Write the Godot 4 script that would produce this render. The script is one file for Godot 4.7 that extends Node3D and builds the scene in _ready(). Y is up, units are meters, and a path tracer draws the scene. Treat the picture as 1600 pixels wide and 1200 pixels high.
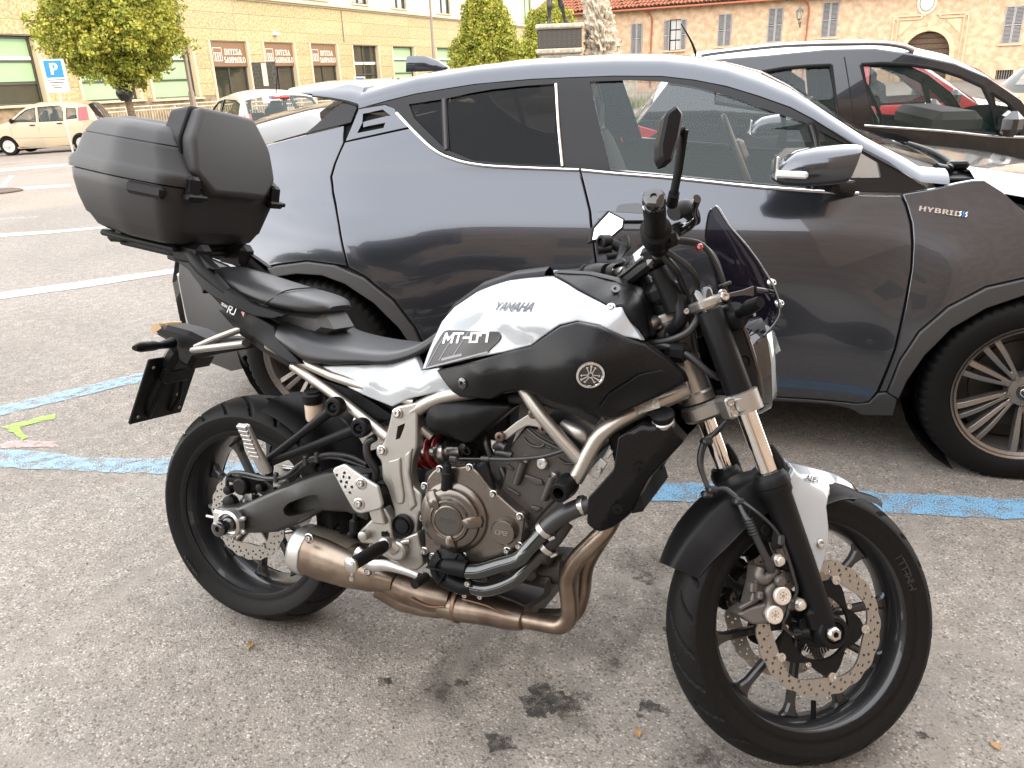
extends Node3D
# A parked motorcycle in a town square in open shade, a dark crossover behind it, sunlit buildings beyond.

var M := {}

func _ready() -> void:
	seed(7)
	# ---- camera, sky, sun, exposure
	var cam := Camera3D.new()
	cam.name = "camera"
	cam.fov = 51.87
	cam.near = 0.05
	cam.far = 900.0
	cam.transform = Transform3D(Basis(Vector3.UP, 0.4025) * Basis(Vector3.RIGHT, -0.3742) * Basis(Vector3(0, 0, 1), -0.0378), Vector3(1.3831, 1.4013, 1.4257))
	add_child(cam)
	cam.current = true
	var env := Environment.new()
	env.background_mode = Environment.BG_SKY
	var sm := ProceduralSkyMaterial.new()
	sm.sky_top_color = Color(0.78, 0.785, 0.8)
	sm.sky_horizon_color = Color(0.95, 0.94, 0.92)
	sm.sky_energy_multiplier = 2.2
	sm.sky_curve = 0.18
	sm.ground_bottom_color = Color(0.35, 0.33, 0.3)
	sm.ground_horizon_color = Color(0.7, 0.68, 0.64)
	sm.sky_cover = sky_clouds()
	sm.sky_cover_modulate = Color(1, 1, 1, 0.8)
	sm.sun_angle_max = 1.0
	var sky := Sky.new()
	sky.sky_material = sm
	env.sky = sky
	env.background_energy_multiplier = 1.0
	env.ambient_light_source = Environment.AMBIENT_SOURCE_SKY
	env.tonemap_mode = Environment.TONE_MAPPER_LINEAR
	env.tonemap_exposure = 1.14
	env.sdfgi_enabled = true
	env.ssao_enabled = true
	env.ssil_enabled = true
	var we := WorldEnvironment.new()
	we.name = "sky"
	we.environment = env
	structure(we)
	add_child(we)
	var sun := DirectionalLight3D.new()
	sun.name = "sun"
	sun.light_color = Color(1.0, 0.76, 0.47)
	sun.light_energy = 0.7
	sun.light_angular_distance = 0.5
	sun.shadow_enabled = true
	sun.look_at_from_position(Vector3.ZERO, Vector3(-0.94 * 0.8, -0.6, -0.34 * 0.8), Vector3.UP)
	add_child(sun)
	materials()
	# ---- the setting
	ground()
	markings()
	bank_building()
	peach_building()
	shade_buildings()
	trees()
	monument()
	street_furniture()
	# ---- vehicles
	crossover()
	minivan()
	distant_cars()
	motorcycle()

func sky_clouds() -> Texture2D:
	var n := noise(0.006, FastNoiseLite.TYPE_SIMPLEX_SMOOTH, 21, 5)
	var im := Image.create(1024, 512, false, Image.FORMAT_RGBA8)
	for y in 512:
		var el := PI * (0.5 - (y + 0.5) / 512.0)
		for x in 1024:
			var az := TAU * x / 1024.0
			var p := Vector3(cos(az) * cos(el), sin(el) * 3.0, sin(az) * cos(el)) * 90.0
			var v := clampf(n.get_noise_3dv(p) * 1.6 + 0.05, 0.0, 1.0)
			im.set_pixel(x, y, Color(1.0, 0.97, 0.94, v * 0.9) if el > 0.0 else Color(0, 0, 0, 0))
	return ImageTexture.create_from_image(im)

func materials() -> void:
	M.black_plastic = dull(grain(mat(lin(0.0055, 0.0055, 0.006), 0.4), 30.0, 0.3), 0.26)
	M.matt_black = dull(grain(mat(lin(0.0065, 0.0065, 0.007), 0.42), 18.0, 0.25), 0.27)
	M.gloss_black = paint(lin(0.008, 0.008, 0.009), 0.0, 0.12)
	M.rubber = dull(grain(mat(lin(0.0095, 0.009, 0.0087), 0.55), 40.0, 0.3, 0.3), 0.25)
	M.dark = mat(lin(0.006, 0.006, 0.006), 0.8)
	M.hose = mat(lin(0.018, 0.018, 0.019), 0.4)
	M.steel = mat(lin(0.56, 0.55, 0.53), 0.28, 1.0)
	M.chrome = mat(lin(0.8, 0.79, 0.77), 0.06, 1.0)
	M.frame_paint = grain(mat(lin(0.36, 0.335, 0.3), 0.34, 0.8), 60.0, 0.12)
	M.case_black = dull(grain(mat(lin(0.02, 0.0195, 0.02), 0.5), 26.0, 0.4), 0.4)
	M.alloy = grain(mat(lin(0.46, 0.45, 0.435), 0.36, 0.85), 70.0, 0.2)
	M.cast_alloy = grain(mat(lin(0.34, 0.325, 0.3), 0.4, 0.85), 90.0, 0.35)
	M.engine = grain(mat(lin(0.075, 0.067, 0.06), 0.42, 0.5), 90.0, 0.5, 0.2)
	M.cover = grain(mat(lin(0.155, 0.135, 0.118), 0.24, 0.85), 60.0, 0.08)
	M.bronze = grain(mat(lin(0.25, 0.215, 0.172), 0.42, 0.75), 60.0, 0.1)
	M.exhaust = exhaust_metal()
	M.white = paint(lin(0.31, 0.33, 0.345), 0.0, 0.25)
	M.carbon = carbon_print()
	M.vinyl = grain(mat(lin(0.013, 0.0135, 0.0145), 0.38), 55.0, 0.2)
	M.disc = grain(mat(lin(0.4, 0.38, 0.35), 0.34, 0.85), 80.0, 0.15, 0.12)
	M.rim = grain(paint(lin(0.012, 0.012, 0.013), 0.2, 0.32, 0.5), 30.0, 0.1)
	M.swingarm = grain(mat(lin(0.02, 0.0195, 0.0185), 0.36, 0.2), 70.0, 0.3)
	M.red = paint(lin(0.3, 0.012, 0.02), 0.0, 0.25)
	M.car_grey = flake_paint(lin(0.06, 0.065, 0.077))
	M.car_dark = flake_paint(lin(0.018, 0.02, 0.024))
	M.clad = grain(mat(lin(0.035, 0.034, 0.034), 0.5), 40.0, 0.3)
	M.gap = mat(lin(0.003, 0.003, 0.003), 0.9)
	M.frame_black = dull(paint(lin(0.008, 0.008, 0.009), 0.0, 0.2, 0.2), 0.3)
	M.glass = glass(Color(0.2, 0.3, 0.29), 0.2)
	M.privacy = dull(glass(Color(0.02, 0.025, 0.03), 0.86), 0.25)
	M.smoke = glass(Color(0.05, 0.02, 0.09), 0.86)
	M.trim_bright = mat(lin(0.78, 0.78, 0.78), 0.12, 1.0)
	M.wheel_alloy = grain(mat(lin(0.27, 0.245, 0.225), 0.32, 0.7), 50.0, 0.12, 0.2)
	M.interior = mat(lin(0.03, 0.028, 0.026), 0.8)
	M.interior_tan = mat(lin(0.16, 0.13, 0.1), 0.75)
	M.tail_red = paint(lin(0.42, 0.01, 0.015), 0.0, 0.12)
	M.lamp_clear = mat(lin(0.7, 0.72, 0.72), 0.1, 0.3)
	M.text_light = mat(lin(0.62, 0.63, 0.64), 0.4)
	M.text_grey = mat(lin(0.06, 0.065, 0.075), 0.35, 0.3)
	M.mirror_glass = mat(lin(0.86, 0.87, 0.88), 0.02, 1.0)

func dull(m: StandardMaterial3D, spec: float) -> StandardMaterial3D:
	m.metallic_specular = spec
	return m

func flake_paint(c: Color) -> StandardMaterial3D:
	var m := paint(c, 0.74, 0.19)
	tri_map(m, 9.0)
	m.normal_enabled = true
	m.normal_texture = noise_tex(noise(0.35, FastNoiseLite.TYPE_SIMPLEX, 31, 1), 256, Color.BLACK, Color.WHITE, 1.0)
	m.normal_scale = 0.05
	return m

func carbon_print() -> StandardMaterial3D:
	var im := Image.create(64, 64, false, Image.FORMAT_RGB8)
	for y in 64:
		for x in 64:
			var v := 0.75 if (x + y) % 16 < 8 else 1.0
			im.set_pixel(x, y, Color(v, v, v))
	var m := dull(mat(lin(0.008, 0.008, 0.0083), 0.36), 0.32)
	m.albedo_texture = ImageTexture.create_from_image(im)
	m.roughness_texture = m.albedo_texture
	tri_map(m, 60.0)
	return m

func exhaust_metal() -> StandardMaterial3D:
	var n := noise(0.009, FastNoiseLite.TYPE_SIMPLEX_SMOOTH, 4, 4)
	var t := NoiseTexture2D.new()
	t.width = 256
	t.height = 256
	t.seamless = true
	t.noise = n
	var g := Gradient.new()
	g.offsets = PackedFloat32Array([0.0, 0.4, 0.65, 1.0])
	g.colors = PackedColorArray([lin(0.13, 0.092, 0.07), lin(0.18, 0.135, 0.105), lin(0.25, 0.2, 0.155), lin(0.31, 0.26, 0.205)])
	t.color_ramp = g
	var m := mat(Color.WHITE, 0.35, 0.92)
	m.albedo_texture = t
	tri_map(m, 3.0)
	return m

# ---------------------------------------------------------------- ground
func coords(fine: float, lo: float, hi: float, mid_step: float, mid: float, far: float) -> PackedFloat32Array:
	var r := PackedFloat32Array()
	var v := -far
	while v < far:
		r.append(v)
		if v >= lo and v < hi:
			v += fine
		elif absf(v) < mid or (v < 0 and -v <= mid):
			v += mid_step
			if v > lo and v - mid_step < lo:
				v = lo
		else:
			v += 40.0
			if v > -mid and v - 40.0 < -mid:
				v = -mid
	r.append(far)
	return r

func asphalt() -> StandardMaterial3D:
	var S := 1024
	var cell := noise(0.2, FastNoiseLite.TYPE_CELLULAR, 3, 1)
	cell.cellular_return_type = FastNoiseLite.RETURN_CELL_VALUE
	var dist := noise(0.2, FastNoiseLite.TYPE_CELLULAR, 3, 1)
	dist.cellular_return_type = FastNoiseLite.RETURN_DISTANCE
	var rough := noise(0.012, FastNoiseLite.TYPE_SIMPLEX_SMOOTH, 8, 5)
	var fine := noise(0.3, FastNoiseLite.TYPE_SIMPLEX, 12, 2)
	var a := cell.get_seamless_image(S, S, false, false, 0.1, true).get_data()
	var b := dist.get_seamless_image(S, S, false, false, 0.1, true).get_data()
	var c := rough.get_seamless_image(S, S, false, false, 0.1, true).get_data()
	var d := fine.get_seamless_image(S, S, false, false, 0.1, true).get_data()
	var rgb := PackedByteArray()
	rgb.resize(S * S * 3)
	var hgt := PackedByteArray()
	hgt.resize(S * S)
	for i in S * S:
		var tone := a[i] / 255.0
		var dome := 1.0 - b[i] / 255.0
		var soft_ := c[i] / 255.0
		var gr := d[i] / 255.0
		var keep := clampf((soft_ - 0.3) * 2.0, 0.0, 1.0)
		var v := 0.53 + 0.1 * (tone - 0.5) * (0.5 + keep) + 0.075 * (dome - 0.6) + 0.12 * (gr - 0.5) + 0.08 * (soft_ - 0.5)
		if tone > 0.93:
			v += 0.13 * dome
		if tone < 0.1:
			v -= 0.08
		v = clampf(v, 0.05, 1.0)
		rgb[i * 3] = int(v * 255.0)
		rgb[i * 3 + 1] = int(clampf(v * (0.972 + 0.01 * tone), 0, 1) * 255.0)
		rgb[i * 3 + 2] = int(clampf(v * (0.925 + 0.03 * tone), 0, 1) * 255.0)
		hgt[i] = int(clampf(0.55 * dome * (0.4 + 0.6 * tone) + 0.25 * gr + 0.25 * soft_, 0.0, 1.0) * 255.0)
	var alb := Image.create_from_data(S, S, false, Image.FORMAT_RGB8, rgb)
	var nm := Image.create_from_data(S, S, false, Image.FORMAT_L8, hgt)
	nm.convert(Image.FORMAT_RGBA8)
	nm.bump_map_to_normal_map(4.0)
	var m := mat(Color.WHITE, 0.88)
	m.metallic_specular = 0.35
	m.albedo_texture = ImageTexture.create_from_image(alb)
	m.normal_enabled = true
	m.normal_texture = ImageTexture.create_from_image(nm)
	m.normal_scale = 1.0
	m.vertex_color_use_as_albedo = true
	return m

func ground() -> void:
	var xs := coords(0.04, -2.6, 2.8, 0.5, 40.0, 400.0)
	var zs := coords(0.04, -2.0, 1.2, 0.5, 60.0, 400.0)
	var big := noise(0.35, FastNoiseLite.TYPE_SIMPLEX_SMOOTH, 40, 4)
	var mid := noise(1.6, FastNoiseLite.TYPE_SIMPLEX_SMOOTH, 41, 4)
	var fine := noise(9.0, FastNoiseLite.TYPE_SIMPLEX_SMOOTH, 42, 3)
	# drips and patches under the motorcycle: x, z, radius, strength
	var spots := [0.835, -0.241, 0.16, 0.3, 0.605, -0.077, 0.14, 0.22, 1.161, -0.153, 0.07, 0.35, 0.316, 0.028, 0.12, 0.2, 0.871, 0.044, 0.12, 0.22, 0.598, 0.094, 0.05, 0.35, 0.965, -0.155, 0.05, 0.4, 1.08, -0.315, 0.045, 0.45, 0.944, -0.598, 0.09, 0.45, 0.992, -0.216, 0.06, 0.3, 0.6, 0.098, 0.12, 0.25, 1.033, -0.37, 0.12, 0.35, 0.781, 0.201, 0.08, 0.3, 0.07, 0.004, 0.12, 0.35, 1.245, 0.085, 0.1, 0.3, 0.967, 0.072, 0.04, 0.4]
	var st := mb()
	var H := PackedVector3Array()
	for zi in zs.size():
		for xi in xs.size():
			var p := Vector2(xs[xi], zs[zi])
			var v := 0.86 * (1.0 + 0.17 * big.get_noise_2dv(p) + 0.11 * mid.get_noise_2dv(p) + 0.07 * fine.get_noise_2dv(p))
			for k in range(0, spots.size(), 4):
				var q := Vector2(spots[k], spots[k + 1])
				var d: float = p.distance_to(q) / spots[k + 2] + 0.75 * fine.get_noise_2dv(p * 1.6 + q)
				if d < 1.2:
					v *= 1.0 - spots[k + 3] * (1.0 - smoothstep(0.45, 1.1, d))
			var warm := 0.02 * mid.get_noise_2dv(p + Vector2(50, 9))
			st.set_color(Color(v * (1.06 + warm), v * 0.995, v * (0.935 - warm)))
			st.set_uv(p / 1.1)
			st.set_normal(Vector3.UP)
			st.set_tangent(Plane(1, 0, 0, 1))
			st.add_vertex(Vector3(p.x, lie(p.x), p.y))
	var w := xs.size()
	for zi in zs.size() - 1:
		for xi in w - 1:
			var i := zi * w + xi
			for k in [i, i + 1, i + w + 1, i, i + w + 1, i + w]:
				st.add_index(k)
	M.asphalt = asphalt()
	structure(put(st, "ground", M.asphalt))
	var oil := worn_paint(lin(0.035, 0.03, 0.026), 0.52, 81, 3.0)
	var faint := worn_paint(lin(0.07, 0.055, 0.045), 0.44, 83, 3.0)
	var drips := [0.847, 0.035, 0.05, 0.902, 0.039, 0.04, 0.841, 0.081, 0.022, 0.935, -0.006, 0.016, 1.086, -0.027, 0.022, 1.121, -0.027, 0.014, 1.072, 0.008, 0.009, 0.6, 0.098, 0.03, 0.633, 0.058, 0.014, 0.968, -0.144, 0.02, 1.085, -0.309, 0.026, 0.963, -0.518, 0.03, 0.795, 0.196, 0.028, 0.992, 0.103, 0.014, 0.449, 0.118, 0.016, 1.238, 0.079, 0.03, 1.67, -0.148, 0.012]
	for i in range(0, drips.size(), 3):
		var c := circle(Vector2(drips[i], drips[i + 1]), 1.0, 18)
		for k in c.size():
			var d := c[k] - Vector2(drips[i], drips[i + 1])
			c[k] = Vector2(drips[i], drips[i + 1]) + d * drips[i + 2] * (1.0 + 0.5 * sin(k * 1.9 + i) * cos(k * 0.7 + i * 2.0)) * Vector2(1.15, 0.9)
		strip("oil_stain", c, oil if i % 2 == 0 else faint, 0.0018)
	# loose grit and a few dry leaves
	var r := RandomNumberGenerator.new()
	r.seed = 5
	var gm := mb()
	for i in 260:
		var at := Vector3(r.randf_range(-2.2, 2.4), 0.002, r.randf_range(-1.3, 0.75))
		var s := r.randf_range(0.0015, 0.0045)
		box(gm, at, Vector3(s * 1.4, s, s), s * 0.3, Basis(Vector3.UP, r.randf() * TAU))
	stuff(put(gm, "grit", grain(mat(lin(0.3, 0.28, 0.25), 0.9), 9.0, 0.3, 0.5)))
	var leaf_mat := mat(lin(0.3, 0.17, 0.06), 0.7)
	var spots2 := [[1.086, 0.078, "small curled tan leaf on the asphalt below the motorcycle's exhaust bend"], [0.038, 0.115, "small tan leaf on the asphalt in front of the rear tyre"], [1.822, -0.157, "dry brown leaf on the asphalt in the bottom right corner"]]
	for s in spots2:
		var lm := mb()
		var rows: Array = []
		for i in 6:
			var t := i / 5.0
			var half := 0.007 * sin(PI * (0.06 + 0.9 * t))
			rows.append(p3([-half, 0.004 * sin(t * 5.0) + 0.006, t * 0.03, 0, 0.003, t * 0.03, half, 0.005 + 0.003 * t, t * 0.03]))
		grid(lm, rows, false, false, Vector3.UP)
		tag(put(lm, "dry_leaf", leaf_mat, null, Transform3D(Basis(Vector3.UP, s[0] * 9.0), Vector3(s[0], 0.001, s[1]))), s[2], "leaf", "dry leaves on the asphalt")

func worn_paint(c: Color, cover: float, sd: int, scale: float) -> StandardMaterial3D:
	var S := 512
	var n1 := noise(0.02, FastNoiseLite.TYPE_SIMPLEX_SMOOTH, sd, 4).get_seamless_image(S, S, false, false, 0.1, true).get_data()
	var n2 := noise(0.22, FastNoiseLite.TYPE_SIMPLEX, sd + 1, 2).get_seamless_image(S, S, false, false, 0.1, true).get_data()
	var px := PackedByteArray()
	px.resize(S * S * 4)
	for i in S * S:
		var v := 0.45 * n1[i] / 255.0 + 0.55 * n2[i] / 255.0
		var t := 0.82 + 0.18 * n1[i] / 255.0
		px[i * 4] = int(clampf(c.r * t, 0, 1) * 255)
		px[i * 4 + 1] = int(clampf(c.g * t, 0, 1) * 255)
		px[i * 4 + 2] = int(clampf(c.b * t, 0, 1) * 255)
		px[i * 4 + 3] = int(clampf((cover - v) * 9.0 + 0.5, 0.0, 0.94) * 255)
	var m := mat(Color.WHITE, 0.8)
	m.albedo_texture = ImageTexture.create_from_image(Image.create_from_data(S, S, false, Image.FORMAT_RGBA8, px))
	m.transparency = BaseMaterial3D.TRANSPARENCY_ALPHA
	tri_map(m, scale, true)
	return m

func strip(called: String, outline: PackedVector2Array, m: Material, y := 0.004) -> void:
	var st := mb()
	var ragged := PackedVector2Array()
	var rn := noise(14.0, FastNoiseLite.TYPE_SIMPLEX, 77, 3)
	for p in dense(outline, 0.03 if outline[0].length() < 4.0 else 0.12):
		ragged.append(p + Vector2(rn.get_noise_2dv(p), rn.get_noise_2dv(p + Vector2(31, 7))) * (0.011 if y > 0.002 else 0.004))
	outline = ragged
	var idx := Geometry2D.triangulate_polygon(outline)
	for k in range(0, idx.size(), 3):
		var q := PackedVector3Array()
		for j in 3:
			var p := outline[idx[k + j]]
			q.append(Vector3(p.x, y + lie(p.x), p.y))
		flat(st, q[0], q[1], q[2], Vector3.UP)
	structure(put(st, called, m))

func markings() -> void:
	var white := worn_paint(lin(0.62, 0.62, 0.6), 0.62, 61, 1.4)
	var blue := worn_paint(lin(0.2, 0.42, 0.62), 0.565, 63, 1.1)
	var pale := worn_paint(lin(0.33, 0.5, 0.62), 0.52, 65, 1.3)
	var lime := worn_paint(lin(0.38, 0.68, 0.1), 0.58, 67, 2.0)
	var pink := worn_paint(lin(0.6, 0.43, 0.4), 0.52, 69, 2.5)
	strip("bay_line_blue", pv([0.783, -1.08, 1.068, -1.161, 1.493, -1.25, 2.052, -1.375, 2.335, -1.435, 2.295, -1.263, 2.031, -1.233, 1.436, -1.098, 1.088, -1.029, 0.836, -0.957]), blue)
	strip("bay_line_pale_blue", pv([-1.917, -0.482, -1.622, -0.553, -1.384, -0.57, -1.193, -0.621, -1.01, -0.693, -0.621, -0.786, -0.517, -0.654, -0.901, -0.58, -1.093, -0.526, -1.311, -0.476, -1.75, -0.365]), pale)
	strip("bay_line_pale_blue", pv([-2.313, -0.76, -1.949, -1.424, -1.847, -1.63, -1.755, -1.533, -1.84, -1.332, -2.2, -0.681]), pale)
	strip("spray_mark", pv([-2.02, -0.68, -1.911, -0.865, -1.862, -0.835, -1.939, -0.706, -1.802, -0.645, -1.794, -0.614, -1.964, -0.669]), lime)
	strip("pink_mark", pv([-1.356, -0.64, -1.306, -0.676, -1.291, -0.764, -1.375, -0.75, -1.319, -0.756, -1.257, -0.769, -1.241, -0.666, -1.279, -0.635]), pink)
	strip("pink_mark", pv([-1.857, -0.553, -1.804, -0.604, -1.627, -0.648, -1.57, -0.608, -1.711, -0.562, -1.808, -0.517]), pink)
	strip("bay_line_white", pv([-4.652, -2.301, -4.094, -2.903, -3.701, -3.388, -3.503, -3.674, -3.397, -3.556, -3.576, -3.261, -3.903, -2.739, -4.42, -2.143]), white)
	strip("bay_line_white", pv([-7.891, -4.502, -6.912, -4.879, -6.262, -5.277, -6.137, -5.162, -6.734, -4.736, -7.595, -4.301]), white)
	strip("bay_line_white", pv([-13.244, -8.623, -11.808, -9.212, -11.342, -8.838, -12.746, -8.268]), white)
	strip("bay_line_white", pv([-18.475, -12.349, -17.097, -13.524, -16.417, -12.979, -17.573, -11.707]), white)
	strip("bay_line_pale_blue", pv([-13.382, -8.976, -15.888, -11.018, -15.489, -10.858, -13.097, -8.87]), pale)
	strip("bay_line_white", pv([-9.293, -5.455, -8.331, -5.829, -8.188, -5.735, -9.031, -5.277]), worn_paint(lin(0.5, 0.5, 0.48), 0.45, 71, 1.4))
	var mh := mb()
	lathe(mh, pv([0.34, 0, 0.34, 0.03, 0.3, 0.045, 0.26, 0.03, 0, 0.03]), Transform3D(Basis(Vector3.RIGHT, -PI / 2), ground_at(-12.238, -8.165)), 28)
	tag(put(mh, "manhole_cover", grain(mat(lin(0.16, 0.12, 0.09), 0.7, 0.4), 6.0, 0.6, 0.4)), "round brown iron manhole cover on the sunlit asphalt at the left edge", "manhole cover")

# the square falls away gently towards the bank
func lie(x: float) -> float:
	return -0.026 * maxf(0.0, -x - 4.0)

func ground_at(x: float, z: float, y := 0.0) -> Vector3:
	return Vector3(x, y + lie(x), z)

# ---------------------------------------------------------------- bank building (local x along the front, z out of the wall)
func bank_building() -> void:
	var B := thing("bank_building", "long travertine bank building with green blinds and brown sign panels over its doors", "building", Vector3(-30, 0, 0), PI / 2)
	var stone: Array = []
	for i in 3:
		var m := mat([lin(0.56, 0.475, 0.275), lin(0.59, 0.5, 0.295), lin(0.53, 0.455, 0.265)][i], 0.85)
		tri_map(m, 0.35)
		m.albedo_texture = noise_tex(noise(0.03, FastNoiseLite.TYPE_SIMPLEX, 70 + i, 5), 512, Color(0.7, 0.68, 0.64), Color.WHITE)
		m.normal_enabled = true
		m.normal_texture = noise_tex(noise(0.05, FastNoiseLite.TYPE_SIMPLEX, 80 + i, 5), 512, Color.BLACK, Color.WHITE, 1.2)
		stone.append(m)
	var base_m := grain(mat(lin(0.36, 0.29, 0.19), 0.9), 0.5, 0.6, 0.35)
	var plaster := grain(mat(lin(0.66, 0.62, 0.52), 0.9), 0.4, 0.2, 0.12)
	var frame := mat(lin(0.1, 0.1, 0.09), 0.4, 0.6)
	var stone_frame := mat(lin(0.56, 0.47, 0.32), 0.8)
	var blind := mat(lin(0.3, 0.47, 0.27), 0.6)
	var dark_glass := paint(lin(0.035, 0.04, 0.03), 0.0, 0.05)
	var brown := mat(lin(0.19, 0.108, 0.052), 0.5)
	var white := mat(lin(0.75, 0.75, 0.7), 0.5)
	# openings: left, right, sill, head, kind
	var open := [[20.3, 23.72, 0.92, 3.5, "blind"], [25.6, 28.7, 0.9, 3.5, "blind"], [29.6, 32.57, 0.85, 3.57, "blind"], [33.97, 36.8, 0.0, 3.58, "door"], [38.26, 41.0, 0.0, 3.58, "dark"], [42.7, 45.5, 0.0, 3.58, "shop"], [47.4, 50.6, 0.0, 3.56, "glass"], [52.6, 55.85, 0.9, 3.55, "blind"], [59.5, 62.8, 0.9, 3.55, "blind"], [66.2, 69.4, 0.9, 3.55, "blind"], [72.6, 75.8, 0.9, 3.55, "blind"], [79.0, 81.6, 0.9, 3.55, "blind"]]
	var rows := [-0.7, 0.9, 1.5, 2.2, 2.9, 3.57, 4.12, 4.93, 5.7]
	var n := 0
	for ri in rows.size() - 1:
		var y0: float = rows[ri]
		var y1: float = rows[ri + 1]
		var edges: Array = [17.0]
		for o in open:
			if o[3] > y0 + 0.1 and o[2] < y1 - 0.1:
				edges.append(o[0] - 0.16)
				edges.append(o[1] + 0.16)
		edges.append(87.0)
		for k in range(0, edges.size(), 2):
			var a: float = edges[k]
			var e: float = edges[k + 1]
			var parts := maxi(1, int(round((e - a) / 6.2)))
			for j in parts:
				var x0 := lerpf(a, e, float(j) / parts)
				var x1 := lerpf(a, e, float(j + 1) / parts)
				var st := mb()
				box(st, Vector3((x0 + x1) / 2, (y0 + y1) / 2, -0.25), Vector3(x1 - x0 - 0.004, y1 - y0 - 0.008, 0.5), 0.008)
				put(st, "stone_block", base_m if ri == 0 else stone[n % 3], B)
				n += 1
	var core := mb()
	box(core, Vector3(52, 1.75, -6.3), Vector3(70, 3.5, 11.4))
	box(core, Vector3(52, 4.63, -6.0), Vector3(69.9, 2.2, 11.9))
	put(core, "inner_wall", mat(lin(0.3, 0.27, 0.2), 0.9), B)
	var cor := mb()
	box(cor, Vector3(52, 5.79, 0.0), Vector3(70.6, 0.17, 0.5), 0.03)
	box(cor, Vector3(52, 5.66, -0.05), Vector3(70.2, 0.08, 0.3), 0.02)
	put(cor, "cornice", stone_frame, B)
	# upper storeys
	var upper := [[20.5, 22.5], [26, 28], [31.5, 33.5], [37, 39], [42.3, 45.05], [47.8, 49.8], [52.9, 55.1], [59.9, 62.4], [65.5, 67.3], [71.5, 73.6], [78.3, 80.8]]
	var wl := mb()
	var last := 17.0
	for o in upper + [[87.0, 87.0]]:
		box(wl, Vector3((last + o[0]) / 2, 7.2, -0.2), Vector3(o[0] - last, 2.66, 0.4))
		last = o[1]
	box(wl, Vector3(52, 10.4, -0.2), Vector3(70, 3.74, 0.4))
	box(wl, Vector3(52, 9.1, -6.1), Vector3(70, 6.4, 11.4))
	for o in upper:
		box(wl, Vector3((o[0] + o[1]) / 2, 5.97, -0.2), Vector3(o[1] - o[0], 0.2, 0.4))
	put(wl, "upper_wall", plaster, B)
	var rf := mb()
	box(rf, Vector3(52, 12.4, -5.8), Vector3(71.6, 0.35, 13.4), 0.05)
	put(rf, "roof", mat(lin(0.3, 0.16, 0.09), 0.9), B)
	for o in upper:
		window_unit(B, o[0], o[1], 6.07, 8.5, frame, stone_frame, dark_glass if int(o[0]) % 3 else blind, 2, 1, -0.16)
	for o in open:
		var surround := mb()
		for s in [0, 1]:
			box(surround, Vector3(o[0] - 0.08 if s == 0 else o[1] + 0.08, (o[2] + o[3]) / 2, -0.1), Vector3(0.155, o[3] - o[2] - 0.02, 0.3), 0.015)
		if o[2] > 0.1:
			box(surround, Vector3((o[0] + o[1]) / 2, o[2] - 0.05, -0.02), Vector3(o[1] - o[0] + 0.5, 0.1, 0.36), 0.015)
		put_each(surround, "window_surround", stone_frame, B)
		match o[4]:
			"blind":
				window_unit(B, o[0], o[1], o[2], o[3], frame, null, blind, 1, 3, -0.3, white)
			"glass":
				window_unit(B, o[0], o[1], o[2] + 0.02, o[3], frame, null, dark_glass, 2, 2, -0.3, white)
			_:
				window_unit(B, o[0], o[1], 0.02, 2.3, frame, null, dark_glass, 2, 1, -0.3)
				var sp := mb()
				box(sp, Vector3((o[0] + o[1]) / 2, 2.92, -0.16), Vector3(o[1] - o[0] - 0.02, 1.26, 0.1), 0.02)
				var p := put(sp, "sign_panel", brown, B)
				var x0: float = o[0] + 0.22
				words("INTESA", 0.29, 0.02, white, p, Transform3D(Basis.IDENTITY, Vector3(x0 + 1.55, 3.02, -0.1)), "Droid Serif", 400, 0.0, 0.95)
				words("SANPAOLO", 0.29, 0.02, white, p, Transform3D(Basis.IDENTITY, Vector3(x0 + 1.63, 2.62, -0.1)), "Droid Serif", 400, 0.0, 0.78)
				var em := mb()
				for b in [[0.0, 0.62, 0.02, 0.68], [0.64, 0.62, 0.02, 0.68]]:
					box(em, Vector3(x0 + b[0] + 0.01, 2.9, -0.1), Vector3(0.02, 0.66, 0.02))
				box(em, Vector3(x0 + 0.33, 3.22, -0.1), Vector3(0.66, 0.03, 0.02))
				box(em, Vector3(x0 + 0.33, 2.58, -0.1), Vector3(0.66, 0.03, 0.02))
				for k in 3:
					box(em, Vector3(x0 + 0.16 + 0.17 * k, 2.78, -0.1), Vector3(0.05, 0.36, 0.02))
					box(em, Vector3(x0 + 0.16 + 0.17 * k, 2.97, -0.1), Vector3(0.12, 0.04, 0.02))
				put(em, "arcade_emblem", white, p)
	var lamp := mb()
	box(lamp, Vector3(39.35, 4.0, 0.12), Vector3(0.3, 0.16, 0.3), 0.03)
	box(lamp, Vector3(39.35, 4.12, 0.05), Vector3(0.08, 0.12, 0.12), 0.01)
	put(lamp, "wall_floodlight", white, B)
	var pole := mb()
	rod(pole, Vector3(46.4, 3.7, 0.05), Vector3(46.4, 5.6, 0.05), 0.02)
	put(pole, "cable_duct", frame, B)

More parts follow.
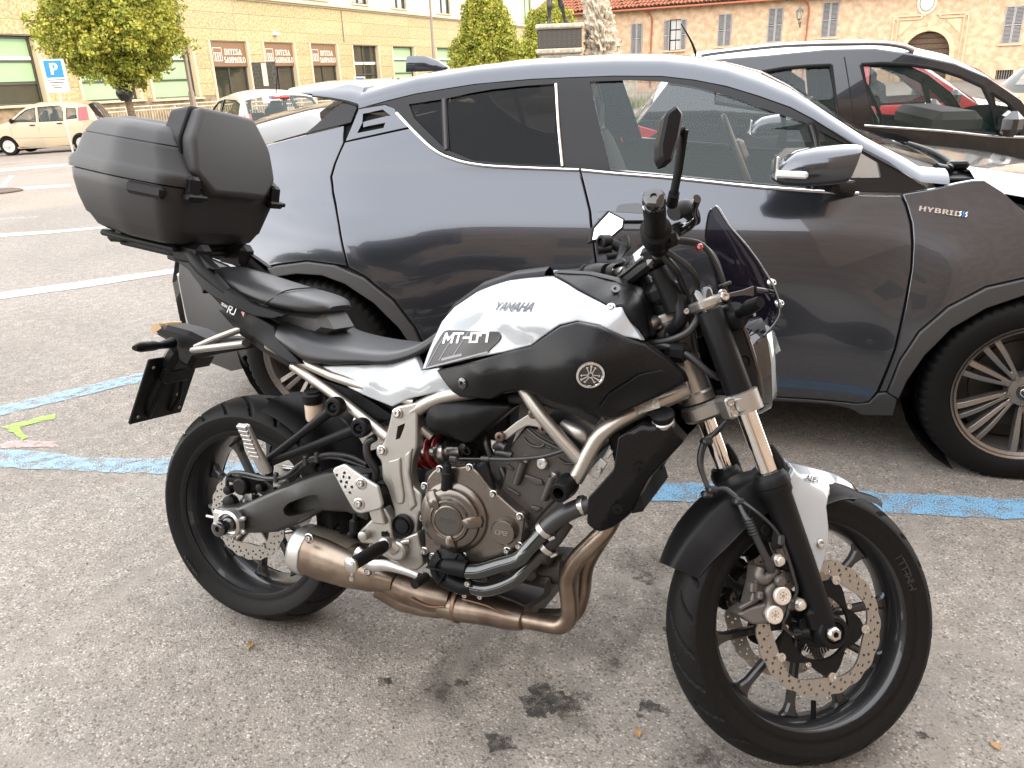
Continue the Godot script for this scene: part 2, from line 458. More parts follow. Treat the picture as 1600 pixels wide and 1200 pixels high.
func window_unit(B: Node, x0: float, x1: float, y0: float, y1: float, fm: Material, sm: Material, gm: Material, cols: int, rws: int, z: float, band: Material = null) -> void:
	var st := mb()
	var w := 0.07
	for x in [x0 + w / 2, x1 - w / 2]:
		box(st, Vector3(x, (y0 + y1) / 2, z), Vector3(w, y1 - y0, 0.1), 0.01)
	for y in [y0 + w / 2, y1 - w / 2]:
		box(st, Vector3((x0 + x1) / 2, y, z), Vector3(x1 - x0 - 2 * w, w, 0.097), 0.01)
	for k in range(1, cols):
		box(st, Vector3(lerpf(x0, x1, float(k) / cols), (y0 + y1) / 2, z), Vector3(0.09, y1 - y0 - 2 * w, 0.09), 0.01)
	for k in range(1, rws):
		box(st, Vector3((x0 + x1) / 2, lerpf(y0, y1, float(k) / rws - 0.02), z + 0.004), Vector3(x1 - x0 - 2 * w, 0.08, 0.08), 0.01)
	var o := put(st, "window", fm, B)
	for c in cols:
		for r in rws:
			var pane := mb()
			var a := lerpf(x0 + w, x1 - w, float(c) / cols)
			var b := lerpf(x0 + w, x1 - w, float(c + 1) / cols)
			var d := lerpf(y0 + w, y1 - w, float(r) / rws)
			var e := lerpf(y0 + w, y1 - w, float(r + 1) / rws)
			box(pane, Vector3((a + b) / 2, (d + e) / 2, z - 0.03), Vector3(b - a - 0.01, e - d - 0.01, 0.012))
			put(pane, "pane", paint(lin(0.035, 0.045, 0.03), 0.0, 0.05) if rws == 3 and r == 0 and x0 < 22.0 else gm, o)
	if band:
		var bm := mb()
		box(bm, Vector3((x0 + x1) / 2, lerpf(y0, y1, 0.68), z + 0.02), Vector3(x1 - x0 - 0.2, 0.16, 0.03))
		put(bm, "lettered_band", band, o)
	if sm:
		var s := mb()
		box(s, Vector3((x0 + x1) / 2, y0 - 0.04, 0.0), Vector3(x1 - x0 + 0.2, 0.08, 0.3), 0.01)
		for x in [x0 - 0.06, x1 + 0.06]:
			box(s, Vector3(x, (y0 + y1) / 2, 0.0), Vector3(0.12, y1 - y0, 0.06), 0.01)
		put(s, "sill", sm, o)

# ---------------------------------------------------------------- peach building with tiled roof
func peach_building() -> void:
	var k := 1.231     # it stands farther back than the plane it was measured on
	var B := thing("peach_building", "peach plastered old building with grey shutters, arched portal and red tiled roof", "building", Vector3(0, 0, -60), -0.1002)
	var plaster := mat(lin(0.6, 0.45, 0.31), 0.9)
	tri_map(plaster, 0.22)
	plaster.albedo_texture = noise_tex(noise(0.014, FastNoiseLite.TYPE_SIMPLEX, 90, 5), 512, Color(0.84, 0.79, 0.74), Color.WHITE)
	plaster.normal_enabled = true
	plaster.normal_texture = noise_tex(noise(0.03, FastNoiseLite.TYPE_SIMPLEX, 91, 4), 256, Color.BLACK, Color.WHITE, 1.5)
	var trim := grain(mat(lin(0.62, 0.47, 0.3), 0.9), 0.6, 0.3, 0.12)
	var shutter := grain(mat(lin(0.36, 0.35, 0.34), 0.8), 2.0, 0.2, 0.15)
	var copper := mat(lin(0.3, 0.1, 0.05), 0.5, 0.2)
	var dark := mat(lin(0.02, 0.018, 0.015), 0.5)
	var wood := grain(mat(lin(0.16, 0.1, 0.06), 0.8), 3.0, 0.5, 0.4)
	var y := func(v: float) -> float: return 1.4 + (v - 1.4) * k
	# wall with openings as holes
	var win := [[-12.0, -11.26, 2.27, 3.95], [-9.83, -8.68, 2.35, 4.03], [-6.73, -5.95, 2.43, 4.15], [-3.94, -3.14, 2.52, 4.28], [-1.1, -0.27, 2.63, 4.38], [7.52, 8.33, 1.92, 3.64], [7.55, 8.3, 0.12, 0.7], [12.0, 12.8, 1.92, 3.64]]
	var holes: Array = []
	for w in win:
		holes.append(rect(Vector2(w[0] * k, y.call(w[2])), Vector2(w[1] * k, y.call(w[3]))))
	var ar := PackedVector2Array([Vector2(3.14 * k, -0.2), Vector2(5.3 * k, -0.2)])
	for i in 17:
		var a := PI * i / 16
		ar.append(Vector2(4.22 * k + cos(a) * 1.08 * k, y.call(1.6) + sin(a) * 1.08 * k))
	holes.append(ar)
	var st := mb()
	plate(st, rect(Vector2(-18.0 * k, -0.3), Vector2(24.0 * k, y.call(4.72))), -0.45, 0.0, 0.0, holes)
	put(st, "wall", plaster, B)
	var back := mb()
	box(back, Vector3(3.0 * k, 2.6, -5.0), Vector3(42 * k, 5.4, 8.9))
	put(back, "inner_wall", dark, B)
	for i in win.size():
		var w: Array = win[i]
		var x0: float = w[0] * k
		var x1: float = w[1] * k
		var y0: float = y.call(w[2])
		var y1: float = y.call(w[3])
		if i == 6:
			var g := mb()
			for j in 7:
				rod(g, Vector3(lerpf(x0, x1, (j + 0.5) / 7), y0, -0.1), Vector3(lerpf(x0, x1, (j + 0.5) / 7), y1, -0.1), 0.02, 6)
			put(g, "window_grille", mat(lin(0.3, 0.28, 0.25), 0.6), B)
			continue
		var ajar := i == 1
		var sill := mb()
		box(sill, Vector3((x0 + x1) / 2, y0 - 0.06, 0.03), Vector3(x1 - x0 + 0.3, 0.1, 0.24), 0.02)
		put(sill, "sill", trim, B)
		var bk := mb()
		if ajar:
			for s in 2:
				for r in 3:
					box(bk, Vector3(lerpf(x0, x1, 0.35 + 0.3 * s), lerpf(y0, y1, (r + 0.5) / 3), -0.22), Vector3((x1 - x0) * 0.26, (y1 - y0) / 3.4, 0.03))
			put(bk, "window", mat(lin(0.5, 0.5, 0.48), 0.3), B)
		for s in 2:
			var sh := mb()
			var wd := (x1 - x0) / 2
			var xm := lerpf(x0, x1, 0.25 + 0.5 * s)
			if ajar:
				xm = x0 + wd * (0.1 if s == 0 else 1.9)
				wd *= 0.62
			box(sh, Vector3(xm - wd / 2 + 0.035, (y0 + y1) / 2, 0.03), Vector3(0.06, y1 - y0, 0.05))
			box(sh, Vector3(xm + wd / 2 - 0.035, (y0 + y1) / 2, 0.03), Vector3(0.06, y1 - y0, 0.05))
			for yy in [y0 + 0.04, (y0 + y1) / 2, y1 - 0.04]:
				box(sh, Vector3(xm, yy, 0.03), Vector3(wd - 0.135, 0.075, 0.048))
			var leaf := put(sh, "shutter", shutter, B)
			var sl := mb()
			for r in 26:
				var yy := lerpf(y0 + 0.1, y1 - 0.1, (r + 0.5) / 26)
				if absf(yy - (y0 + y1) / 2) > 0.06:
					box(sl, Vector3(xm, yy, 0.02), Vector3(wd - 0.14, 0.016, 0.07), 0.0, Basis(Vector3.RIGHT, 0.6))
			stuff(put(sl, "slats", shutter, leaf))
	# portal
	var po := mb()
	var cx := 4.22 * k
	var cy: float = y.call(1.6)
	for i in 20:
		var a0 := PI * i / 20
		var am := PI * (i + 0.5) / 20
		box(po, Vector3(cx + cos(am) * 1.2 * k, cy + sin(am) * 1.2 * k, 0.03), Vector3(0.24 * k, 1.2 * k * PI / 20 + 0.02, 0.14), 0.02, Basis(Vector3(0, 0, 1), am))
	for s in [-1, 1]:
		box(po, Vector3(cx + s * 1.2 * k, cy / 2 - 0.1, 0.03), Vector3(0.24 * k, cy + 0.2, 0.13), 0.02)
		box(po, Vector3(cx + s * 1.72 * k, 1.9, 0.03), Vector3(0.1, 4.1, 0.1), 0.02)
		box(po, Vector3(cx + s * 1.52 * k, 1.9, 0.03), Vector3(0.07, 4.0, 0.1), 0.02)
		box(po, Vector3(cx + s * 1.02 * k, 3.93, 0.03), Vector3(1.55 * k, 0.1, 0.1), 0.02)
		box(po, Vector3(cx + s * 1.02 * k, 3.72, 0.03), Vector3(1.2 * k, 0.07, 0.1), 0.02)
		for c in [0.42, 1.62]:
			box(po, Vector3(cx + s * c * k, 3.83, 0.045), Vector3(0.15, 0.15, 0.08), 0.02)
		var tp := PackedVector2Array([Vector2(cx + s * 1.42 * k, 3.6), Vector2(cx + s * 0.72 * k, 3.6), Vector2(cx + s * 1.42 * k, 2.75)])
		var keep := X
		plate(po, ccw(tp), 0.0, 0.05, 0.01)
		X = keep
	box(po, Vector3(cx, cy + 1.28 * k, 0.05), Vector3(0.26, 0.42, 0.2), 0.03)
	put(po, "portal_surround", trim, B)
	for i in 9:
		var dr := mb()
		box(dr, Vector3(cx, 0.1 + i * 0.33, -0.36), Vector3(2.3 * k, 0.31, 0.06), 0.02)
		put(dr, "door_board", wood, B)
	# crest
	var cr := mb()
	lathe(cr, pv([0.56, 0, 0.56, 0.06, 0.5, 0.09, 0, 0.09]), Transform3D(Basis(Vector3(1, 0, 0), Vector3(0, 1.25, 0), Vector3(0, 0, 1)), Vector3(3.95 * k, y.call(4.05), 0)), 28)
	var crest := put(cr, "crest", mat(lin(0.7, 0.62, 0.48), 0.7), B)
	var wr := mb()
	for i in 26:
		var a := TAU * i / 26
		box(wr, Vector3(3.95 * k + cos(a) * 0.4, y.call(4.05) + sin(a) * 0.5, 0.1), Vector3(0.1, 0.05, 0.02), 0.01, Basis(Vector3(0, 0, 1), a + 1.2))
	put(wr, "painted_wreath", mat(lin(0.06, 0.08, 0.04), 0.7), crest)
	# downpipes and gutter
	for x in [-10.7, -1.82]:
		var dp := mb()
		tube(dp, PackedVector3Array([Vector3(x * k - 0.5, y.call(4.62), 0.5), Vector3(x * k - 0.3, y.call(4.5), 0.4), Vector3(x * k, y.call(4.2), 0.1), Vector3(x * k, y.call(3.0), 0.08), Vector3(x * k, 0.1, 0.08)]), 0.055, 8, 3)
		put(dp, "downpipe", copper, B)
	var gt := mb()
	rod(gt, Vector3(-18.4 * k, y.call(4.66), 0.62), Vector3(24.4 * k, y.call(4.66), 0.62), 0.085, 10)
	put(gt, "gutter", copper, B)
	var ra := mb()
	for i in 62:
		box(ra, Vector3(-18.0 * k + i * 0.84, y.call(4.64), 0.25), Vector3(0.1, 0.12, 0.62), 0.01)
	stuff(put(ra, "rafter_ends", mat(lin(0.05, 0.03, 0.02), 0.8), B))
	# roof of curved tiles
	var tile := mb()
	var base := Vector3(0, y.call(4.74), 0.62)
	var slope := Vector3(0, 0.42, -1.0).normalized()
	var up := slope.cross(Vector3.RIGHT).normalized() * -1.0
	if up.y < 0:
		up = -up
	for c in 176:
		for r in 9:
			var x := -18.4 * k + c * 0.3
			var a := base + Vector3(x, 0, 0) + slope * (r * 0.62) + up * (0.03 + 0.012 * ((c * 7 + r * 3) % 4))
			var b := a + slope * 0.66 - up * 0.035
			for q in 5:
				var t0 := PI * q / 5
				var t1 := PI * (q + 1) / 5
				var n0 := Vector3(cos(t0), 0, 0) + up * sin(t0)
				var n1 := Vector3(cos(t1), 0, 0) + up * sin(t1)
				tri(tile, a + n0 * 0.14, a + n1 * 0.14, b + n1 * 0.12, n0, n1, n1)
				tri(tile, a + n0 * 0.14, b + n1 * 0.12, b + n0 * 0.12, n0, n1, n0)
	var tm := grain(mat(lin(0.42, 0.15, 0.07), 0.85), 1.4, 0.4, 0.5)
	stuff(put(tile, "roof_tiles", tm, B))
	var rs := mb()
	var hi := base + slope * 5.7
	var keep2 := X
	box(rs, Vector3(3.0 * k, base.y + slope.y * 2.8 - 0.12, base.z + slope.z * 2.8), Vector3(42.8 * k, 0.1, 5.7), 0.0, look(-slope, up) )
	X = keep2
	put(rs, "roof_deck", wood, B)
	# wall lantern
	var L := thing("wall_lantern", "old fashioned iron lantern on a scrolled bracket on the peach wall", "lantern", B.transform * Vector3(-2.2 * k, y.call(3.45), 0), -0.1002)
	var iron := mat(lin(0.1, 0.11, 0.11), 0.6, 0.4)
	var br := mb()
	tube(br, p3([0, -0.3, 0, 0, 0.05, 0.05, 0, -0.05, 0.3, 0, -0.1, 0.6, 0, 0.1, 0.66]), 0.025, 6)
	tube(br, p3([0, -0.25, 0.02, 0, -0.25, 0.2, 0, -0.1, 0.35]), 0.018, 6)
	put(br, "bracket", iron, L)
	var cage := mb()
	lathe(cage, pv([0.06, 0.1, 0.12, 0.16, 0.12, 0.2]), Transform3D(Basis(Vector3.RIGHT, -PI / 2), Vector3(0, 0.02, 0.66)), 6)
	lathe(cage, pv([0.26, 0.62, 0.2, 0.72, 0.08, 0.84, 0.02, 0.96, 0, 0.96]), Transform3D(Basis(Vector3.RIGHT, -PI / 2), Vector3(0, 0.02, 0.66)), 6)
	for i in 6:
		var a := TAU * i / 6
		rod(cage, Vector3(cos(a) * 0.13, 0.2, 0.66 + sin(a) * 0.13), Vector3(cos(a) * 0.23, 0.66, 0.66 + sin(a) * 0.23), 0.014, 5)
	put(cage, "cage", iron, L)
	var gl := mb()
	lathe(gl, pv([0.11, 0.2, 0.21, 0.64]), Transform3D(Basis(Vector3.RIGHT, -PI / 2), Vector3(0, 0.02, 0.66)), 6)
	put(gl, "pane", glass(Color(0.8, 0.8, 0.72), 0.4), L)

# the houses behind and to the right of the viewer: they shade the bays and show in the car's paint
func shade_buildings() -> void:
	var ochre := grain(mat(lin(0.46, 0.34, 0.25), 0.9), 0.3, 0.3, 0.25)
	var tile := grain(mat(lin(0.3, 0.12, 0.06), 0.9), 0.8, 0.5, 0.4)
	var dark := mat(lin(0.03, 0.03, 0.03), 0.3)
	var spec := [["ochre_house", "tall ochre house standing to the right of the parking bays", Vector3(14.5, 0, 3.0), Vector3(10, 14.6, 24), 1.187], ["brown_house", "brown plastered house with tiled roof facing the motorcycle's near side", Vector3(4.5, 0, 19.0), Vector3(17, 8.6, 9), 0.0]]
	for s in spec:
		var B := thing(s[0], s[1], "building", s[2], 0.0)
		if s[0] == "ochre_house":
			B.rotation.y = -0.38
		var z: Vector3 = s[3]
		var st := mb()
		box(st, Vector3(0, z.y / 2, 0), z)
		put(st, "wall", ochre, B)
		var rf := mb()
		var rows: Array = []
		for x in [-z.x / 2 - 0.4, z.x / 2 + 0.4]:
			rows.append(p3([x, z.y, z.z / 2 + 0.5, x, z.y + 1.6 if s[0] == "brown_house" else z.y + 0.3, 0, x, z.y, -z.z / 2 - 0.5]))
		grid(rf, rows, false, false, Vector3.UP)
		box(rf, Vector3(0, z.y - 0.05, 0), Vector3(z.x + 0.8, 0.1, z.z + 1.0))
		put(rf, "roof", tile, B)
		for f in 2:
			for i in int(z.x / 3.0):
				var w := mb()
				box(w, Vector3(-z.x / 2 + 1.6 + i * 3.0, 2.0 + f * 3.2, -z.z / 2 - 0.01), Vector3(1.1, 1.8, 0.1), 0.02)
				put(w, "window", dark, B)

# ---------------------------------------------------------------- trees
func crown(called: String, parent: Node, m: Material, n: int, leaf: float, sd: int, shape: Callable) -> void:
	var lm := mb()
	for k in 6:
		var a := k * 2.4
		var c := Vector3(cos(a), sin(k * 1.7) * 0.7, sin(a)) * leaf * 1.1
		var u := Vector3(cos(a + 1.0), 0.5, sin(a * 1.7)).normalized() * leaf
		var w := u.cross(Vector3(sin(a), 0.8, cos(a * 2.0))).normalized() * leaf * 0.6
		var nn := u.cross(w).normalized()
		quad(lm, c - u, c + w, c + u, c - w, nn if nn.y > 0 else -nn)
	var mesh := lm.commit()
	var mm := MultiMesh.new()
	mm.transform_format = MultiMesh.TRANSFORM_3D
	mm.use_colors = true
	mm.mesh = mesh
	mm.instance_count = n
	var r := RandomNumberGenerator.new()
	r.seed = sd
	for i in n:
		var p: Vector3 = shape.call(r)
		var b := Basis.from_euler(Vector3(r.randf() * TAU, r.randf() * TAU, r.randf() * TAU)).scaled(Vector3.ONE * r.randf_range(0.7, 1.3))
		mm.set_instance_transform(i, Transform3D(b, p))
		var t := r.randf_range(0.7, 1.25)
		mm.set_instance_color(i, Color(t * r.randf_range(0.9, 1.2), t, t * 0.8))
	var o := MultiMeshInstance3D.new()
	o.name = called
	o.multimesh = mm
	o.material_override = m
	stuff(o)
	parent.add_child(o, true)

func trees() -> void:
	var leafm := mat(lin(0.26, 0.29, 0.045), 0.6)
	leafm.vertex_color_use_as_albedo = true
	leafm.backlight_enabled = true
	leafm.backlight = lin(0.2, 0.2, 0.02)
	leafm.cull_mode = BaseMaterial3D.CULL_DISABLED
	var darkleaf := leafm.duplicate()
	darkleaf.albedo_color = lin(0.04, 0.06, 0.02)
	var bark := grain(mat(lin(0.2, 0.15, 0.1), 0.9), 3.0, 0.8, 0.4)
	var lump := noise(0.45, FastNoiseLite.TYPE_SIMPLEX_SMOOTH, 17, 3)
	var ball := func(rx: float, ry: float, cy: float) -> Callable:
		return func(r: RandomNumberGenerator) -> Vector3:
			var d := Vector3(r.randfn(), r.randfn(), r.randfn()).normalized()
			var q := pow(r.randf(), 0.33)
			var k := 0.86 + 0.34 * lump.get_noise_3dv(d * 4.0 + Vector3(cy, rx, 0))
			if d.y < -0.4:
				k *= 0.8
			return Vector3(d.x * rx, d.y * ry, d.z * rx) * q * k + Vector3(0, cy, 0)
	var cone := func(rx: float, y0: float, y1: float) -> Callable:
		return func(r: RandomNumberGenerator) -> Vector3:
			var t := 1.0 - sqrt(r.randf())
			t = clampf(t * 1.05, 0, 1)
			var a := r.randf() * TAU
			var k := 0.8 + 0.5 * lump.get_noise_3dv(Vector3(cos(a) * 3, t * 9.0, sin(a) * 3))
			var rad := rx * (1.0 - pow(t, 1.5)) * k * sqrt(r.randf_range(0.2, 1.0)) + 0.1
			return Vector3(cos(a) * rad, lerpf(y0, y1, t), sin(a) * rad)
	var spec := [["round_tree", "round crowned green tree with a black bag tied to its trunk by the bank", Vector3(-21.7, -0.35, -20.2), ball.call(2.5, 2.55, 3.6), 11000, 0.055, 0.16], ["cone_tree", "tall cone shaped yellow green tree in front of the bank's far half", Vector3(-18.4, -0.3, -43.0), cone.call(2.9, 0.6, 7.2), 9000, 0.075, 0.15], ["round_tree", "small green tree half hidden behind the statue", Vector3(-17.0, -0.3, -50.0), ball.call(1.9, 2.6, 3.6), 3600, 0.085, 0.15], ["round_tree", "thin pale shrub like tree left of the monument's pedestal", Vector3(-15.2, 0, -42.0), ball.call(1.4, 1.7, 1.7), 1500, 0.085, 0.08]]
	for s in spec:
		var T := thing(s[0], s[1], "tree", s[2], 0.0, "trees on the square")
		var tm := mb()
		tube(tm, PackedVector3Array([Vector3(0, -0.1, 0), Vector3(0.02, 0.8, 0), Vector3(-0.03, 1.6, 0.02), Vector3(0, 3.0, 0)]), [s[6], s[6] * 0.8, s[6] * 0.7, s[6] * 0.3], 9)
		for i in 5:
			var a := i * 1.3
			tube(tm, PackedVector3Array([Vector3(0, 1.3 + 0.2 * i, 0), Vector3(cos(a) * 0.5, 2.0 + 0.25 * i, sin(a) * 0.5), Vector3(cos(a) * 1.2, 2.8 + 0.3 * i, sin(a) * 1.2)]), [s[6] * 0.5, s[6] * 0.15], 6)
		put(tm, "trunk", bark, T)
		crown("crown", T, leafm, s[4], s[5], 100 + s[4], s[3])
	# the trees behind the viewer that show in the car's paint
	for p in [[Vector3(-5.5, 0, 14.5), 3.4, 4.2, "broad dark tree at the corner of the brown house"], [Vector3(-10.5, 0, 17.0), 3.8, 3.6, "broad dark tree beyond the corner of the brown house"]]:
		var T := thing("dark_tree", p[3], "tree", p[0], 0.0)
		var tm := mb()
		tube(tm, p3([0, -0.1, 0, 0.05, 1.5, 0, 0, 3.2, 0]), [0.2, 0.16, 0.1], 9)
		put(tm, "trunk", bark, T)
		crown("crown", T, darkleaf, 5000, 0.1, 300 + int(p[1] * 10), ball.call(p[1], p[2] * 0.7, p[2]))
	# bag on the trunk
	var bg := mb()
	var rings: Array = []
	var rn := RandomNumberGenerator.new()
	rn.seed = 3
	for i in 9:
		var t := i / 8.0
		var row := PackedVector3Array()
		for j in 14:
			var a := TAU * j / 14
			var rr := (0.27 * sin(PI * clampf(0.12 + 0.8 * t, 0, 1)) * (1.0 - 0.35 * t) + 0.03) * rn.randf_range(0.85, 1.12)
			row.append(Vector3(cos(a) * rr, t * 0.7, sin(a) * rr * 0.9))
		rings.append(row)
	loft(bg, rings)
	tag(put(bg, "plastic_bag", mat(lin(0.012, 0.012, 0.013), 0.35), null, Transform3D(Basis.IDENTITY, Vector3(-21.6, 1.0, -19.95))), "black plastic bag tied round the trunk of the round tree", "bag")

# ---------------------------------------------------------------- monument with a bronze figure and a rock mass
func monument() -> void:
	var at := Vector3(-10.4, 0, -32.7)
	var turn := 0.35
	var marble := grain(mat(lin(0.5, 0.45, 0.36), 0.8), 1.2, 0.3, 0.3)
	var P := thing("monument_pedestal", "stone pedestal with dark carved band and inscribed plaque under the bronze statue", "pedestal", at, turn)
	var b := mb()
	box(b, Vector3(0, 0.25, 0), Vector3(2.6, 0.5, 2.6), 0.04)
	box(b, Vector3(0, 1.3, 0), Vector3(1.65, 1.6, 1.65), 0.03)
	box(b, Vector3(0, 2.2, 0), Vector3(1.95, 0.2, 1.95), 0.05)
	box(b, Vector3(0, 3.13, 0), Vector3(2.0, 0.2, 2.0), 0.06)
	put(b, "shaft", marble, P)
	var band := mb()
	box(band, Vector3(0, 2.66, 0), Vector3(1.8, 0.72, 1.8), 0.03)
	put(band, "carved_band", grain(mat(lin(0.1, 0.095, 0.085), 0.7), 5.0, 1.0, 0.6), P)
	var plq := mb()
	box(plq, Vector3(-0.05, 1.6, 0.84), Vector3(1.15, 0.75, 0.06), 0.01)
	var pq := put(plq, "plaque", mat(lin(0.6, 0.52, 0.46), 0.6), P)
	var ln := mb()
	for i in 4:
		box(ln, Vector3(-0.05, 1.82 - i * 0.14, 0.875), Vector3(0.85 - 0.12 * (i % 2), 0.035, 0.01))
	put(ln, "inscription_lines", mat(lin(0.15, 0.13, 0.11), 0.6), pq)
	# the figure, as one surface
	var joints := {hip = Vector3(0.05, 0.98, 0), chest = Vector3(0.1, 1.45, 0.03), neck = Vector3(0.12, 1.66, 0.03), head = Vector3(0.13, 1.8, 0.06), hl = Vector3(-0.08, 0.95, 0), hr = Vector3(0.18, 0.95, 0), kl = Vector3(-0.14, 0.52, 0.1), kr = Vector3(0.33, 0.56, -0.08), al = Vector3(-0.12, 0.09, 0.02), ar = Vector3(0.52, 0.12, -0.2), tl = Vector3(-0.2, 0.04, 0.22), tr = Vector3(0.56, 0.04, -0.02), sl = Vector3(-0.1, 1.54, 0.02), sr = Vector3(0.3, 1.54, 0.03), el = Vector3(-0.3, 1.3, 0.1), er = Vector3(0.5, 1.7, 0.15), wl = Vector3(-0.2, 1.06, 0.25), wr = Vector3(0.55, 1.95, 0.25)}
	var bones := [["hip", "chest", 0.14, 0.17], ["chest", "neck", 0.14, 0.06], ["neck", "head", 0.06, 0.1], ["hl", "kl", 0.1, 0.065], ["kl", "al", 0.068, 0.042], ["al", "tl", 0.045, 0.035], ["hr", "kr", 0.1, 0.065], ["kr", "ar", 0.068, 0.042], ["ar", "tr", 0.045, 0.035], ["sl", "el", 0.06, 0.045], ["el", "wl", 0.045, 0.032], ["sr", "er", 0.06, 0.045], ["er", "wr", 0.045, 0.032], ["hl", "hr", 0.12, 0.12], ["sl", "sr", 0.09, 0.09]]
	var fg := mb()
	field_mesh(fg, joints, bones, 0.035)
	var F := put(fg, "bronze_statue", grain(mat(lin(0.07, 0.075, 0.075), 0.45, 0.5), 3.0, 0.4, 0.4), null, Transform3D(Basis(Vector3.UP, turn + 0.4).scaled(Vector3.ONE * 1.35), at + Vector3(-0.25, 3.23, 0.1)))
	tag(F, "dark bronze statue of a striding figure on the stone pedestal", "statue")
	# rocks
	var rk := mb()
	var rn := noise(1.1, FastNoiseLite.TYPE_CELLULAR, 23, 3)
	var rows: Array = []
	for i in 80:
		var t := i / 79.0
		var row := PackedVector3Array()
		for j in 90:
			var a := TAU * j / 90
			var p := Vector3(cos(a), t * 5.4, sin(a))
			var rad := lerpf(2.0, 0.75, pow(t, 0.7)) * (1.0 if t < 0.97 else 0.6)
			rad *= 1.0 + 0.75 * rn.get_noise_3d(p.x * 3.4, p.y * 2.4, p.z * 3.4) + 0.3 * rn.get_noise_3d(p.x * 9.0, p.y * 6.0 + 40.0, p.z * 9.0)
			row.append(Vector3(p.x * rad + 0.35 * sin(t * 4.0), p.y, p.z * rad))
		rows.append(row)
	loft(rk, rows)
	tag(put(rk, "rock_mass", grain(mat(lin(0.62, 0.54, 0.42), 0.95), 1.5, 1.0, 0.3), null, Transform3D(Basis.IDENTITY, at + Vector3(1.15, 0, -1.3))), "rough pale rock mass standing right of the statue's pedestal", "rock")
	var rk2 := mb()
	box(rk2, Vector3(0, 0.75, 0), Vector3(1.2, 1.5, 0.9), 0.05)
	tag(put(rk2, "stone_block", marble, null, Transform3D(Basis(Vector3.UP, 0.3), at + Vector3(2.9, 0, 0.7))), "smooth white stone block at the foot of the rock mass", "stone")
	var gr := mb()
	var r := RandomNumberGenerator.new()
	r.seed = 12
	for i in 2600:
		var p := Vector3(r.randf_range(-4.0, 5.0), 0, r.randf_range(0.8, 3.6))
		var l := r.randf_range(0.2, 0.55)
		var a := r.randf() * TAU
		var w := Vector3(cos(a), 0, sin(a)) * 0.018
		var tip := p + Vector3(r.randf_range(-0.15, 0.15), l, r.randf_range(-0.15, 0.15))
		flat(gr, p - w, p + w, tip, Vector3(sin(a), 0.6, -cos(a)).normalized())
	var gm := mat(lin(0.16, 0.17, 0.05), 0.7)
	var G := put(gr, "grass", gm, null, Transform3D(Basis(Vector3.UP, 0.3), at))
	stuff(tag(G, "yellowish long grass round the monument", "grass"))

# surface nets of a smooth union of tapered bones
func field_mesh(st: SurfaceTool, J: Dictionary, bones: Array, cell: float) -> void:
	var lo := Vector3(1e9, 1e9, 1e9)
	var hi := -lo
	for b in bones:
		for e in 2:
			lo = lo.min(J[b[e]] - Vector3.ONE * (b[2 + e] + cell * 2))
			hi = hi.max(J[b[e]] + Vector3.ONE * (b[2 + e] + cell * 2))
	var n := Vector3i(((hi - lo) / cell).ceil()) + Vector3i.ONE
	var F := PackedFloat32Array()
	F.resize(n.x * n.y * n.z)
	for z in n.z:
		for y in n.y:
			for x in n.x:
				F[(z * n.y + y) * n.x + x] = bone_field(lo + Vector3(x, y, z) * cell, J, bones)
	var V := {}
	for z in n.z - 1:
		for y in n.y - 1:
			for x in n.x - 1:
				var sum := Vector3.ZERO
				var cnt := 0
				for e in [[0, 1], [2, 3], [4, 5], [6, 7], [0, 2], [1, 3], [4, 6], [5, 7], [0, 4], [1, 5], [2, 6], [3, 7]]:
					var a := Vector3i(e[0] & 1, (e[0] >> 1) & 1, e[0] >> 2)
					var b := Vector3i(e[1] & 1, (e[1] >> 1) & 1, e[1] >> 2)
					var fa := F[((z + a.z) * n.y + y + a.y) * n.x + x + a.x]
					var fb := F[((z + b.z) * n.y + y + b.y) * n.x + x + b.x]
					if (fa < 0) != (fb < 0):
						sum += Vector3(a).lerp(Vector3(b), fa / (fa - fb))
						cnt += 1
				if cnt:
					V[Vector3i(x, y, z)] = lo + (Vector3(x, y, z) + sum / cnt) * cell
	var nrm := {}
	for k in V:
		var p: Vector3 = V[k]
		var e := 0.004
		nrm[k] = Vector3(bone_field(p + Vector3(e, 0, 0), J, bones) - bone_field(p - Vector3(e, 0, 0), J, bones), bone_field(p + Vector3(0, e, 0), J, bones) - bone_field(p - Vector3(0, e, 0), J, bones), bone_field(p + Vector3(0, 0, e), J, bones) - bone_field(p - Vector3(0, 0, e), J, bones)).normalized()
	for k in V:
		for ax in 3:
			var d := Vector3i.ZERO
			d[ax] = 1
			var u := Vector3i.ZERO
			u[(ax + 1) % 3] = 1
			var w := Vector3i.ZERO
			w[(ax + 2) % 3] = 1
			var q: Vector3i = k
			if q[(ax + 1) % 3] == 0 or q[(ax + 2) % 3] == 0:
				continue
			var fa := F[(q.z * n.y + q.y) * n.x + q.x]
			var qq := q + d
			var fb := F[(qq.z * n.y + qq.y) * n.x + qq.x]
			if (fa < 0) == (fb < 0):
				continue
			var c := [q, q - u, q - u - w, q - w]
			if not (V.has(c[1]) and V.has(c[2]) and V.has(c[3])):
				continue
			tri(st, V[c[0]], V[c[1]], V[c[2]], nrm[c[0]], nrm[c[1]], nrm[c[2]])
			tri(st, V[c[0]], V[c[2]], V[c[3]], nrm[c[0]], nrm[c[2]], nrm[c[3]])

func bone_field(p: Vector3, J: Dictionary, bones: Array) -> float:
	var k := 0.04
	var s := 0.0
	for b in bones:
		var a: Vector3 = J[b[0]]
		var d: Vector3 = J[b[1]] - a
		var t := clampf((p - a).dot(d) / d.length_squared(), 0, 1)
		var f: float = p.distance_to(a + d * t) - lerpf(b[2], b[3], t)
		s += exp(-f / k)
	return -k * log(maxf(s, 1e-30))

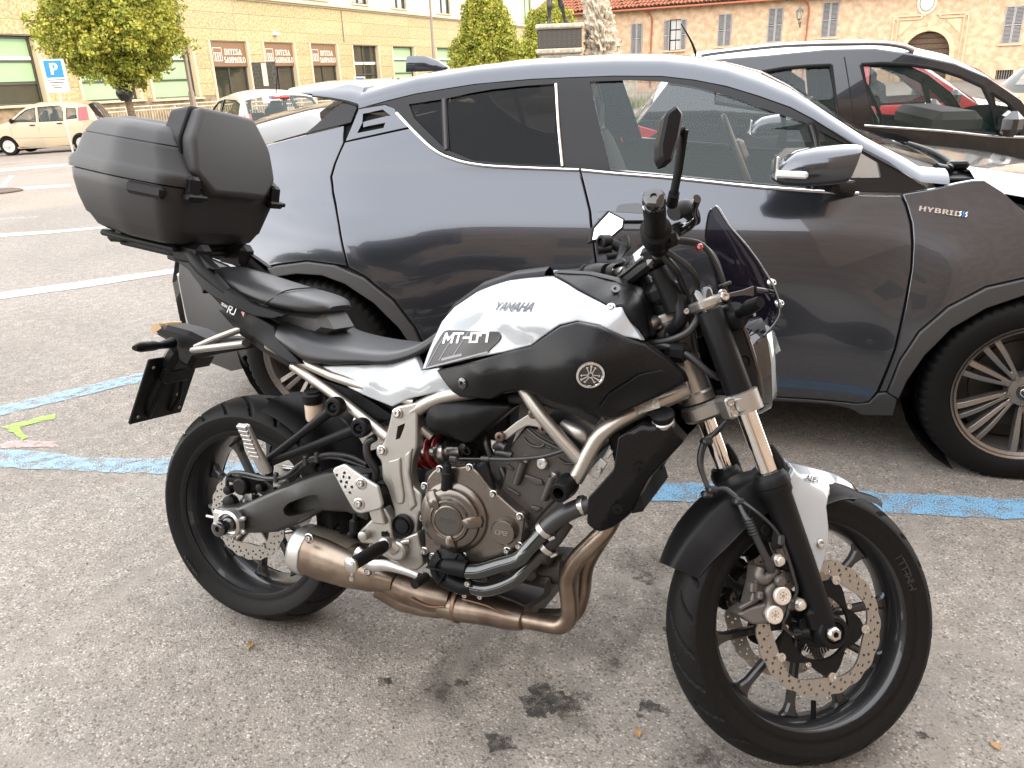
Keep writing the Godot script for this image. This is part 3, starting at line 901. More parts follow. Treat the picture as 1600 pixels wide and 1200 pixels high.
# ---------------------------------------------------------------- street furniture
func street_furniture() -> void:
	var iron := mat(lin(0.08, 0.085, 0.08), 0.5, 0.5)
	var white := mat(lin(0.72, 0.72, 0.7), 0.5)
	var blue := mat(lin(0.02, 0.2, 0.5), 0.4)
	var galv := mat(lin(0.42, 0.42, 0.41), 0.5, 0.6)
	for p in [[Vector3(-21.9, -0.35, -23.4), "slim grey lamp post standing right of the round tree", 0.075], [Vector3(-18.7, -0.3, -37.2), "slim dark lamp post left of the cone shaped tree", 0.07]]:
		var L := thing("street_lamp", p[1], "street lamp", p[0], 0.0, "lamp posts on the square")
		var st := mb()
		lathe(st, pv([p[2] * 1.9, 0, p[2] * 1.9, 0.9, p[2] * 1.5, 1.0, p[2] * 1.5, 1.5, p[2], 1.6, p[2] * 0.7, 7.8, 0, 7.8]), Transform3D(Basis(Vector3.RIGHT, -PI / 2), Vector3.ZERO), 14)
		put(st, "post", mat(lin(0.2, 0.17, 0.14), 0.5, 0.4), L)
		var hd := mb()
		tube(hd, p3([0, 7.6, 0, 0.5, 8.0, 0.2, 1.2, 8.1, 0.5]), 0.04, 8)
		box(hd, Vector3(1.4, 8.05, 0.58), Vector3(0.6, 0.12, 0.3), 0.04)
		put(hd, "lamp_head", iron, L)
	# parking signs
	for s in [[Vector3(-20.3, -0.3, -16.4), 0.72, "large blue and white parking sign with small print beside the round tree", 0.6, 0.9, 1.66], [Vector3(-19.2, -0.3, -30.9), 0.6, "small blue and white parking sign in front of the bank's glass door", 0.5, 0.66, 1.15]]:
		var P := thing("parking_sign", s[2], "sign", s[0], s[1], "parking signs")
		var w: float = s[3]
		var h: float = s[4]
		var y0: float = s[5]
		var po := mb()
		rod(po, Vector3(0, -0.1, -0.04), Vector3(0, y0 + h, -0.04), 0.03, 10)
		put(po, "post", galv, P)
		var pl := mb()
		box(pl, Vector3(0, y0 + h / 2, 0), Vector3(w, h, 0.02), 0.004)
		var plate_ := put(pl, "sign_plate", white, P)
		var bl := mb()
		var bs := w * 0.78
		plate(bl, soft(rect(Vector2(-bs / 2, y0 + h - bs - 0.03), Vector2(bs / 2, y0 + h - 0.03)), 0.04), 0.011, 0.014, 0.0)
		put(bl, "blue_panel", blue, plate_)
		words("P", bs * 0.66, 0.004, white, plate_, Transform3D(Basis.IDENTITY, Vector3(0, y0 + h - bs * 0.5 - 0.03, 0.017)))
		var tx := mb()
		for i in 4:
			box(tx, Vector3(0, y0 + h - bs - 0.09 - i * 0.07, 0.0125), Vector3(w * (0.78 - 0.14 * i), 0.026, 0.008))
		put(tx, "print_lines", iron, plate_)
	# notice board and no stopping sign
	var N := thing("notice_board", "dark weathered notice board on a post with a small no stopping notice", "notice board", Vector3(-16.7, 0, -21.3), 0.67)
	var nb := mb()
	box(nb, Vector3(0, 1.62, 0), Vector3(0.76, 0.84, 0.05), 0.01)
	rod(nb, Vector3(0, -0.1, -0.06), Vector3(0, 2.0, -0.06), 0.035)
	put(nb, "board", grain(mat(lin(0.07, 0.07, 0.055), 0.7), 3.0, 0.4, 0.5), N)
	var pa := mb()
	box(pa, Vector3(0.0, 1.66, 0.035), Vector3(0.16, 0.7, 0.015), 0.003)
	put(pa, "torn_paper_strip", mat(lin(0.5, 0.42, 0.36), 0.8), N)
	var nt := mb()
	box(nt, Vector3(0.1, 0.98, 0.03), Vector3(0.56, 0.42, 0.03), 0.005)
	var nn := put(nt, "white_notice", white, N)
	var ring := mb()
	lathe(ring, pv([0.075, 0.04, 0.075, 0.052, 0.1, 0.052, 0.1, 0.04]), Transform3D(Basis.IDENTITY, Vector3(0.12, 1.0, 0.01)), 24)
	box(ring, Vector3(0.12, 1.0, 0.052), Vector3(0.17, 0.02, 0.008), 0.0, Basis(Vector3(0, 0, 1), -0.78))
	put(ring, "red_ring", mat(lin(0.5, 0.02, 0.02), 0.5), nn)
	var disc := mb()
	lathe(disc, pv([0.075, 0.04, 0.075, 0.048, 0, 0.048]), Transform3D(Basis.IDENTITY, Vector3(0.12, 1.0, 0.008)), 24)
	put(disc, "blue_disc", blue, nn)
	# railing of the ramp by the bank
	for r in [[Vector3(-28.2, -0.4, -24.6), 9.4, "light metal railing along the bank's wall behind the round tree"], [Vector3(-21.8, -0.34, -26.6), 7.5, "light metal railing in front of the bank's signed doors"]]:
		var R := thing("railing", r[2], "railing", r[0], PI / 2, "railings by the bank")
		var rail := mat(lin(0.6, 0.54, 0.42), 0.5, 0.3)
		for yy in [1.02, 0.86, 0.2]:
			var st := mb()
			rod(st, Vector3(0, yy, 0), Vector3(r[1], yy, 0), 0.025, 8)
			put(st, "rail", rail, R)
		for i in int(r[1] / 0.16) + 1:
			var st := mb()
			rod(st, Vector3(i * 0.16, 0.0 if i % 9 == 0 else 0.2, 0.0), Vector3(i * 0.16, 1.02 if i % 9 == 0 else 0.86, 0), 0.022 if i % 9 == 0 else 0.01, 6)
			put(st, "post" if i % 9 == 0 else "baluster", rail, R)
	# bollard and white post at the left edge
	var bo := mb()
	lathe(bo, pv([0.24, 0, 0.24, 1.4, 0.2, 1.45, 0, 1.45]), Transform3D(Basis(Vector3.RIGHT, -PI / 2), Vector3.ZERO), 20)
	tag(put(bo, "bin", grain(mat(lin(0.24, 0.22, 0.18), 0.6, 0.3), 3.0, 0.3, 0.3), null, Transform3D(Basis.IDENTITY, Vector3(-26.2, -0.42, -18.2))), "round grey metal pillar bin in front of the bank's leftmost window", "bin")
	var wp := mb()
	lathe(wp, pv([0.06, 0, 0.06, 1.1, 0, 1.13]), Transform3D(Basis(Vector3.RIGHT, -PI / 2), Vector3.ZERO), 12)
	tag(put(wp, "white_post", white, null, Transform3D(Basis.IDENTITY, Vector3(-25.4, -0.4, -16.6))), "thin white post at the left edge by the cream hatchback's nose", "post")
	# pavement in front of the bank
	var pvm := mb()
	box(pvm, Vector3(-28.3, -0.4, -50), Vector3(3.4, 0.2, 70), 0.02)
	structure(put(pvm, "pavement", grain(mat(lin(0.34, 0.3, 0.24), 0.9), 0.7, 0.5, 0.3)))

# ---------------------------------------------------------------- the grey crossover (x forward, y up, z to its right)
const SIDE := [0.10, 0.77, 0.15, 0.79, 0.22, 0.815, 0.30, 0.845, 0.45, 0.862, 0.60, 0.860, 0.72, 0.850, 0.82, 0.832, 0.90, 0.806, 0.97, 0.772, 1.03, 0.745, 1.10, 0.722, 1.2, 0.683, 1.3, 0.632, 1.38, 0.578, 1.44, 0.52, 1.5, 0.44, 1.6, 0.3]

func side_profile(y: float) -> float:
	y = clampf(y, 0.1, 1.599)
	var n := SIDE.size() / 2
	var i := 0
	while i < n - 2 and SIDE[(i + 1) * 2] <= y:
		i += 1
	var y0: float = SIDE[i * 2]
	var y1: float = SIDE[i * 2 + 2]
	var h := y1 - y0
	var t := (y - y0) / h
	var a := maxi(i - 1, 0)
	var b := mini(i + 2, n - 1)
	var m0: float = (SIDE[i * 2 + 3] - SIDE[a * 2 + 1]) / (y1 - SIDE[a * 2])
	var m1: float = (SIDE[b * 2 + 1] - SIDE[i * 2 + 1]) / (SIDE[b * 2] - y0)
	return (2 * t * t * t - 3 * t * t + 1) * SIDE[i * 2 + 1] + (t * t * t - 2 * t * t + t) * h * m0 + (-2 * t * t * t + 3 * t * t) * SIDE[i * 2 + 3] + (t * t * t - t * t) * h * m1

func car_side(p: Vector2) -> float:
	var z := side_profile(p.y)
	if p.x > 0.9:
		z -= (p.x - 0.9) * (p.x - 0.9) * 0.11
	if p.x < -1.0:
		z -= (-1.0 - p.x) * (-1.0 - p.x) * 0.13
	if p.x < -0.6 and p.y > 1.0:
		z -= (p.y - 1.0) * (-0.6 - p.x) * 0.10
	for f in [[-1.32, 0.052, 0.23], [1.32, 0.045, 0.20]]:
		var d := Vector2(p.x - f[0], (p.y - 0.34) * 0.95).length()
		z += f[1] * (exp(-pow((d - 0.36) / f[2], 2)) if d > 0.36 else 1.0)
	return z

func car_off(o: float) -> Callable:
	return func(p: Vector2) -> float: return car_side(p) + o

func both(st: SurfaceTool, build: Callable) -> void:
	build.call(st)
	X = X * Transform3D(Basis(Vector3(1, 0, 0), Vector3(0, 1, 0), Vector3(0, 0, -1)), Vector3.ZERO)
	build.call(st)
	X = Transform3D.IDENTITY

func side_part(C: Node3D, called: String, outline: PackedVector2Array, m: Material, off := 0.0, r := 0.004, h := 0.05, holes: Array = [], d := 0.016) -> MeshInstance3D:
	var o: MeshInstance3D
	for s in [1.0, -1.0]:
		X = Transform3D(Basis(Vector3(1, 0, 0), Vector3(0, 1, 0), Vector3(0, 0, s)), Vector3.ZERO)
		var st := mb()
		panel(st, outline, car_off(off), r, d, h, holes)
		X = Transform3D.IDENTITY
		var q := put(st, called, m, C)
		if s > 0:
			o = q
	return o

# a strip along the side of the body: from line a to the same line moved by w in y
func side_line(C: Node3D, called: String, line: PackedVector2Array, w: float, m: Material, proud: float) -> void:
	for s in [1.0, -1.0]:
		var st := mb()
		var pts := PackedVector3Array()
		for p in line:
			pts.append(Vector3(p.x, p.y, s * (car_side(p) + proud)))
		tube(st, pts, w, 8, 4)
		put(st, called, m, C)

func crossover() -> void:
	var C := thing("crossover_car", "dark grey hybrid crossover car parked right behind the motorcycle", "car", Vector3(0.592, 0, -2.1908), 0.15814)
	var P: Material = M.car_grey
	var belt := pv([-.963, 1.267, -.885, 1.197, -.802, 1.134, -.723, 1.102, -.646, 1.086, -.533, 1.074, -.242, 1.061])
	var belt2 := pv([-.236, 1.06, -.112, 1.049, .06, 1.035, .229, 1.017, .393, 1.0, .594, .985, .74, .976, .852, .973])
	var shut_mid := pv([-.190, .924, -.158, .723, -.133, .5, -.103, .30, -.100, .262])
	# doors and outer panels
	var rd := PackedVector2Array()
	rd.append_array(belt)
	for p in shut_mid:
		rd.append(p - Vector2(0.006, 0))
	rd.append_array(pv([-.14, .245, -.74, .245, -.80, .33, -.866, .49, -.943, .60, -1.056, .69, -1.124, .724, -1.17, .88, -1.195, .95, -1.212, .99, -1.228, 1.047, -1.216, 1.094, -1.2, 1.135, -1.183, 1.172, -.913, 1.218, -.943, 1.25]))
	rd.resize(rd.size() - 1)
	var rear_door := side_part(C, "rear_door", rd, P)
	side_part(C, "handle_panel", pv([-1.181, 1.176, -1.157, 1.238, -1.138, 1.292, -1.026, 1.305, -.985, 1.29, -.966, 1.262, -.917, 1.222]), P, 0.0, 0.003, 0.03, [pv([-1.117, 1.275, -1.034, 1.289, -.998, 1.267, -1.017, 1.24, -1.022, 1.222, -1.133, 1.205, -1.115, 1.242])])
	var hg := side_part(C, "rear_door_handle", pv([-1.118, 1.246, -.993, 1.270, -.978, 1.250, -1.017, 1.238, -1.112, 1.224]), M.car_grey, -0.004, 0.004, 0.03)
	var fd := PackedVector2Array()
	fd.append_array(belt2)
	fd.append_array(pv([.868, .94, .884, .887, .892, .828, .895, .746, .886, .62, .873, .472, .842, .306, .826, .26, .80, .245, -.06, .245]))
	var sm := shut_mid.duplicate()
	sm.reverse()
	fd.append_array(sm)
	side_part(C, "front_door", fd, P)
	side_part(C, "front_fender", pv([.858, .979, .955, .995, 1.024, 1.012, 1.07, 1.02, 1.105, 1.02, 1.16, .985, 1.222, .93, 1.45, .875, 1.75, .80, 1.9, .72, 1.88, .66, 1.72, .60, 1.62, .64, 1.5, .705, 1.36, .74, 1.232, .728, 1.122, .699, 1.016, .63, .939, .541, .894, .434, .873, .312, .85, .306, .880, .472, .893, .62, .901, .746, .899, .828, .891, .89, .873, .945]), P)
	side_part(C, "quarter_panel", pv([-1.189, 1.171, -1.205, 1.135, -1.222, 1.094, -1.235, 1.047, -1.219, .985, -1.202, .945, -1.176, .88, -1.131, .727, -1.177, .733, -1.303, .744, -1.438, .724, -1.543, .70, -1.63, .66, -1.7, .7, -1.9, .74, -1.985, .9, -1.95, 1.0, -1.75, 1.115, -1.582, 1.158, -1.369, 1.200, -1.196, 1.232]), P)
	side_part(C, "rear_bumper", pv([-1.635, .655, -1.68, .58, -1.71, .45, -1.70, .31, -1.69, .25, -1.82, .2, -1.975, .22, -2.01, .4, -2.02, .62, -1.99, .72, -1.9, .735, -1.7, .695]), M.clad, 0.004, 0.006)
	side_part(C, "front_bumper", pv([1.635, .63, 1.68, .55, 1.7, .4, 1.68, .22, 1.85, .18, 2.02, .25, 2.05, .5, 1.98, .68, 1.89, .712, 1.73, .598]), P, 0.0, 0.006)
	side_part(C, "sill", pv([-.75, .24, .79, .24, .826, .252, .848, .298, .872, .306, .911, .282, .915, .205, .817, .19, .77, .215, .70, .225, -.70, .21, -.80, .24, -.81, .3]), M.clad, 0.002, 0.006)
	# arch mouldings
	side_part(C, "wheel_arch_moulding", pv([.876, .309, .897, .432, .942, .538, 1.019, .627, 1.124, .695, 1.234, .724, 1.36, .735, 1.5, .70, 1.62, .634, 1.68, .56, 1.70, .45, 1.66, .45, 1.63, .53, 1.57, .6, 1.47, .655, 1.36, .68, 1.24, .672, 1.131, .627, 1.037, .557, .968, .459, .928, .362, .914, .285]), M.clad, 0.008, 0.006, 0.04, [], 0.05)
	side_part(C, "wheel_arch_moulding", pv([-.81, .305, -.872, .485, -.949, .594, -1.062, .683, -1.18, .728, -1.303, .739, -1.438, .719, -1.543, .695, -1.628, .648, -1.685, .56, -1.715, .45, -1.70, .3, -1.66, .32, -1.66, .45, -1.63, .53, -1.57, .61, -1.46, .672, -1.351, .69, -1.238, .688, -1.141, .658, -1.025, .586, -.93, .488, -.896, .43, -.85, .3]), M.clad, 0.008, 0.006, 0.04, [], 0.05)
	# black window frame with the glass set in it
	var rear_win := pv([-.773, 1.322, -.68, 1.338, -.592, 1.349, -.47, 1.357, -.356, 1.361, -.335, 1.22, -.314, 1.078, -.497, 1.086, -.647, 1.1, -.746, 1.136])
	var qtr_win := pv([-.928, 1.305, -.796, 1.319, -.772, 1.15, -.837, 1.203, -.9, 1.255])
	var front_win := pv([-.223, 1.364, -.074, 1.364, .041, 1.355, .155, 1.335, .268, 1.303, .378, 1.264, .459, 1.234, .539, 1.207, .572, 1.12, .55, .998, .419, 1.01, .228, 1.028, .06, 1.045, -.13, 1.062])
	var tri_win := pv([.582, 1.183, .678, 1.133, .777, 1.076, .79, 1.03, .605, 1.03])
	var rail := pv([-1.14, 1.302, -1.02, 1.328, -.903, 1.35, -.78, 1.364, -.672, 1.376, -.56, 1.382, -.447, 1.387, -.301, 1.388, -.135, 1.388, .039, 1.381, .154, 1.365, .266, 1.341, .376, 1.306, .484, 1.266, .56, 1.226, .624, 1.186, .73, 1.118, .81, 1.075])
	var fr := rail.duplicate()
	fr.append_array(pv([.907, 1.013, .939, .996, .857, .982, .74, .984, .594, .993, .393, 1.006, .229, 1.023, .06, 1.041, -.112, 1.055, -.236, 1.066, -.242, 1.066, -.533, 1.08, -.646, 1.092, -.723, 1.108, -.802, 1.14, -.885, 1.203, -.968, 1.272, -1.02, 1.305]))
	side_part(C, "window_frame", fr, M.frame_black, -0.004, 0.003, 0.04, [rear_win, qtr_win, front_win, tri_win], 0.03)
	side_part(C, "rear_window", inset(ccw(rear_win), -0.006), M.privacy, -0.012, 0.0, 0.05, [], 0.0)
	side_part(C, "quarter_window", inset(ccw(qtr_win), -0.006), M.privacy, -0.012, 0.0, 0.05, [], 0.0)
	side_part(C, "front_window", inset(ccw(front_win), -0.006), M.glass, -0.012, 0.0, 0.05, [], 0.0)
	side_part(C, "front_quarter_window", inset(ccw(tri_win), -0.006), M.glass, -0.012, 0.0, 0.05, [], 0.0)
	side_line(C, "window_divider", pv([-.782, 1.32, -.757, 1.14]), 0.008, M.clad, 0.0)
	side_line(C, "window_divider", pv([-.349, 1.360, -.327, 1.22, -.304, 1.078]), 0.006, M.trim_bright, 0.003)
	side_line(C, "window_divider", pv([.556, 1.2, .58, 1.12, .575, .995]), 0.011, M.frame_black, 0.0)
	# chrome line under the windows
	side_line(C, "chrome_strip", pv([-.972, 1.274, -.885, 1.2, -.802, 1.137, -.723, 1.105, -.646, 1.088, -.533, 1.077, -.242, 1.064]), 0.0065, M.trim_bright, 0.002)
	side_line(C, "chrome_strip", pv([-.234, 1.063, -.112, 1.051, .06, 1.037, .229, 1.02, .393, 1.003, .594, .988, .72, .982]), 0.0065, M.trim_bright, 0.002)
	# roof, from rail to rail, with the pillars
	var rows: Array = []
	for p in rail:
		var lift := 0.062 if p.x < 0.3 else lerpf(0.062, 0.045, clampf((p.x - 0.3) / 0.3, 0, 1))
		if p.x < -0.9:
			lift = 0.066
		var z := car_side(p) + 0.004
		var half := PackedVector3Array()
		for k in [[1.0, -0.1], [0.985, 0.3], [0.95, 0.65], [0.9, 0.85], [0.8, 0.98], [0.55, 1.12], [0.28, 1.2], [0.0, 1.22]]:
			half.append(Vector3(p.x + (0.04 * (1.0 - k[0]) if p.x > 0.35 else 0.0), p.y + lift * k[1], z * k[0]))
		var row := half.duplicate()
		for i in range(half.size() - 2, -1, -1):
			row.append(Vector3(half[i].x, half[i].y, -half[i].z))
		rows.append(row)
	var cutoff := 0
	for i in rail.size():
		if rail[i].x < 0.3:
			cutoff = i
	var rf := mb()
	grid(rf, rows.slice(0, cutoff + 2), false, false, Vector3.UP)
	put(rf, "roof", P, C)
	# pillars from roof to scuttle, and the windscreen between them
	for s in [0, 1]:
		var pl := mb()
		var pr: Array = []
		for i in range(cutoff + 1, rows.size()):
			var row := PackedVector3Array()
			for k in 5:
				row.append(rows[i][k] if s == 0 else rows[i][14 - k])
			pr.append(row)
		var last: PackedVector3Array = pr[pr.size() - 1]
		for e in [[0.915, 1.016], [1.0, 1.008]]:
			var z := car_side(Vector2(e[0], e[1])) + 0.004
			var row := PackedVector3Array()
			for k in [[1.0, 0.0], [0.985, 0.012], [0.95, 0.026], [0.9, 0.034], [0.84, 0.038]]:
				row.append(Vector3(e[0] + 0.06 * (1.0 - k[0]), e[1] + k[1], z * k[0] * (1 if s == 0 else -1)))
			pr.append(row)
		grid(pl, pr, false, false, Vector3(0.3, 1, 0.5 if s == 0 else -0.5))
		put(pl, "windscreen_pillar", P, C)
	var wrows: Array = []
	for i in range(cutoff + 1, rows.size()):
		wrows.append(rows[i].slice(3, 12))
	var wl := PackedVector3Array()
	for k in 9:
		var f := (k - 4) / 4.0
		wl.append(Vector3(1.02 + 0.1 * (1 - f * f), 1.03, -f * 0.64))
	wrows.append(wl)
	var ws := mb()
	grid(ws, wrows, false, false, Vector3(0.5, 1, 0))
	put(ws, "windscreen", M.glass, C)
	# spoiler, rear screen and tail
	var sp := mb()
	var srows: Array = []
	for e in [[-1.135, 1.302, 1.368, 0.615], [-1.2, 1.318, 1.383, 0.60], [-1.35, 1.343, 1.385, 0.585], [-1.47, 1.366, 1.374, 0.56]]:
		var row := PackedVector3Array()
		for k in [-1.0, -0.97, -0.9, -0.5, 0.0, 0.5, 0.9, 0.97, 1.0]:
			row.append(Vector3(e[0] - 0.08 * (1 - k * k) if e[0] < -1.3 else e[0], lerpf(e[1], e[2] + 0.02 * (1 - k * k), 1.0 - pow(absf(k), 9)) if absf(k) > 0.95 else e[2] + 0.02 * (1 - k * k), k * e[3]))
		for k in [0.97, 0.5, 0.0, -0.5, -0.97]:
			row.append(Vector3(e[0] - 0.08 * (1 - k * k) if e[0] < -1.3 else e[0], e[1], k * e[3] * 0.98))
		srows.append(row)
	loft(sp, srows)
	put(sp, "spoiler", P, C)
	var rs := mb()
	var rrows: Array = []
	for e in [[-1.16, 1.33, 0.575], [-1.369, 1.21, 0.62], [-1.582, 1.163, 0.615], [-1.75, 1.115, 0.6], [-1.9, 1.03, 0.575]]:
		var row := PackedVector3Array()
		for k in 9:
			var f := (k - 4) / 4.0
			row.append(Vector3(e[0] - 0.24 * (1 - f * f) * smoothstep(1.1, 1.5, -e[0]), e[1] + (0.1 if e[0] < -1.3 else 0.04) * (1 - pow(absf(f), 2.4)), f * e[2]))
		rrows.append(row)
	grid(rs, rrows, false, false, Vector3(-0.5, 1, 0))
	put(rs, "rear_screen", M.privacy, C)
	side_part(C, "pillar_trim", pv([-1.214, 1.322, -1.16, 1.318, -1.147, 1.297, -1.165, 1.243, -1.2, 1.236, -1.369, 1.205]), M.frame_black, -0.002, 0.003, 0.04)
	var tl := mb()
	var trows: Array = []
	for e in [[-1.9, 1.03, 0.575], [-1.95, 1.0, 0.59], [-2.0, 0.95, 0.6], [-2.03, 0.75, 0.68], [-2.06, 0.6, 0.72], [-2.06, 0.4, 0.72], [-2.0, 0.2, 0.68]]:
		var row := PackedVector3Array()
		for k in 9:
			var f := (k - 4) / 4.0
			row.append(Vector3(e[0] - 0.12 * (1 - f * f), e[1], f * e[2]))
		trows.append(row)
	grid(tl, trows, false, false, Vector3(-1, 0.2, 0))
	put(tl, "tailgate", P, C)
	# bonnet and nose
	var bn := mb()
	var brows: Array = []
	for e in [[1.1, 1.02, 0.745], [1.22, 1.0, 0.78], [1.45, 0.95, 0.80], [1.7, 0.88, 0.78], [1.88, 0.78, 0.74], [2.0, 0.66, 0.66], [2.06, 0.5, 0.64], [2.05, 0.3, 0.64], [1.98, 0.18, 0.62]]:
		var row := PackedVector3Array()
		for k in 11:
			var f := (k - 5) / 5.0
			var up := 0.05 * (1 - pow(absf(f), 4)) if e[1] > 0.7 else 0.0
			if e[0] < 1.3:
				up = 0.02 * (1 - pow(absf(f), 6)) - (0.03 if absf(f) > 0.9 else 0.0)
			row.append(Vector3(e[0] + 0.14 * (1 - f * f) * smoothstep(1.5, 2.0, e[0]), e[1] + up, f * e[2]))
		brows.append(row)
	grid(bn, brows, false, false, Vector3(0.3, 1, 0))
	put(bn, "bonnet", P, C)
	var wp := mb()
	box(wp, Vector3(1.06, 1.005, 0), Vector3(0.14, 0.02, 1.3), 0.005)
	tube(wp, p3([1.04, 1.035, 0.56, 1.09, 1.04, 0.4, 1.1, 1.05, 0.1, 1.09, 1.05, -0.3]), [0.016, 0.01, 0.008], 6)
	tube(wp, p3([1.03, 1.035, 0.57, 0.99, 1.045, 0.6]), 0.016, 6)
	box(wp, Vector3(1.085, 1.04, 0.5), Vector3(0.07, 0.03, 0.035), 0.008)
	put(wp, "wiper", M.black_plastic, C)
	# shell inside the panels
	var liner := mb()
	for s in [1.0, -1.0]:
		X = Transform3D(Basis(Vector3(1, 0, 0), Vector3(0, 1, 0), Vector3(0, 0, s)), Vector3.ZERO)
		panel(liner, pv([-1.9, .95, -1.95, .3, -1.72, .25, -1.69, .5, -1.6, .62, -1.46, .70, -1.3, .73, -1.1, .69, -.95, .58, -.87, .45, -.8, .22, .88, .2, .89, .4, .95, .55, 1.05, .645, 1.2, .71, 1.36, .725, 1.5, .69, 1.63, .6, 1.7, .45, 1.7, .2, 1.95, .2, 1.98, .6, 1.7, .8, 1.1, .98, .86, .96, .4, .985, -.24, 1.04, -.65, 1.07, -.8, 1.12, -.95, 1.25, -1.13, 1.28, -1.3, 1.19, -1.6, 1.14]), car_off(-0.02), 0.0, 0.0, 0.08)
		X = Transform3D.IDENTITY
	box(liner, Vector3(0, 0.24, 0), Vector3(3.9, 0.04, 1.4))
	for s in [-1, 1]:
		for w in [-1.32, 1.32]:
			var ar := mb()
			lathe(liner, pv([0.02, 0.5, 0.40, 0.5, 0.40, 0.84]), Transform3D(Basis(Vector3(1, 0, 0), Vector3(0, 1, 0), Vector3(0, 0, s)), Vector3(w, 0.36, 0)), 28)
	put(liner, "inner_shell", M.gap, C)
	# wheels
	var made := car_wheel(C, true)
	for w in [[-1.32, 1], [1.32, -1], [-1.32, -1]]:
		var o: Node3D = made.duplicate()
		o.name = "wheel"
		C.add_child(o, true)
		o.position = Vector3(w[0], 0.325, 0.79 * w[1])
		o.rotation = Vector3(0, 0.0 if w[1] > 0 else PI, 0.3 + w[0])
	made.position = Vector3(1.32, 0.325, 0.79)
	# right mirror, with its indicator
	for s in [1.0, -1.0]:
		X = Transform3D(Basis(Vector3(1, 0, 0), Vector3(0, 1, 0), Vector3(0, 0, s)), Vector3.ZERO)
		var mr := mb()
		var mrows: Array = []
		for e in [[0.432, 0.0, 0.02], [0.44, 0.4, 0.05], [0.47, 0.8, 0.078], [0.53, 1.0, 0.095], [0.6, 1.0, 0.092], [0.645, 0.95, 0.085], [0.662, 0.85, 0.078]]:
			var row := PackedVector3Array()
			for k in 16:
				var a := TAU * k / 16
				var c := cos(a)
				var q := sin(a)
				row.append(Vector3(e[0] + 0.02 * q, 1.085 + 0.012 * (e[0] - 0.43) / 0.23 + 0.062 * signf(q) * pow(absf(q), 0.7) * (0.35 + 0.65 * e[1]), 0.93 + e[2] * signf(c) * pow(absf(c), 0.8)))
			mrows.append(row)
		loft(mr, mrows)
		var mo := put(mr, "door_mirror", P, C)
		var mi := mb()
		box(mi, Vector3(0.433, 1.09, 0.93), Vector3(0.01, 0.075, 0.1), 0.004)
		put(mi, "mirror_glass", M.mirror_glass, mo)
		var stl := mb()
		tube(stl, p3([0.6, 1.035, 0.9, 0.63, 1.015, 0.82, 0.7, 0.995, 0.76]), [0.03, 0.024, 0.03], 10, 4, 0.55)
		put(stl, "mirror_stalk", M.frame_black, mo)
		var ind := mb()
		box(ind, Vector3(0.475, 1.075, 1.012), Vector3(0.1, 0.022, 0.02), 0.006, Basis(Vector3.UP, -0.42))
		put(ind, "indicator", M.lamp_clear, mo)
		X = Transform3D.IDENTITY
	# front door handle in its dished recess
	for s in [1.0, -1.0]:
		X = Transform3D(Basis(Vector3(1, 0, 0), Vector3(0, 1, 0), Vector3(0, 0, s)), Vector3.ZERO)
		var dh := mb()
		panel(dh, soft(pv([-.162, .905, -.165, .925, -.12, .927, .03, .918, .06, .905, .05, .895, -.15, .893]), 0.01), car_off(0.032), 0.006, 0.014, 0.02)
		put(dh, "front_door_handle", P, C)
		var cup := mb()
		panel(cup, soft(pv([-.1, .946, -.02, .953, .01, .94, .012, .87, -.01, .858, -.07, .858, -.1, .872]), 0.02), car_off(0.0015), 0.002, 0.004, 0.02)
		put(cup, "handle_cup", paint(lin(0.02, 0.02, 0.023), 0.4, 0.3), C)
		X = Transform3D.IDENTITY
	# shark fin aerial, badge, side crease light reflector
	var an := mb()
	var arows: Array = []
	for e in [[-1.147, 0.05, 0.028], [-1.13, 0.054, 0.03], [-1.06, 0.05, 0.032], [-1.0, 0.03, 0.035], [-0.96, 0.006, 0.03], [-0.95, 0.0, 0.02]]:
		arows.append(PackedVector3Array([Vector3(e[0], 1.425, e[2]), Vector3(e[0], 1.44 + e[1] * 0.6, e[2] * 0.6), Vector3(e[0], 1.44 + e[1], 0.006), Vector3(e[0], 1.44 + e[1], -0.006), Vector3(e[0], 1.44 + e[1] * 0.6, -e[2] * 0.6), Vector3(e[0], 1.425, -e[2])]))
	loft(an, arows)
	put(an, "aerial_fin", P, C)
	var bx := Vector2(0.987, 0.927)
	var nb := zn(car_off(0.0), bx)
	var bt := Transform3D(look(nb), Vector3(bx.x, bx.y, car_side(bx) + 0.003))
	var badge := words("HYBRID", 0.017, 0.003, M.trim_bright, C, bt * Transform3D(Basis(Vector3(0, 0, 1), -0.16), Vector3(-0.014, 0, 0)), "Droid Sans", 700, 0.0, 1.55)
	for i in 3:
		var sw := mb()
		tube(sw, p3([0.05 + 0.009 * i, 0.008, 0, 0.046 + 0.009 * i, 0.003, 0.001, 0.05 + 0.009 * i, -0.003, 0.001, 0.046 + 0.009 * i, -0.009, 0]), 0.0022, 6, 4)
		put(sw, "badge_wave", [M.trim_bright, mat(lin(0.02, 0.2, 0.55), 0.3), M.trim_bright][i], C, bt * Transform3D(Basis(Vector3(0, 0, 1), -0.16), Vector3.ZERO))
	var lt := mb()
	box(lt, Vector3(-1.96, 0.86, 0.665), Vector3(0.06, 0.1, 0.1), 0.02, Basis(Vector3.UP, 0.5))
	put(lt, "tail_lamp", M.tail_red, C)
	var rp := mb()
	box(rp, Vector3(-2.025, 0.52, 0.70), Vector3(0.02, 0.24, 0.07), 0.008, Basis(Vector3.UP, 0.4))
	put(rp, "bumper_chrome", M.trim_bright, C)
	# cabin
	var cb := mb()
	box(cb, Vector3(0.78, 0.93, 0), Vector3(0.5, 0.16, 1.3), 0.06)
	box(cb, Vector3(0.56, 0.99, 0.36), Vector3(0.14, 0.08, 0.36), 0.03)
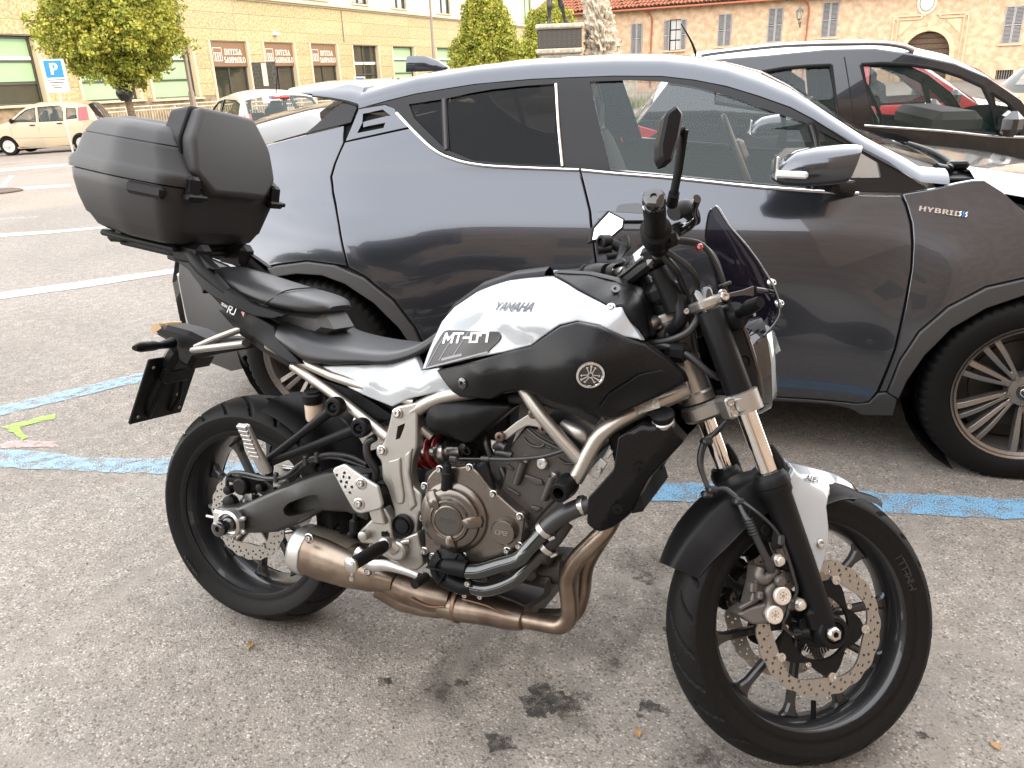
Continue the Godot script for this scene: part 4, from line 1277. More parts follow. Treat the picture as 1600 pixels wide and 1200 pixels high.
	box(cb, Vector3(-0.4, 0.55, 0), Vector3(2.6, 0.1, 1.3))
	put(cb, "dashboard", M.interior_tan, C)
	var wh := mb()
	var ring := PackedVector3Array()
	for i in 25:
		var a := TAU * i / 24
		ring.append(Vector3(0, cos(a) * 0.175, sin(a) * 0.175))
	var wt := Transform3D(Basis(Vector3(0, 0, 1), 0.42), Vector3(0.35, 1.02, -0.34))
	X = wt
	tube(wh, ring, 0.014, 8, 1)
	box(wh, Vector3(0.02, 0, 0), Vector3(0.05, 0.1, 0.16), 0.02)
	box(wh, Vector3(0.0, 0.01, 0), Vector3(0.02, 0.03, 0.33), 0.008)
	box(wh, Vector3(0.0, -0.08, 0), Vector3(0.02, 0.16, 0.03), 0.008)
	X = Transform3D.IDENTITY
	put(wh, "steering_wheel", mat(lin(0.2, 0.17, 0.13), 0.5), C)
	for s in [-0.36, 0.36]:
		var se := mb()
		var rr: Array = []
		for e in [[0.0, 0.5, 0.24, 0.1], [-0.02, 0.62, 0.26, 0.1], [-0.1, 0.9, 0.25, 0.09], [-0.16, 1.08, 0.22, 0.07], [-0.18, 1.13, 0.12, 0.06]]:
			var row := PackedVector3Array()
			for k in 14:
				var a := TAU * k / 14
				row.append(Vector3(-0.15 + e[0] + cos(a) * e[3], e[1], s + sin(a) * e[2]))
			rr.append(row)
		loft(se, rr)
		box(se, Vector3(-0.34, 1.2, s), Vector3(0.09, 0.17, 0.24), 0.04)
		box(se, Vector3(0.05, 0.6, s), Vector3(0.5, 0.14, 0.5), 0.06)
		put(se, "seat", M.interior, C)
	var rb := mb()
	box(rb, Vector3(-1.05, 0.85, 0), Vector3(0.16, 0.56, 1.2), 0.06, Basis(Vector3(0, 0, 1), 0.2))
	put(rb, "rear_seat", M.interior, C)
	var im := mb()
	box(im, Vector3(0.62, 1.24, 0), Vector3(0.03, 0.06, 0.22), 0.015)
	put(im, "inner_mirror", M.black_plastic, C)

func car_wheel(C: Node3D, detailed: bool) -> Node3D:
	var W := Node3D.new()
	W.name = "wheel"
	C.add_child(W, true)
	var R := 0.341
	var ty := mb()
	var rows: Array = []
	var prof := [[0.232, 0.075], [0.245, 0.098], [0.27, 0.108], [0.295, 0.108], [0.315, 0.101], [0.325, 0.092], [0.332, 0.085], [0.335, 0.07], [0.338, 0.052], [0.332, 0.047], [0.332, 0.042], [0.339, 0.037], [0.34, 0.012], [0.333, 0.008], [0.333, -0.008], [0.34, -0.012], [0.339, -0.05], [0.333, -0.08], [0.31, -0.1], [0.25, -0.095]]
	var N := 240
	for i in N:
		var a := TAU * i / N
		var row := PackedVector3Array()
		for k in prof.size():
			var r: float = prof[k][0]
			if i % 4 == 0 and k >= 5 and k <= 8:
				r -= 0.006
			var y := sin(a) * r
			row.append(Vector3(cos(a) * r, maxf(y, -0.322), prof[k][1]))
		rows.append(row)
	grid(ty, rows, true, false, Vector3.ZERO)
	put(ty, "tyre", M.rubber, W)
	var rim := mb()
	lathe(rim, pv([0.2, -0.09, 0.222, -0.06, 0.225, 0.07, 0.232, 0.09, 0.243, 0.098, 0.243, 0.09]), Transform3D.IDENTITY, 48)
	lathe(rim, pv([0.222, 0.05, 0.222, 0.086, 0.232, 0.094]), Transform3D.IDENTITY, 48)
	put(rim, "rim", M.wheel_alloy, W)
	var dk := mb()
	lathe(dk, pv([0.21, -0.03, 0.16, -0.02, 0.16, -0.01, 0.05, -0.01, 0, -0.01]), Transform3D.IDENTITY, 32)
	put(dk, "brake_disc", mat(lin(0.05, 0.045, 0.04), 0.5, 0.5), W)
	var sp := mb()
	for i in 10:
		X = Transform3D(Basis(Vector3(0, 0, 1), TAU * (i + 0.5) / 10.0 + (0.07 if i % 2 else -0.07)), Vector3.ZERO)
		for side in [-1.0, 1.0]:
			var q := pv([0.035, side * 0.006, 0.08, side * 0.015, 0.15, side * 0.025, 0.226, side * 0.032, 0.226, side * 0.011, 0.15, side * 0.007, 0.08, side * 0.002])
			panel(sp, q, func(p: Vector2) -> float: return 0.056 + 0.03 * smoothstep(0.03, 0.2, p.x) - 0.25 * absf(p.y), 0.0025, 0.03, 0.05)
		plate(sp, pv([0.03, -0.012, 0.085, -0.012, 0.085, 0.012, 0.03, 0.012]), 0.03, 0.058, 0.003)
	X = Transform3D.IDENTITY
	put(sp, "spokes", M.wheel_alloy, W)
	var hb := mb()
	lathe(hb, pv([0.06, 0.02, 0.055, 0.064, 0.032, 0.068]), Transform3D.IDENTITY, 24)
	for i in 5:
		bolt(hb, Vector3(cos(TAU * i / 5.0 + 0.95) * 0.052, sin(TAU * i / 5.0 + 0.95) * 0.052, 0.05), 0.011, 0.018)
	put(hb, "hub", M.wheel_alloy, W)
	var cp := mb()
	lathe(cp, pv([0.032, 0.06, 0.031, 0.074, 0.027, 0.077, 0, 0.078]), Transform3D.IDENTITY, 24)
	put(cp, "hub_cap", M.gloss_black, W)
	var em := mb()
	for e in [[0.023, 0.016, 0.0, 0.0], [0.008, 0.016, 0.0, 0.0], [0.015, 0.006, 0.0, 0.008]]:
		var o := PackedVector3Array()
		for i in 21:
			var a := TAU * i / 20
			o.append(Vector3(cos(a) * e[0], sin(a) * e[1] + e[3], 0.079))
		tube(em, o, 0.0018, 6, 1)
	put(em, "emblem_rings", M.trim_bright, W)
	return W

# ---------------------------------------------------------------- other cars
# top: body outline from nose to tail over the roof; glass: pairs of indices of top that are glass; win: side windows
func small_car(called: String, label: String, at: Vector3, turn: float, body: Material, top: PackedVector2Array, screens: Array, win: Array, spec: Dictionary) -> Node3D:
	var C := thing(called, label, "car", at, turn)
	var W: float = spec.half
	var belt: float = spec.belt
	var zf := func(p: Vector2) -> float:
		var z := W - maxf(0.0, p.y - belt) * 0.38 - 0.05 * pow(maxf(0.0, 0.45 - p.y) / 0.3, 2) - 0.35 * pow((belt - 0.35 - p.y) * 0.35, 2)
		z -= 0.16 * pow(maxf(0.0, absf(p.x - spec.mid) - spec.len * 0.32) / (spec.len * 0.18), 2)
		return z
	var arches: Array = []
	var outline := top.duplicate()
	var r: float = spec.tyre
	for w in [spec.wheels[1], spec.wheels[0]]:
		var first := true
		for i in 11:
			var a := PI * i / 10 + PI
			outline.append(Vector2(w + cos(a) * r * 1.14, spec.base + maxf(0.0, -sin(a)) * (r * 1.14 + r - spec.base + 0.0) ))
	for s in [1.0, -1.0]:
		X = Transform3D(Basis(Vector3(1, 0, 0), Vector3(0, 1, 0), Vector3(0, 0, s)), Vector3.ZERO)
		var st := mb()
		panel(st, outline, zf, 0.012, 0.03, 0.1, win)
		X = Transform3D.IDENTITY
		put(st, "body_side", body, C)
		for q in win:
			X = Transform3D(Basis(Vector3(1, 0, 0), Vector3(0, 1, 0), Vector3(0, 0, s)), Vector3.ZERO)
			var gm := mb()
			panel(gm, inset(ccw(q), -0.006), func(p: Vector2) -> float: return zf.call(p) - 0.012, 0.0, 0.0, 0.15)
			var fm := mb()
			var pts := PackedVector3Array()
			for p in q:
				pts.append(Vector3(p.x, p.y, zf.call(p)))
			pts.append(pts[0])
			tube(fm, pts, 0.012, 6, 1)
			X = Transform3D.IDENTITY
			var pane := put(gm, "side_window", spec.get("glass", M.glass), C)
			put(fm, "window_seal", M.gap, pane)
	# strips across
	var mats := []
	for i in top.size() - 1:
		var m: Material = body
		for g in screens:
			if i >= g[0] and i < g[1]:
				m = spec.get("glass", M.glass)
		mats.append(m)
	var i := 0
	while i < top.size() - 1:
		var j := i
		while j < top.size() - 1 and mats[j] == mats[i]:
			j += 1
		var rows: Array = []
		for k in range(i, j + 1):
			var p := top[k]
			var t := (top[mini(k + 1, top.size() - 1)] - top[maxi(k - 1, 0)]).normalized()
			var n := Vector2(-t.y, t.x)
			if n.y < 0 and absf(n.y) > 0.5:
				n = -n
			if k < 2 or n.x > 0.0 and p.x < spec.mid or n.x < 0.0 and p.x > spec.mid:
				n = Vector2(signf(p.x - spec.mid), 0) if absf(n.y) < 0.5 else n
			var row := PackedVector3Array()
			var z: float = zf.call(p) - 0.008
			for f in 11:
				var u := (f - 5) / 5.0
				var lift := 0.07 * (1 - pow(absf(u), 2.6))
				row.append(Vector3(p.x + n.x * lift, p.y + n.y * lift, u * z))
			rows.append(row)
		var st := mb()
		grid(st, rows, false, false, Vector3(signf(rows[0][5].x - spec.mid) * 0.5, 1, 0))
		put(st, "windscreen" if mats[i] != body else "body_top", mats[i], C)
		i = j
	var fl := mb()
	box(fl, Vector3(spec.mid, spec.base + 0.1, 0), Vector3(spec.len * 0.9, 0.06, W * 1.7))
	box(fl, Vector3(spec.mid + 0.2, belt * 0.5, 0), Vector3(0.5, 0.4, W * 1.6), 0.05)
	for s in [-0.36, 0.36]:
		box(fl, Vector3(spec.mid + 0.05, belt * 0.95, s), Vector3(0.16, 0.6, 0.44), 0.07, Basis(Vector3(0, 0, 1), 0.2))
		box(fl, Vector3(spec.mid - 0.05, belt + 0.26, s), Vector3(0.1, 0.18, 0.24), 0.04)
		box(fl, Vector3(spec.mid - 0.85, belt * 0.92, s), Vector3(0.16, 0.5, 0.5), 0.07, Basis(Vector3(0, 0, 1), 0.2))
	box(fl, Vector3(spec.mid + 1.05, belt * 0.9, 0), Vector3(0.3, 0.16, W * 1.5), 0.05)
	put(fl, "cabin", M.interior, C)
	for x in spec.wheels:
		for s in [1.0, -1.0]:
			var wh := mb()
			lathe(wh, pv([r * 0.66, 0.09, r * 0.72, 0.1, r * 0.9, 0.1, r, 0.07, r, -0.08, r * 0.7, -0.1]), Transform3D(Basis(Vector3(1, 0, 0), Vector3(0, 1, 0), Vector3(0, 0, s)), Vector3(x, r * 0.97, s * (W - 0.12))), 28)
			var o := put(wh, "wheel", M.rubber, C)
			var hc := mb()
			lathe(hc, pv([r * 0.67, 0.085, r * 0.6, 0.088, r * 0.5, 0.075, r * 0.2, 0.09, 0, 0.1]), Transform3D(Basis(Vector3(1, 0, 0), Vector3(0, 1, 0), Vector3(0, 0, s)), Vector3(x, r * 0.97, s * (W - 0.12))), 28)
			for k in 9:
				var a := TAU * k / 9
				box(hc, Vector3(x + cos(a) * r * 0.42, r * 0.97 + sin(a) * r * 0.42, s * (W - 0.035)), Vector3(r * 0.4, 0.035, 0.012), 0.004, Basis(Vector3(0, 0, 1), a))
			put(hc, "hub_cap", M.alloy, o)
	for s in [1.0, -1.0]:
		var mr := mb()
		var mp: Vector2 = spec.mirror
		var z: float = zf.call(mp)
		box(mr, Vector3(mp.x, mp.y + 0.03, s * (z + 0.11)), Vector3(0.12, 0.15, 0.17), 0.045)
		rod(mr, Vector3(mp.x + 0.02, mp.y, s * (z - 0.02)), Vector3(mp.x, mp.y, s * (z + 0.08)), 0.02, 8)
		put(mr, "door_mirror", spec.get("mirror_mat", M.gloss_black), C)
		for h in spec.get("handles", []):
			var hd := mb()
			box(hd, Vector3(h[0], h[1], s * (zf.call(Vector2(h[0], h[1])) + 0.02)), Vector3(0.17, 0.035, 0.035), 0.012)
			put(hd, "door_handle", spec.get("handle_mat", M.black_plastic), C)
		for g in spec.get("seams", []):
			var sm := mb()
			var pts := PackedVector3Array()
			for p in g:
				pts.append(Vector3(p.x, p.y, s * (zf.call(p) + 0.0005)))
			tube(sm, pts, 0.0035, 5, 3)
			put(sm, "door_seam", M.gap, C)
		for l in spec.get("lamps", []):
			var lm := mb()
			X = Transform3D(Basis(Vector3(1, 0, 0), Vector3(0, 1, 0), Vector3(0, 0, s)), Vector3.ZERO)
			panel(lm, l[0], func(p: Vector2) -> float: return zf.call(p) + 0.014, 0.008, 0.12, 0.05)
			X = Transform3D.IDENTITY
			put(lm, l[1], l[2], C)
	return C

func minivan() -> void:
	var side := -2.02
	# its right side stands about two metres behind the crossover's middle line
	var top := pv([2.255, 0.784, 2.225, 0.851, 2.186, 1.013, 2.083, 1.141, 1.883, 1.28, 1.692, 1.367, 1.449, 1.429, 1.224, 1.47, 0.943, 1.476, 0.56, 1.454, 0.12, 1.439, -0.041, 1.345, -0.162, 1.188, -0.287, 1.036, -0.383, 0.858, -0.392, 0.706])
	for i in 2:
		top[i].x += 0.25
	top.insert(0, Vector2(top[0].x, 0.3))
	top.append(Vector2(top[top.size() - 1].x - 0.02, 0.32))
	var fw := pv([1.146, 1.376, 1.269, 1.378, 1.438, 1.365, 1.59, 1.336, 1.725, 1.289, 1.857, 1.224, 1.931, 1.081, 1.964, 0.941, 1.491, 0.984, 1.237, 1.014])
	var tw := pv([1.908, 1.19, 2.004, 1.126, 2.07, 1.058, 2.098, 0.929, 1.987, 0.937])
	var rw := pv([0.964, 1.379, 0.818, 1.378, 0.671, 1.371, 0.512, 1.35, 0.373, 1.31, 0.243, 1.255, 0.247, 1.174, 0.592, 1.114, 1.026, 1.074])
	var body_m: Material = M.car_dark
	var cen := side - 0.85
	var V := small_car("minivan", "black minivan with silver roof rails parked beyond the grey crossover", Vector3.ZERO, 0.0, body_m, top, [[3, 6], [13, 16]], [fw, tw, rw], {half = 0.85, belt = 1.1, mid = 0.75, len = 3.6, wheels = [-0.55, 2.05], tyre = 0.31, base = 0.22, mirror = Vector2(2, 0.981), seams = [pv([1.042, 1.426, 1.072, 1.288, 1.118, 1.055, 1.158, 0.794])], lamps = [[pv([-0.417, 0.891, -0.413, 1.007, -0.266, 1.046, -0.113, 1.002, -0.156, 0.971, -0.306, 0.878]), "tail_lamp", M.tail_red]]})
	var car := Transform3D(Basis(Vector3.UP, 0.15814), Vector3(0.592, 0, -2.1908))
	V.transform = car * Transform3D(Basis.IDENTITY, Vector3(0, 0, cen))
	for s in [1.0, -1.0]:
		var rl := mb()
		var pts := PackedVector3Array()
		for p in pv([1.468, 1.427, 1.399, 1.456, 1.265, 1.48, 1.055, 1.488, 0.763, 1.493, 0.565, 1.489, 0.251, 1.467, 0.138, 1.455]):
			pts.append(Vector3(p.x, p.y + 0.02, s * 0.64))
		tube(rl, pts, 0.016, 8, 4)
		put(rl, "roof_rail", M.trim_bright, V)
		var cs := mb()
		var cp := PackedVector3Array()
		for p in pv([2.123, 0.922, 1.933, 0.933, 1.663, 0.967, 1.186, 1.011]):
			cp.append(Vector3(p.x, p.y, s * 0.852))
		tube(cs, cp, 0.009, 8, 3)
		put(cs, "chrome_strip", M.trim_bright, V)
	var an := mb()
	var a0 := pv([0.117, 1.461, 0.068, 1.557, -0.015, 1.689])
	tube(an, PackedVector3Array([Vector3(a0[0].x, a0[0].y - 0.03, 0.3), Vector3(a0[1].x, a0[1].y, 0.3), Vector3(a0[2].x, a0[2].y, 0.3)]), [0.014, 0.008, 0.004], 7, 3)
	put(an, "aerial", M.black_plastic, V)
	var wh := mb()
	var ring := PackedVector3Array()
	for i in 25:
		ring.append(Vector3(0, cos(TAU * i / 24) * 0.18, sin(TAU * i / 24) * 0.18))
	X = Transform3D(Basis(Vector3(0, 0, 1), 0.5), Vector3(1.42, 1.1, -0.34))
	tube(wh, ring, 0.015, 8, 1)
	box(wh, Vector3(0.02, 0, 0), Vector3(0.05, 0.1, 0.3), 0.02)
	X = Transform3D.IDENTITY
	put(wh, "steering_wheel", M.black_plastic, V)

func distant_cars() -> void:
	var cream := paint(lin(0.4, 0.33, 0.23), 0.0, 0.3, 0.5)
	var silver := paint(lin(0.3, 0.265, 0.2), 0.4, 0.35, 0.5)
	var red := paint(lin(0.42, 0.012, 0.02), 0.0, 0.2)
	# cream hatchback by the bank
	var top := pv([1.78, 0.25, 1.8, 0.45, 1.76, 0.62, 1.68, 0.78, 1.35, 0.92, 0.98, 1.0, 0.62, 1.3, 0.42, 1.43, 0.1, 1.51, -0.5, 1.54, -1.2, 1.51, -1.5, 1.45, -1.66, 1.2, -1.75, 0.95, -1.8, 0.6, -1.78, 0.25])
	small_car("cream_hatchback", "small cream hatchback with red tail lamp parked facing the bank", Vector3(-23.3, -0.5, -18.3), PI + 0.49, cream, top, [[5, 7], [11, 13]], [pv([0.86, 1.02, 0.58, 1.25, 0.4, 1.36, 0.14, 1.42, 0.12, 1.0]), pv([0.02, 1.0, 0.04, 1.43, -0.6, 1.45, -0.72, 1.38, -0.72, 1.0]), pv([-0.84, 1.04, -0.84, 1.38, -1.12, 1.36, -1.15, 1.06])], {half = 0.8, belt = 0.98, mid = 0.0, len = 3.6, wheels = [-1.15, 1.15], tyre = 0.285, base = 0.2, mirror = Vector2(0.82, 1.02), handles = [[0.25, 0.9], [-0.6, 0.92]], seams = [pv([0.9, 1.0, 0.95, 0.7, 0.9, 0.35]), pv([0.06, 1.46, 0.07, 1.0, 0.08, 0.3]), pv([-0.76, 1.0, -0.8, 0.75]), pv([0.9, 0.52, 0.0, 0.5, -0.75, 0.5])], lamps = [[pv([-1.2, 0.98, -1.2, 1.38, -1.46, 1.4, -1.52, 1.0]), "tail_lamp", M.tail_red], [pv([1.3, 0.72, 1.45, 0.86, 1.66, 0.76, 1.7, 0.64]), "headlamp", M.lamp_clear]], mirror_mat = M.black_plastic})
	# silver hatchback seen from behind, over the top case
	var top2 := pv([1.9, 0.25, 1.92, 0.5, 1.75, 0.72, 1.4, 0.88, 0.95, 0.96, 0.45, 1.3, 0.2, 1.4, -0.4, 1.46, -1.0, 1.43, -1.35, 1.36, -1.62, 1.1, -1.74, 0.94, -1.8, 0.6, -1.76, 0.25])
	var H := small_car("silver_hatchback", "pale silver hatchback seen from behind over the top case", Vector3(-8.6, -0.12, -10.8), 2.55, silver, top2, [[4, 6], [9, 11]], [pv([0.72, 1.0, 0.42, 1.24, 0.2, 1.33, -0.05, 1.36, -0.05, 0.98]), pv([-0.13, 0.98, -0.13, 1.37, -0.9, 1.36, -1.2, 1.3, -1.3, 1.06])], {half = 0.83, belt = 0.96, mid = 0.05, len = 3.75, wheels = [-1.15, 1.25], tyre = 0.3, base = 0.2, mirror = Vector2(0.7, 1.0), lamps = [[pv([-1.38, 0.94, -1.3, 1.16, -1.52, 1.14, -1.72, 0.9]), "tail_lamp", M.tail_red]]})
	H.scale = Vector3.ONE * 0.93
	var bl := mb()
	box(bl, Vector3(-1.44, 1.385, 0), Vector3(0.06, 0.035, 0.3), 0.01)
	put(bl, "brake_light", M.tail_red, H)
	var an := mb()
	rod(an, Vector3(-1.2, 1.45, 0), Vector3(-1.5, 1.9, 0), 0.008, 6)
	put(an, "aerial", M.black_plastic, H)
	# red hatchback beyond the minivan, and a cream car beyond that
	var R := small_car("red_hatchback", "bright red hatchback half hidden beyond the black minivan", Vector3(1.45, 0, -8.6), 0.12, red, top2, [[4, 6], [9, 11]], [pv([0.72, 1.0, 0.42, 1.24, 0.2, 1.33, -0.05, 1.36, -0.05, 0.98]), pv([-0.13, 0.98, -0.13, 1.37, -0.9, 1.36, -1.2, 1.3, -1.3, 1.06])], {half = 0.83, belt = 0.96, mid = 0.05, len = 3.75, wheels = [-1.15, 1.25], tyre = 0.3, base = 0.2, mirror = Vector2(0.7, 1.0)})
	var K := small_car("cream_car", "cream coloured car at the right edge behind the red hatchback", Vector3(5.2, 0, -15.5), 0.5, cream, top2, [[4, 6], [9, 11]], [pv([0.72, 1.0, 0.42, 1.24, 0.2, 1.33, -0.05, 1.36, -0.05, 0.98]), pv([-0.13, 0.98, -0.13, 1.37, -0.9, 1.36, -1.2, 1.3, -1.3, 1.06])], {half = 0.83, belt = 0.96, mid = 0.05, len = 3.75, wheels = [-1.15, 1.25], tyre = 0.3, base = 0.2, mirror = Vector2(0.7, 1.0)})
	K.scale = Vector3.ONE * 0.86

# ---------------------------------------------------------------- the motorcycle (x forward, y up along its own lean, z to its right)
const RAKE := 0.43337
const STEER := 0.61544
var bike: Node3D
var fork := Transform3D.IDENTITY     # axes of the turned fork: y up along its legs, origin at the front axle
var front := Transform3D.IDENTITY    # the turned front assembly with its axes level

func flip(s: float) -> Transform3D:
	return Transform3D(Basis(Vector3(1, 0, 0), Vector3(0, 1, 0), Vector3(0, 0, s)), Vector3.ZERO)

# the same part on both sides
func pair(called: String, m: Material, build: Callable, xf := Transform3D.IDENTITY) -> MeshInstance3D:
	var o: MeshInstance3D
	for s in [-1.0, 1.0]:
		X = flip(s)
		var st := mb()
		build.call(st)
		X = Transform3D.IDENTITY
		o = put_each(st, called, m, bike, xf) if called.ends_with("bolt") or called.ends_with("screw") or called in ["plate_rib", "footpeg_mount", "shroud_bracket", "cover_clip", "licence_bracket_arm"] else put(st, called, m, bike, xf)
	return o

func motorcycle() -> void:
	bike = thing("motorcycle", "white and black naked motorcycle with top case leaning on its stand", "motorcycle", Vector3(0, 0.00275, 0))
	bike.rotation.x = -0.20563
	var axis := Vector3(-sin(RAKE), cos(RAKE), 0)
	var axle := Vector3(1.4, 0.3, 0)
	var pivot := axle - Vector3(cos(RAKE), sin(RAKE), 0) * 0.044
	var turn := Basis(axis, STEER)
	front = Transform3D(turn, turn * (axle - pivot) + pivot)
	fork = front * Transform3D(Basis(Vector3(0, 0, 1), RAKE), Vector3.ZERO)
	wheels()
	chassis()
	engine_parts()
	exhaust()
	bodywork()
	tail()
	top_case()
	front_end()
	cockpit()

func bike_tyre(R: float, a: float, b: float, bead: float, pitch: float, sweep: float, sd: float) -> SurfaceTool:
	var st := mb()
	var prof := PackedVector2Array()
	prof.append(Vector2(0.219, -bead))
	prof.append(Vector2(0.232, -bead - 0.006))
	prof.append(Vector2(0.237, -bead - 0.002))
	prof.append(Vector2(0.245, -b * 0.93))
	var K := 46
	for i in K + 1:
		var th := lerpf(-1.28, 1.28, float(i) / K)
		prof.append(Vector2(R - a + a * cos(th), b * sin(th) / sin(1.28)))
	prof.append(Vector2(0.245, b * 0.93))
	prof.append(Vector2(0.237, bead + 0.002))
	prof.append(Vector2(0.232, bead + 0.006))
	prof.append(Vector2(0.219, bead))
	var N := 700
	var rows: Array = []
	for i in N:
		var an := TAU * i / N
		var s := an * R
		var row := PackedVector3Array()
		for k in prof.size():
			var r := prof[k].x
			var z := prof[k].y
			var q := absf(z) / b
			if k > 4 and k < prof.size() - 5 and q > 0.1 and q < 0.93:
				var u := s + sweep * pow(q, 0.75) + (0.5 * pitch if z > 0 else 0.0)
				var ph := fposmod(u, pitch)
				if ph < 0.0125 and q > (0.14 if int(u / pitch) % 3 != 2 else 0.42):
					r -= 0.009
			row.append(Vector3(cos(an) * r, sin(an) * r, z))
		rows.append(row)
	grid(st, rows, true, false, Vector3.ZERO)
	return st

func ten_spokes(hub: float, rim: float, w: float) -> SurfaceTool:
	var st := mb()
	for i in 10:
		X = Transform3D(Basis(Vector3(0, 0, 1), TAU * (i + 0.35) / 10.0), Vector3.ZERO)
		var q := pv([hub, -0.011, 0.09, -0.008, rim - 0.03, -0.0085, rim - 0.012, -0.013, rim, -0.024, rim, 0.024, rim - 0.012, 0.013, rim - 0.03, 0.0085, 0.09, 0.008, hub, 0.011])
		plate(st, q, -w, w, 0.004)
		X = Transform3D.IDENTITY
	return st

func wave_disc(outer: float, inner: float, waves: int, hole_rows: Array, thick: float) -> SurfaceTool:
	var st := mb()
	var rim := PackedVector2Array()
	var n := waves * 8
	for i in n:
		var a := TAU * i / n
		rim.append(Vector2.from_angle(a) * (outer - 0.0035 * pow(absf(sin(a * waves * 0.5)), 3.0)))
	var ring := PackedVector2Array()
	for i in 90:
		var a := TAU * i / 90
		ring.append(Vector2.from_angle(a) * (inner + 0.006 * sin(a * 5.0)))
	var holes: Array = [ring]
	for h in hole_rows:
		for i in h[1]:
			holes.append(circle(Vector2.from_angle(TAU * (i + h[2]) / h[1]) * h[0], 0.0032, 8))
	plate(st, rim, -thick, thick, 0.0, holes, 0.03)
	return st

func wheels() -> void:
	# rear wheel
	var W := Node3D.new()
	W.name = "rear_wheel"
	W.position = Vector3(0, 0.315, 0)
	bike.add_child(W, true)
	put(bike_tyre(0.315, 0.062, 0.09, 0.073, 0.09, 0.13, 1.0), "tyre", M.rubber, W)
	var rim := mb()
	lathe(rim, pv([0.219, 0.073, 0.231, 0.076, 0.232, 0.072, 0.229, 0.068, 0.221, 0.066, 0.216, 0.056, 0.2, 0.03, 0.198, -0.03, 0.214, -0.06, 0.231, -0.076, 0.219, -0.073]), Transform3D.IDENTITY, 72)
	put(rim, "rim", M.rim, W)
	put(ten_spokes(0.045, 0.2, 0.012), "spokes", M.rim, W)
	var hub := mb()
	lathe(hub, pv([0.02, -0.06, 0.05, -0.055, 0.05, -0.03, 0.042, 0.0, 0.045, 0.04, 0.055, 0.055, 0.03, 0.07, 0.0, 0.07]), Transform3D.IDENTITY, 32)
	put(hub, "hub", M.rim, W)
	put(wave_disc(0.1225, 0.082, 20, [[0.115, 26, 0.0], [0.106, 26, 0.5], [0.097, 26, 0.2]], 0.0025), "brake_disc", M.disc, W, Transform3D(Basis.IDENTITY, Vector3(0, 0, 0.075)))
	var car := mb()
	for i in 5:
		var a := TAU * i / 5.0 + 0.3
		box(car, Vector3(cos(a) * 0.07, sin(a) * 0.07, 0.072), Vector3(0.06, 0.026, 0.006), 0.002, Basis(Vector3(0, 0, 1), a))
		bolt(car, Vector3(cos(a) * 0.088, sin(a) * 0.088, 0.076), 0.007)
	put(car, "disc_carrier", M.alloy, W)
	var sprocket := mb()
	lathe(sprocket, pv([0.03, -0.072, 0.1, -0.072, 0.1, -0.078, 0.03, -0.078]), Transform3D.IDENTITY, 44)
	put(sprocket, "sprocket", M.steel, W)
	var word := mb()
	var polar := func(a0: float, r: float) -> Callable:
		return func(u: Vector2) -> Vector2: return Vector2.from_angle(a0 + u.x / r) * (r - u.y)
	surface_words(word, "ANGEL", 0.019, 0.003, polar.call(3.75, 0.268), func(p: Vector2) -> float: return lerpf(0.0867, 0.0772, clampf((p.length() - 0.262) / 0.016, -1, 1)) , 0.0035, 0.0, 1.0)
	put(word, "raised_lettering", mat(lin(0.018, 0.0175, 0.0175), 0.5), W)
	var fw := Node3D.new()
	fw.name = "front_wheel"
	bike.add_child(fw, true)
	fw.transform = front
	put(bike_tyre(0.30, 0.05, 0.06, 0.05, 0.078, -0.12, 2.0), "tyre", M.rubber, fw)
	rim = mb()
	lathe(rim, pv([0.219, 0.05, 0.231, 0.053, 0.232, 0.049, 0.229, 0.045, 0.221, 0.043, 0.216, 0.036, 0.203, 0.02, 0.202, -0.02, 0.214, -0.04, 0.231, -0.053, 0.219, -0.05]), Transform3D.IDENTITY, 72)
	put(rim, "rim", M.rim, fw)
	put(ten_spokes(0.04, 0.204, 0.010), "spokes", M.rim, fw)
	hub = mb()
	lathe(hub, pv([0.02, -0.06, 0.042, -0.055, 0.036, 0.0, 0.042, 0.055, 0.02, 0.062, 0.0, 0.062]), Transform3D.IDENTITY, 32)
	put(hub, "hub", M.rim, fw)
	for s in [1.0, -1.0]:
		put(wave_disc(0.141, 0.108, 20, [[0.134, 30, 0.0], [0.125, 30, 0.5], [0.1165, 30, 0.25]], 0.0025), "brake_disc", M.disc, fw, Transform3D(Basis(Vector3(0, 0, 1), 0.1), Vector3(0, 0, 0.07 * s)))
		car = mb()
		var star := PackedVector2Array()
		for i in 60:
			var a := TAU * i / 60
			star.append(Vector2.from_angle(a) * (0.089 + 0.012 * cos(a * 5.0)))
		plate(car, star, -0.004, 0.004, 0.0, [circle(Vector2.ZERO, 0.066, 40)], 0.03)
		put(car, "disc_carrier", M.matt_black, fw, Transform3D(Basis.IDENTITY, Vector3(0, 0, 0.068 * s)))
		var bl := mb()
		for i in 5:
			var a := TAU * i / 5.0
			lathe(bl, pv([0.005, 0.0, 0.0095, 0.0, 0.0095, 0.004, 0.006, 0.005, 0.0045, 0.002, 0, 0.002]), Transform3D(Basis.IDENTITY, Vector3(cos(a) * 0.1035, sin(a) * 0.1035, 0.0715)), 16)
			bolt(bl, Vector3(cos(a + 0.63) * 0.078, sin(a + 0.63) * 0.078, 0.0715), 0.0065)
		put_each(bl, "disc_bolt", M.steel, fw, Transform3D(Basis(Vector3.UP, 0.0 if s > 0 else PI), Vector3.ZERO))
	var tone := mb()
	for i in 48:
		var a := TAU * i / 48.0
		box(tone, Vector3(cos(a) * 0.05, sin(a) * 0.05, 0.064), Vector3(0.012, 0.003, 0.002), 0.0, Basis(Vector3(0, 0, 1), a))
	lathe(tone, pv([0.043, 0.062, 0.043, 0.065, 0.03, 0.065]), Transform3D.IDENTITY, 40)
	put(tone, "sensor_ring", M.matt_black, fw)
	var valve := mb()
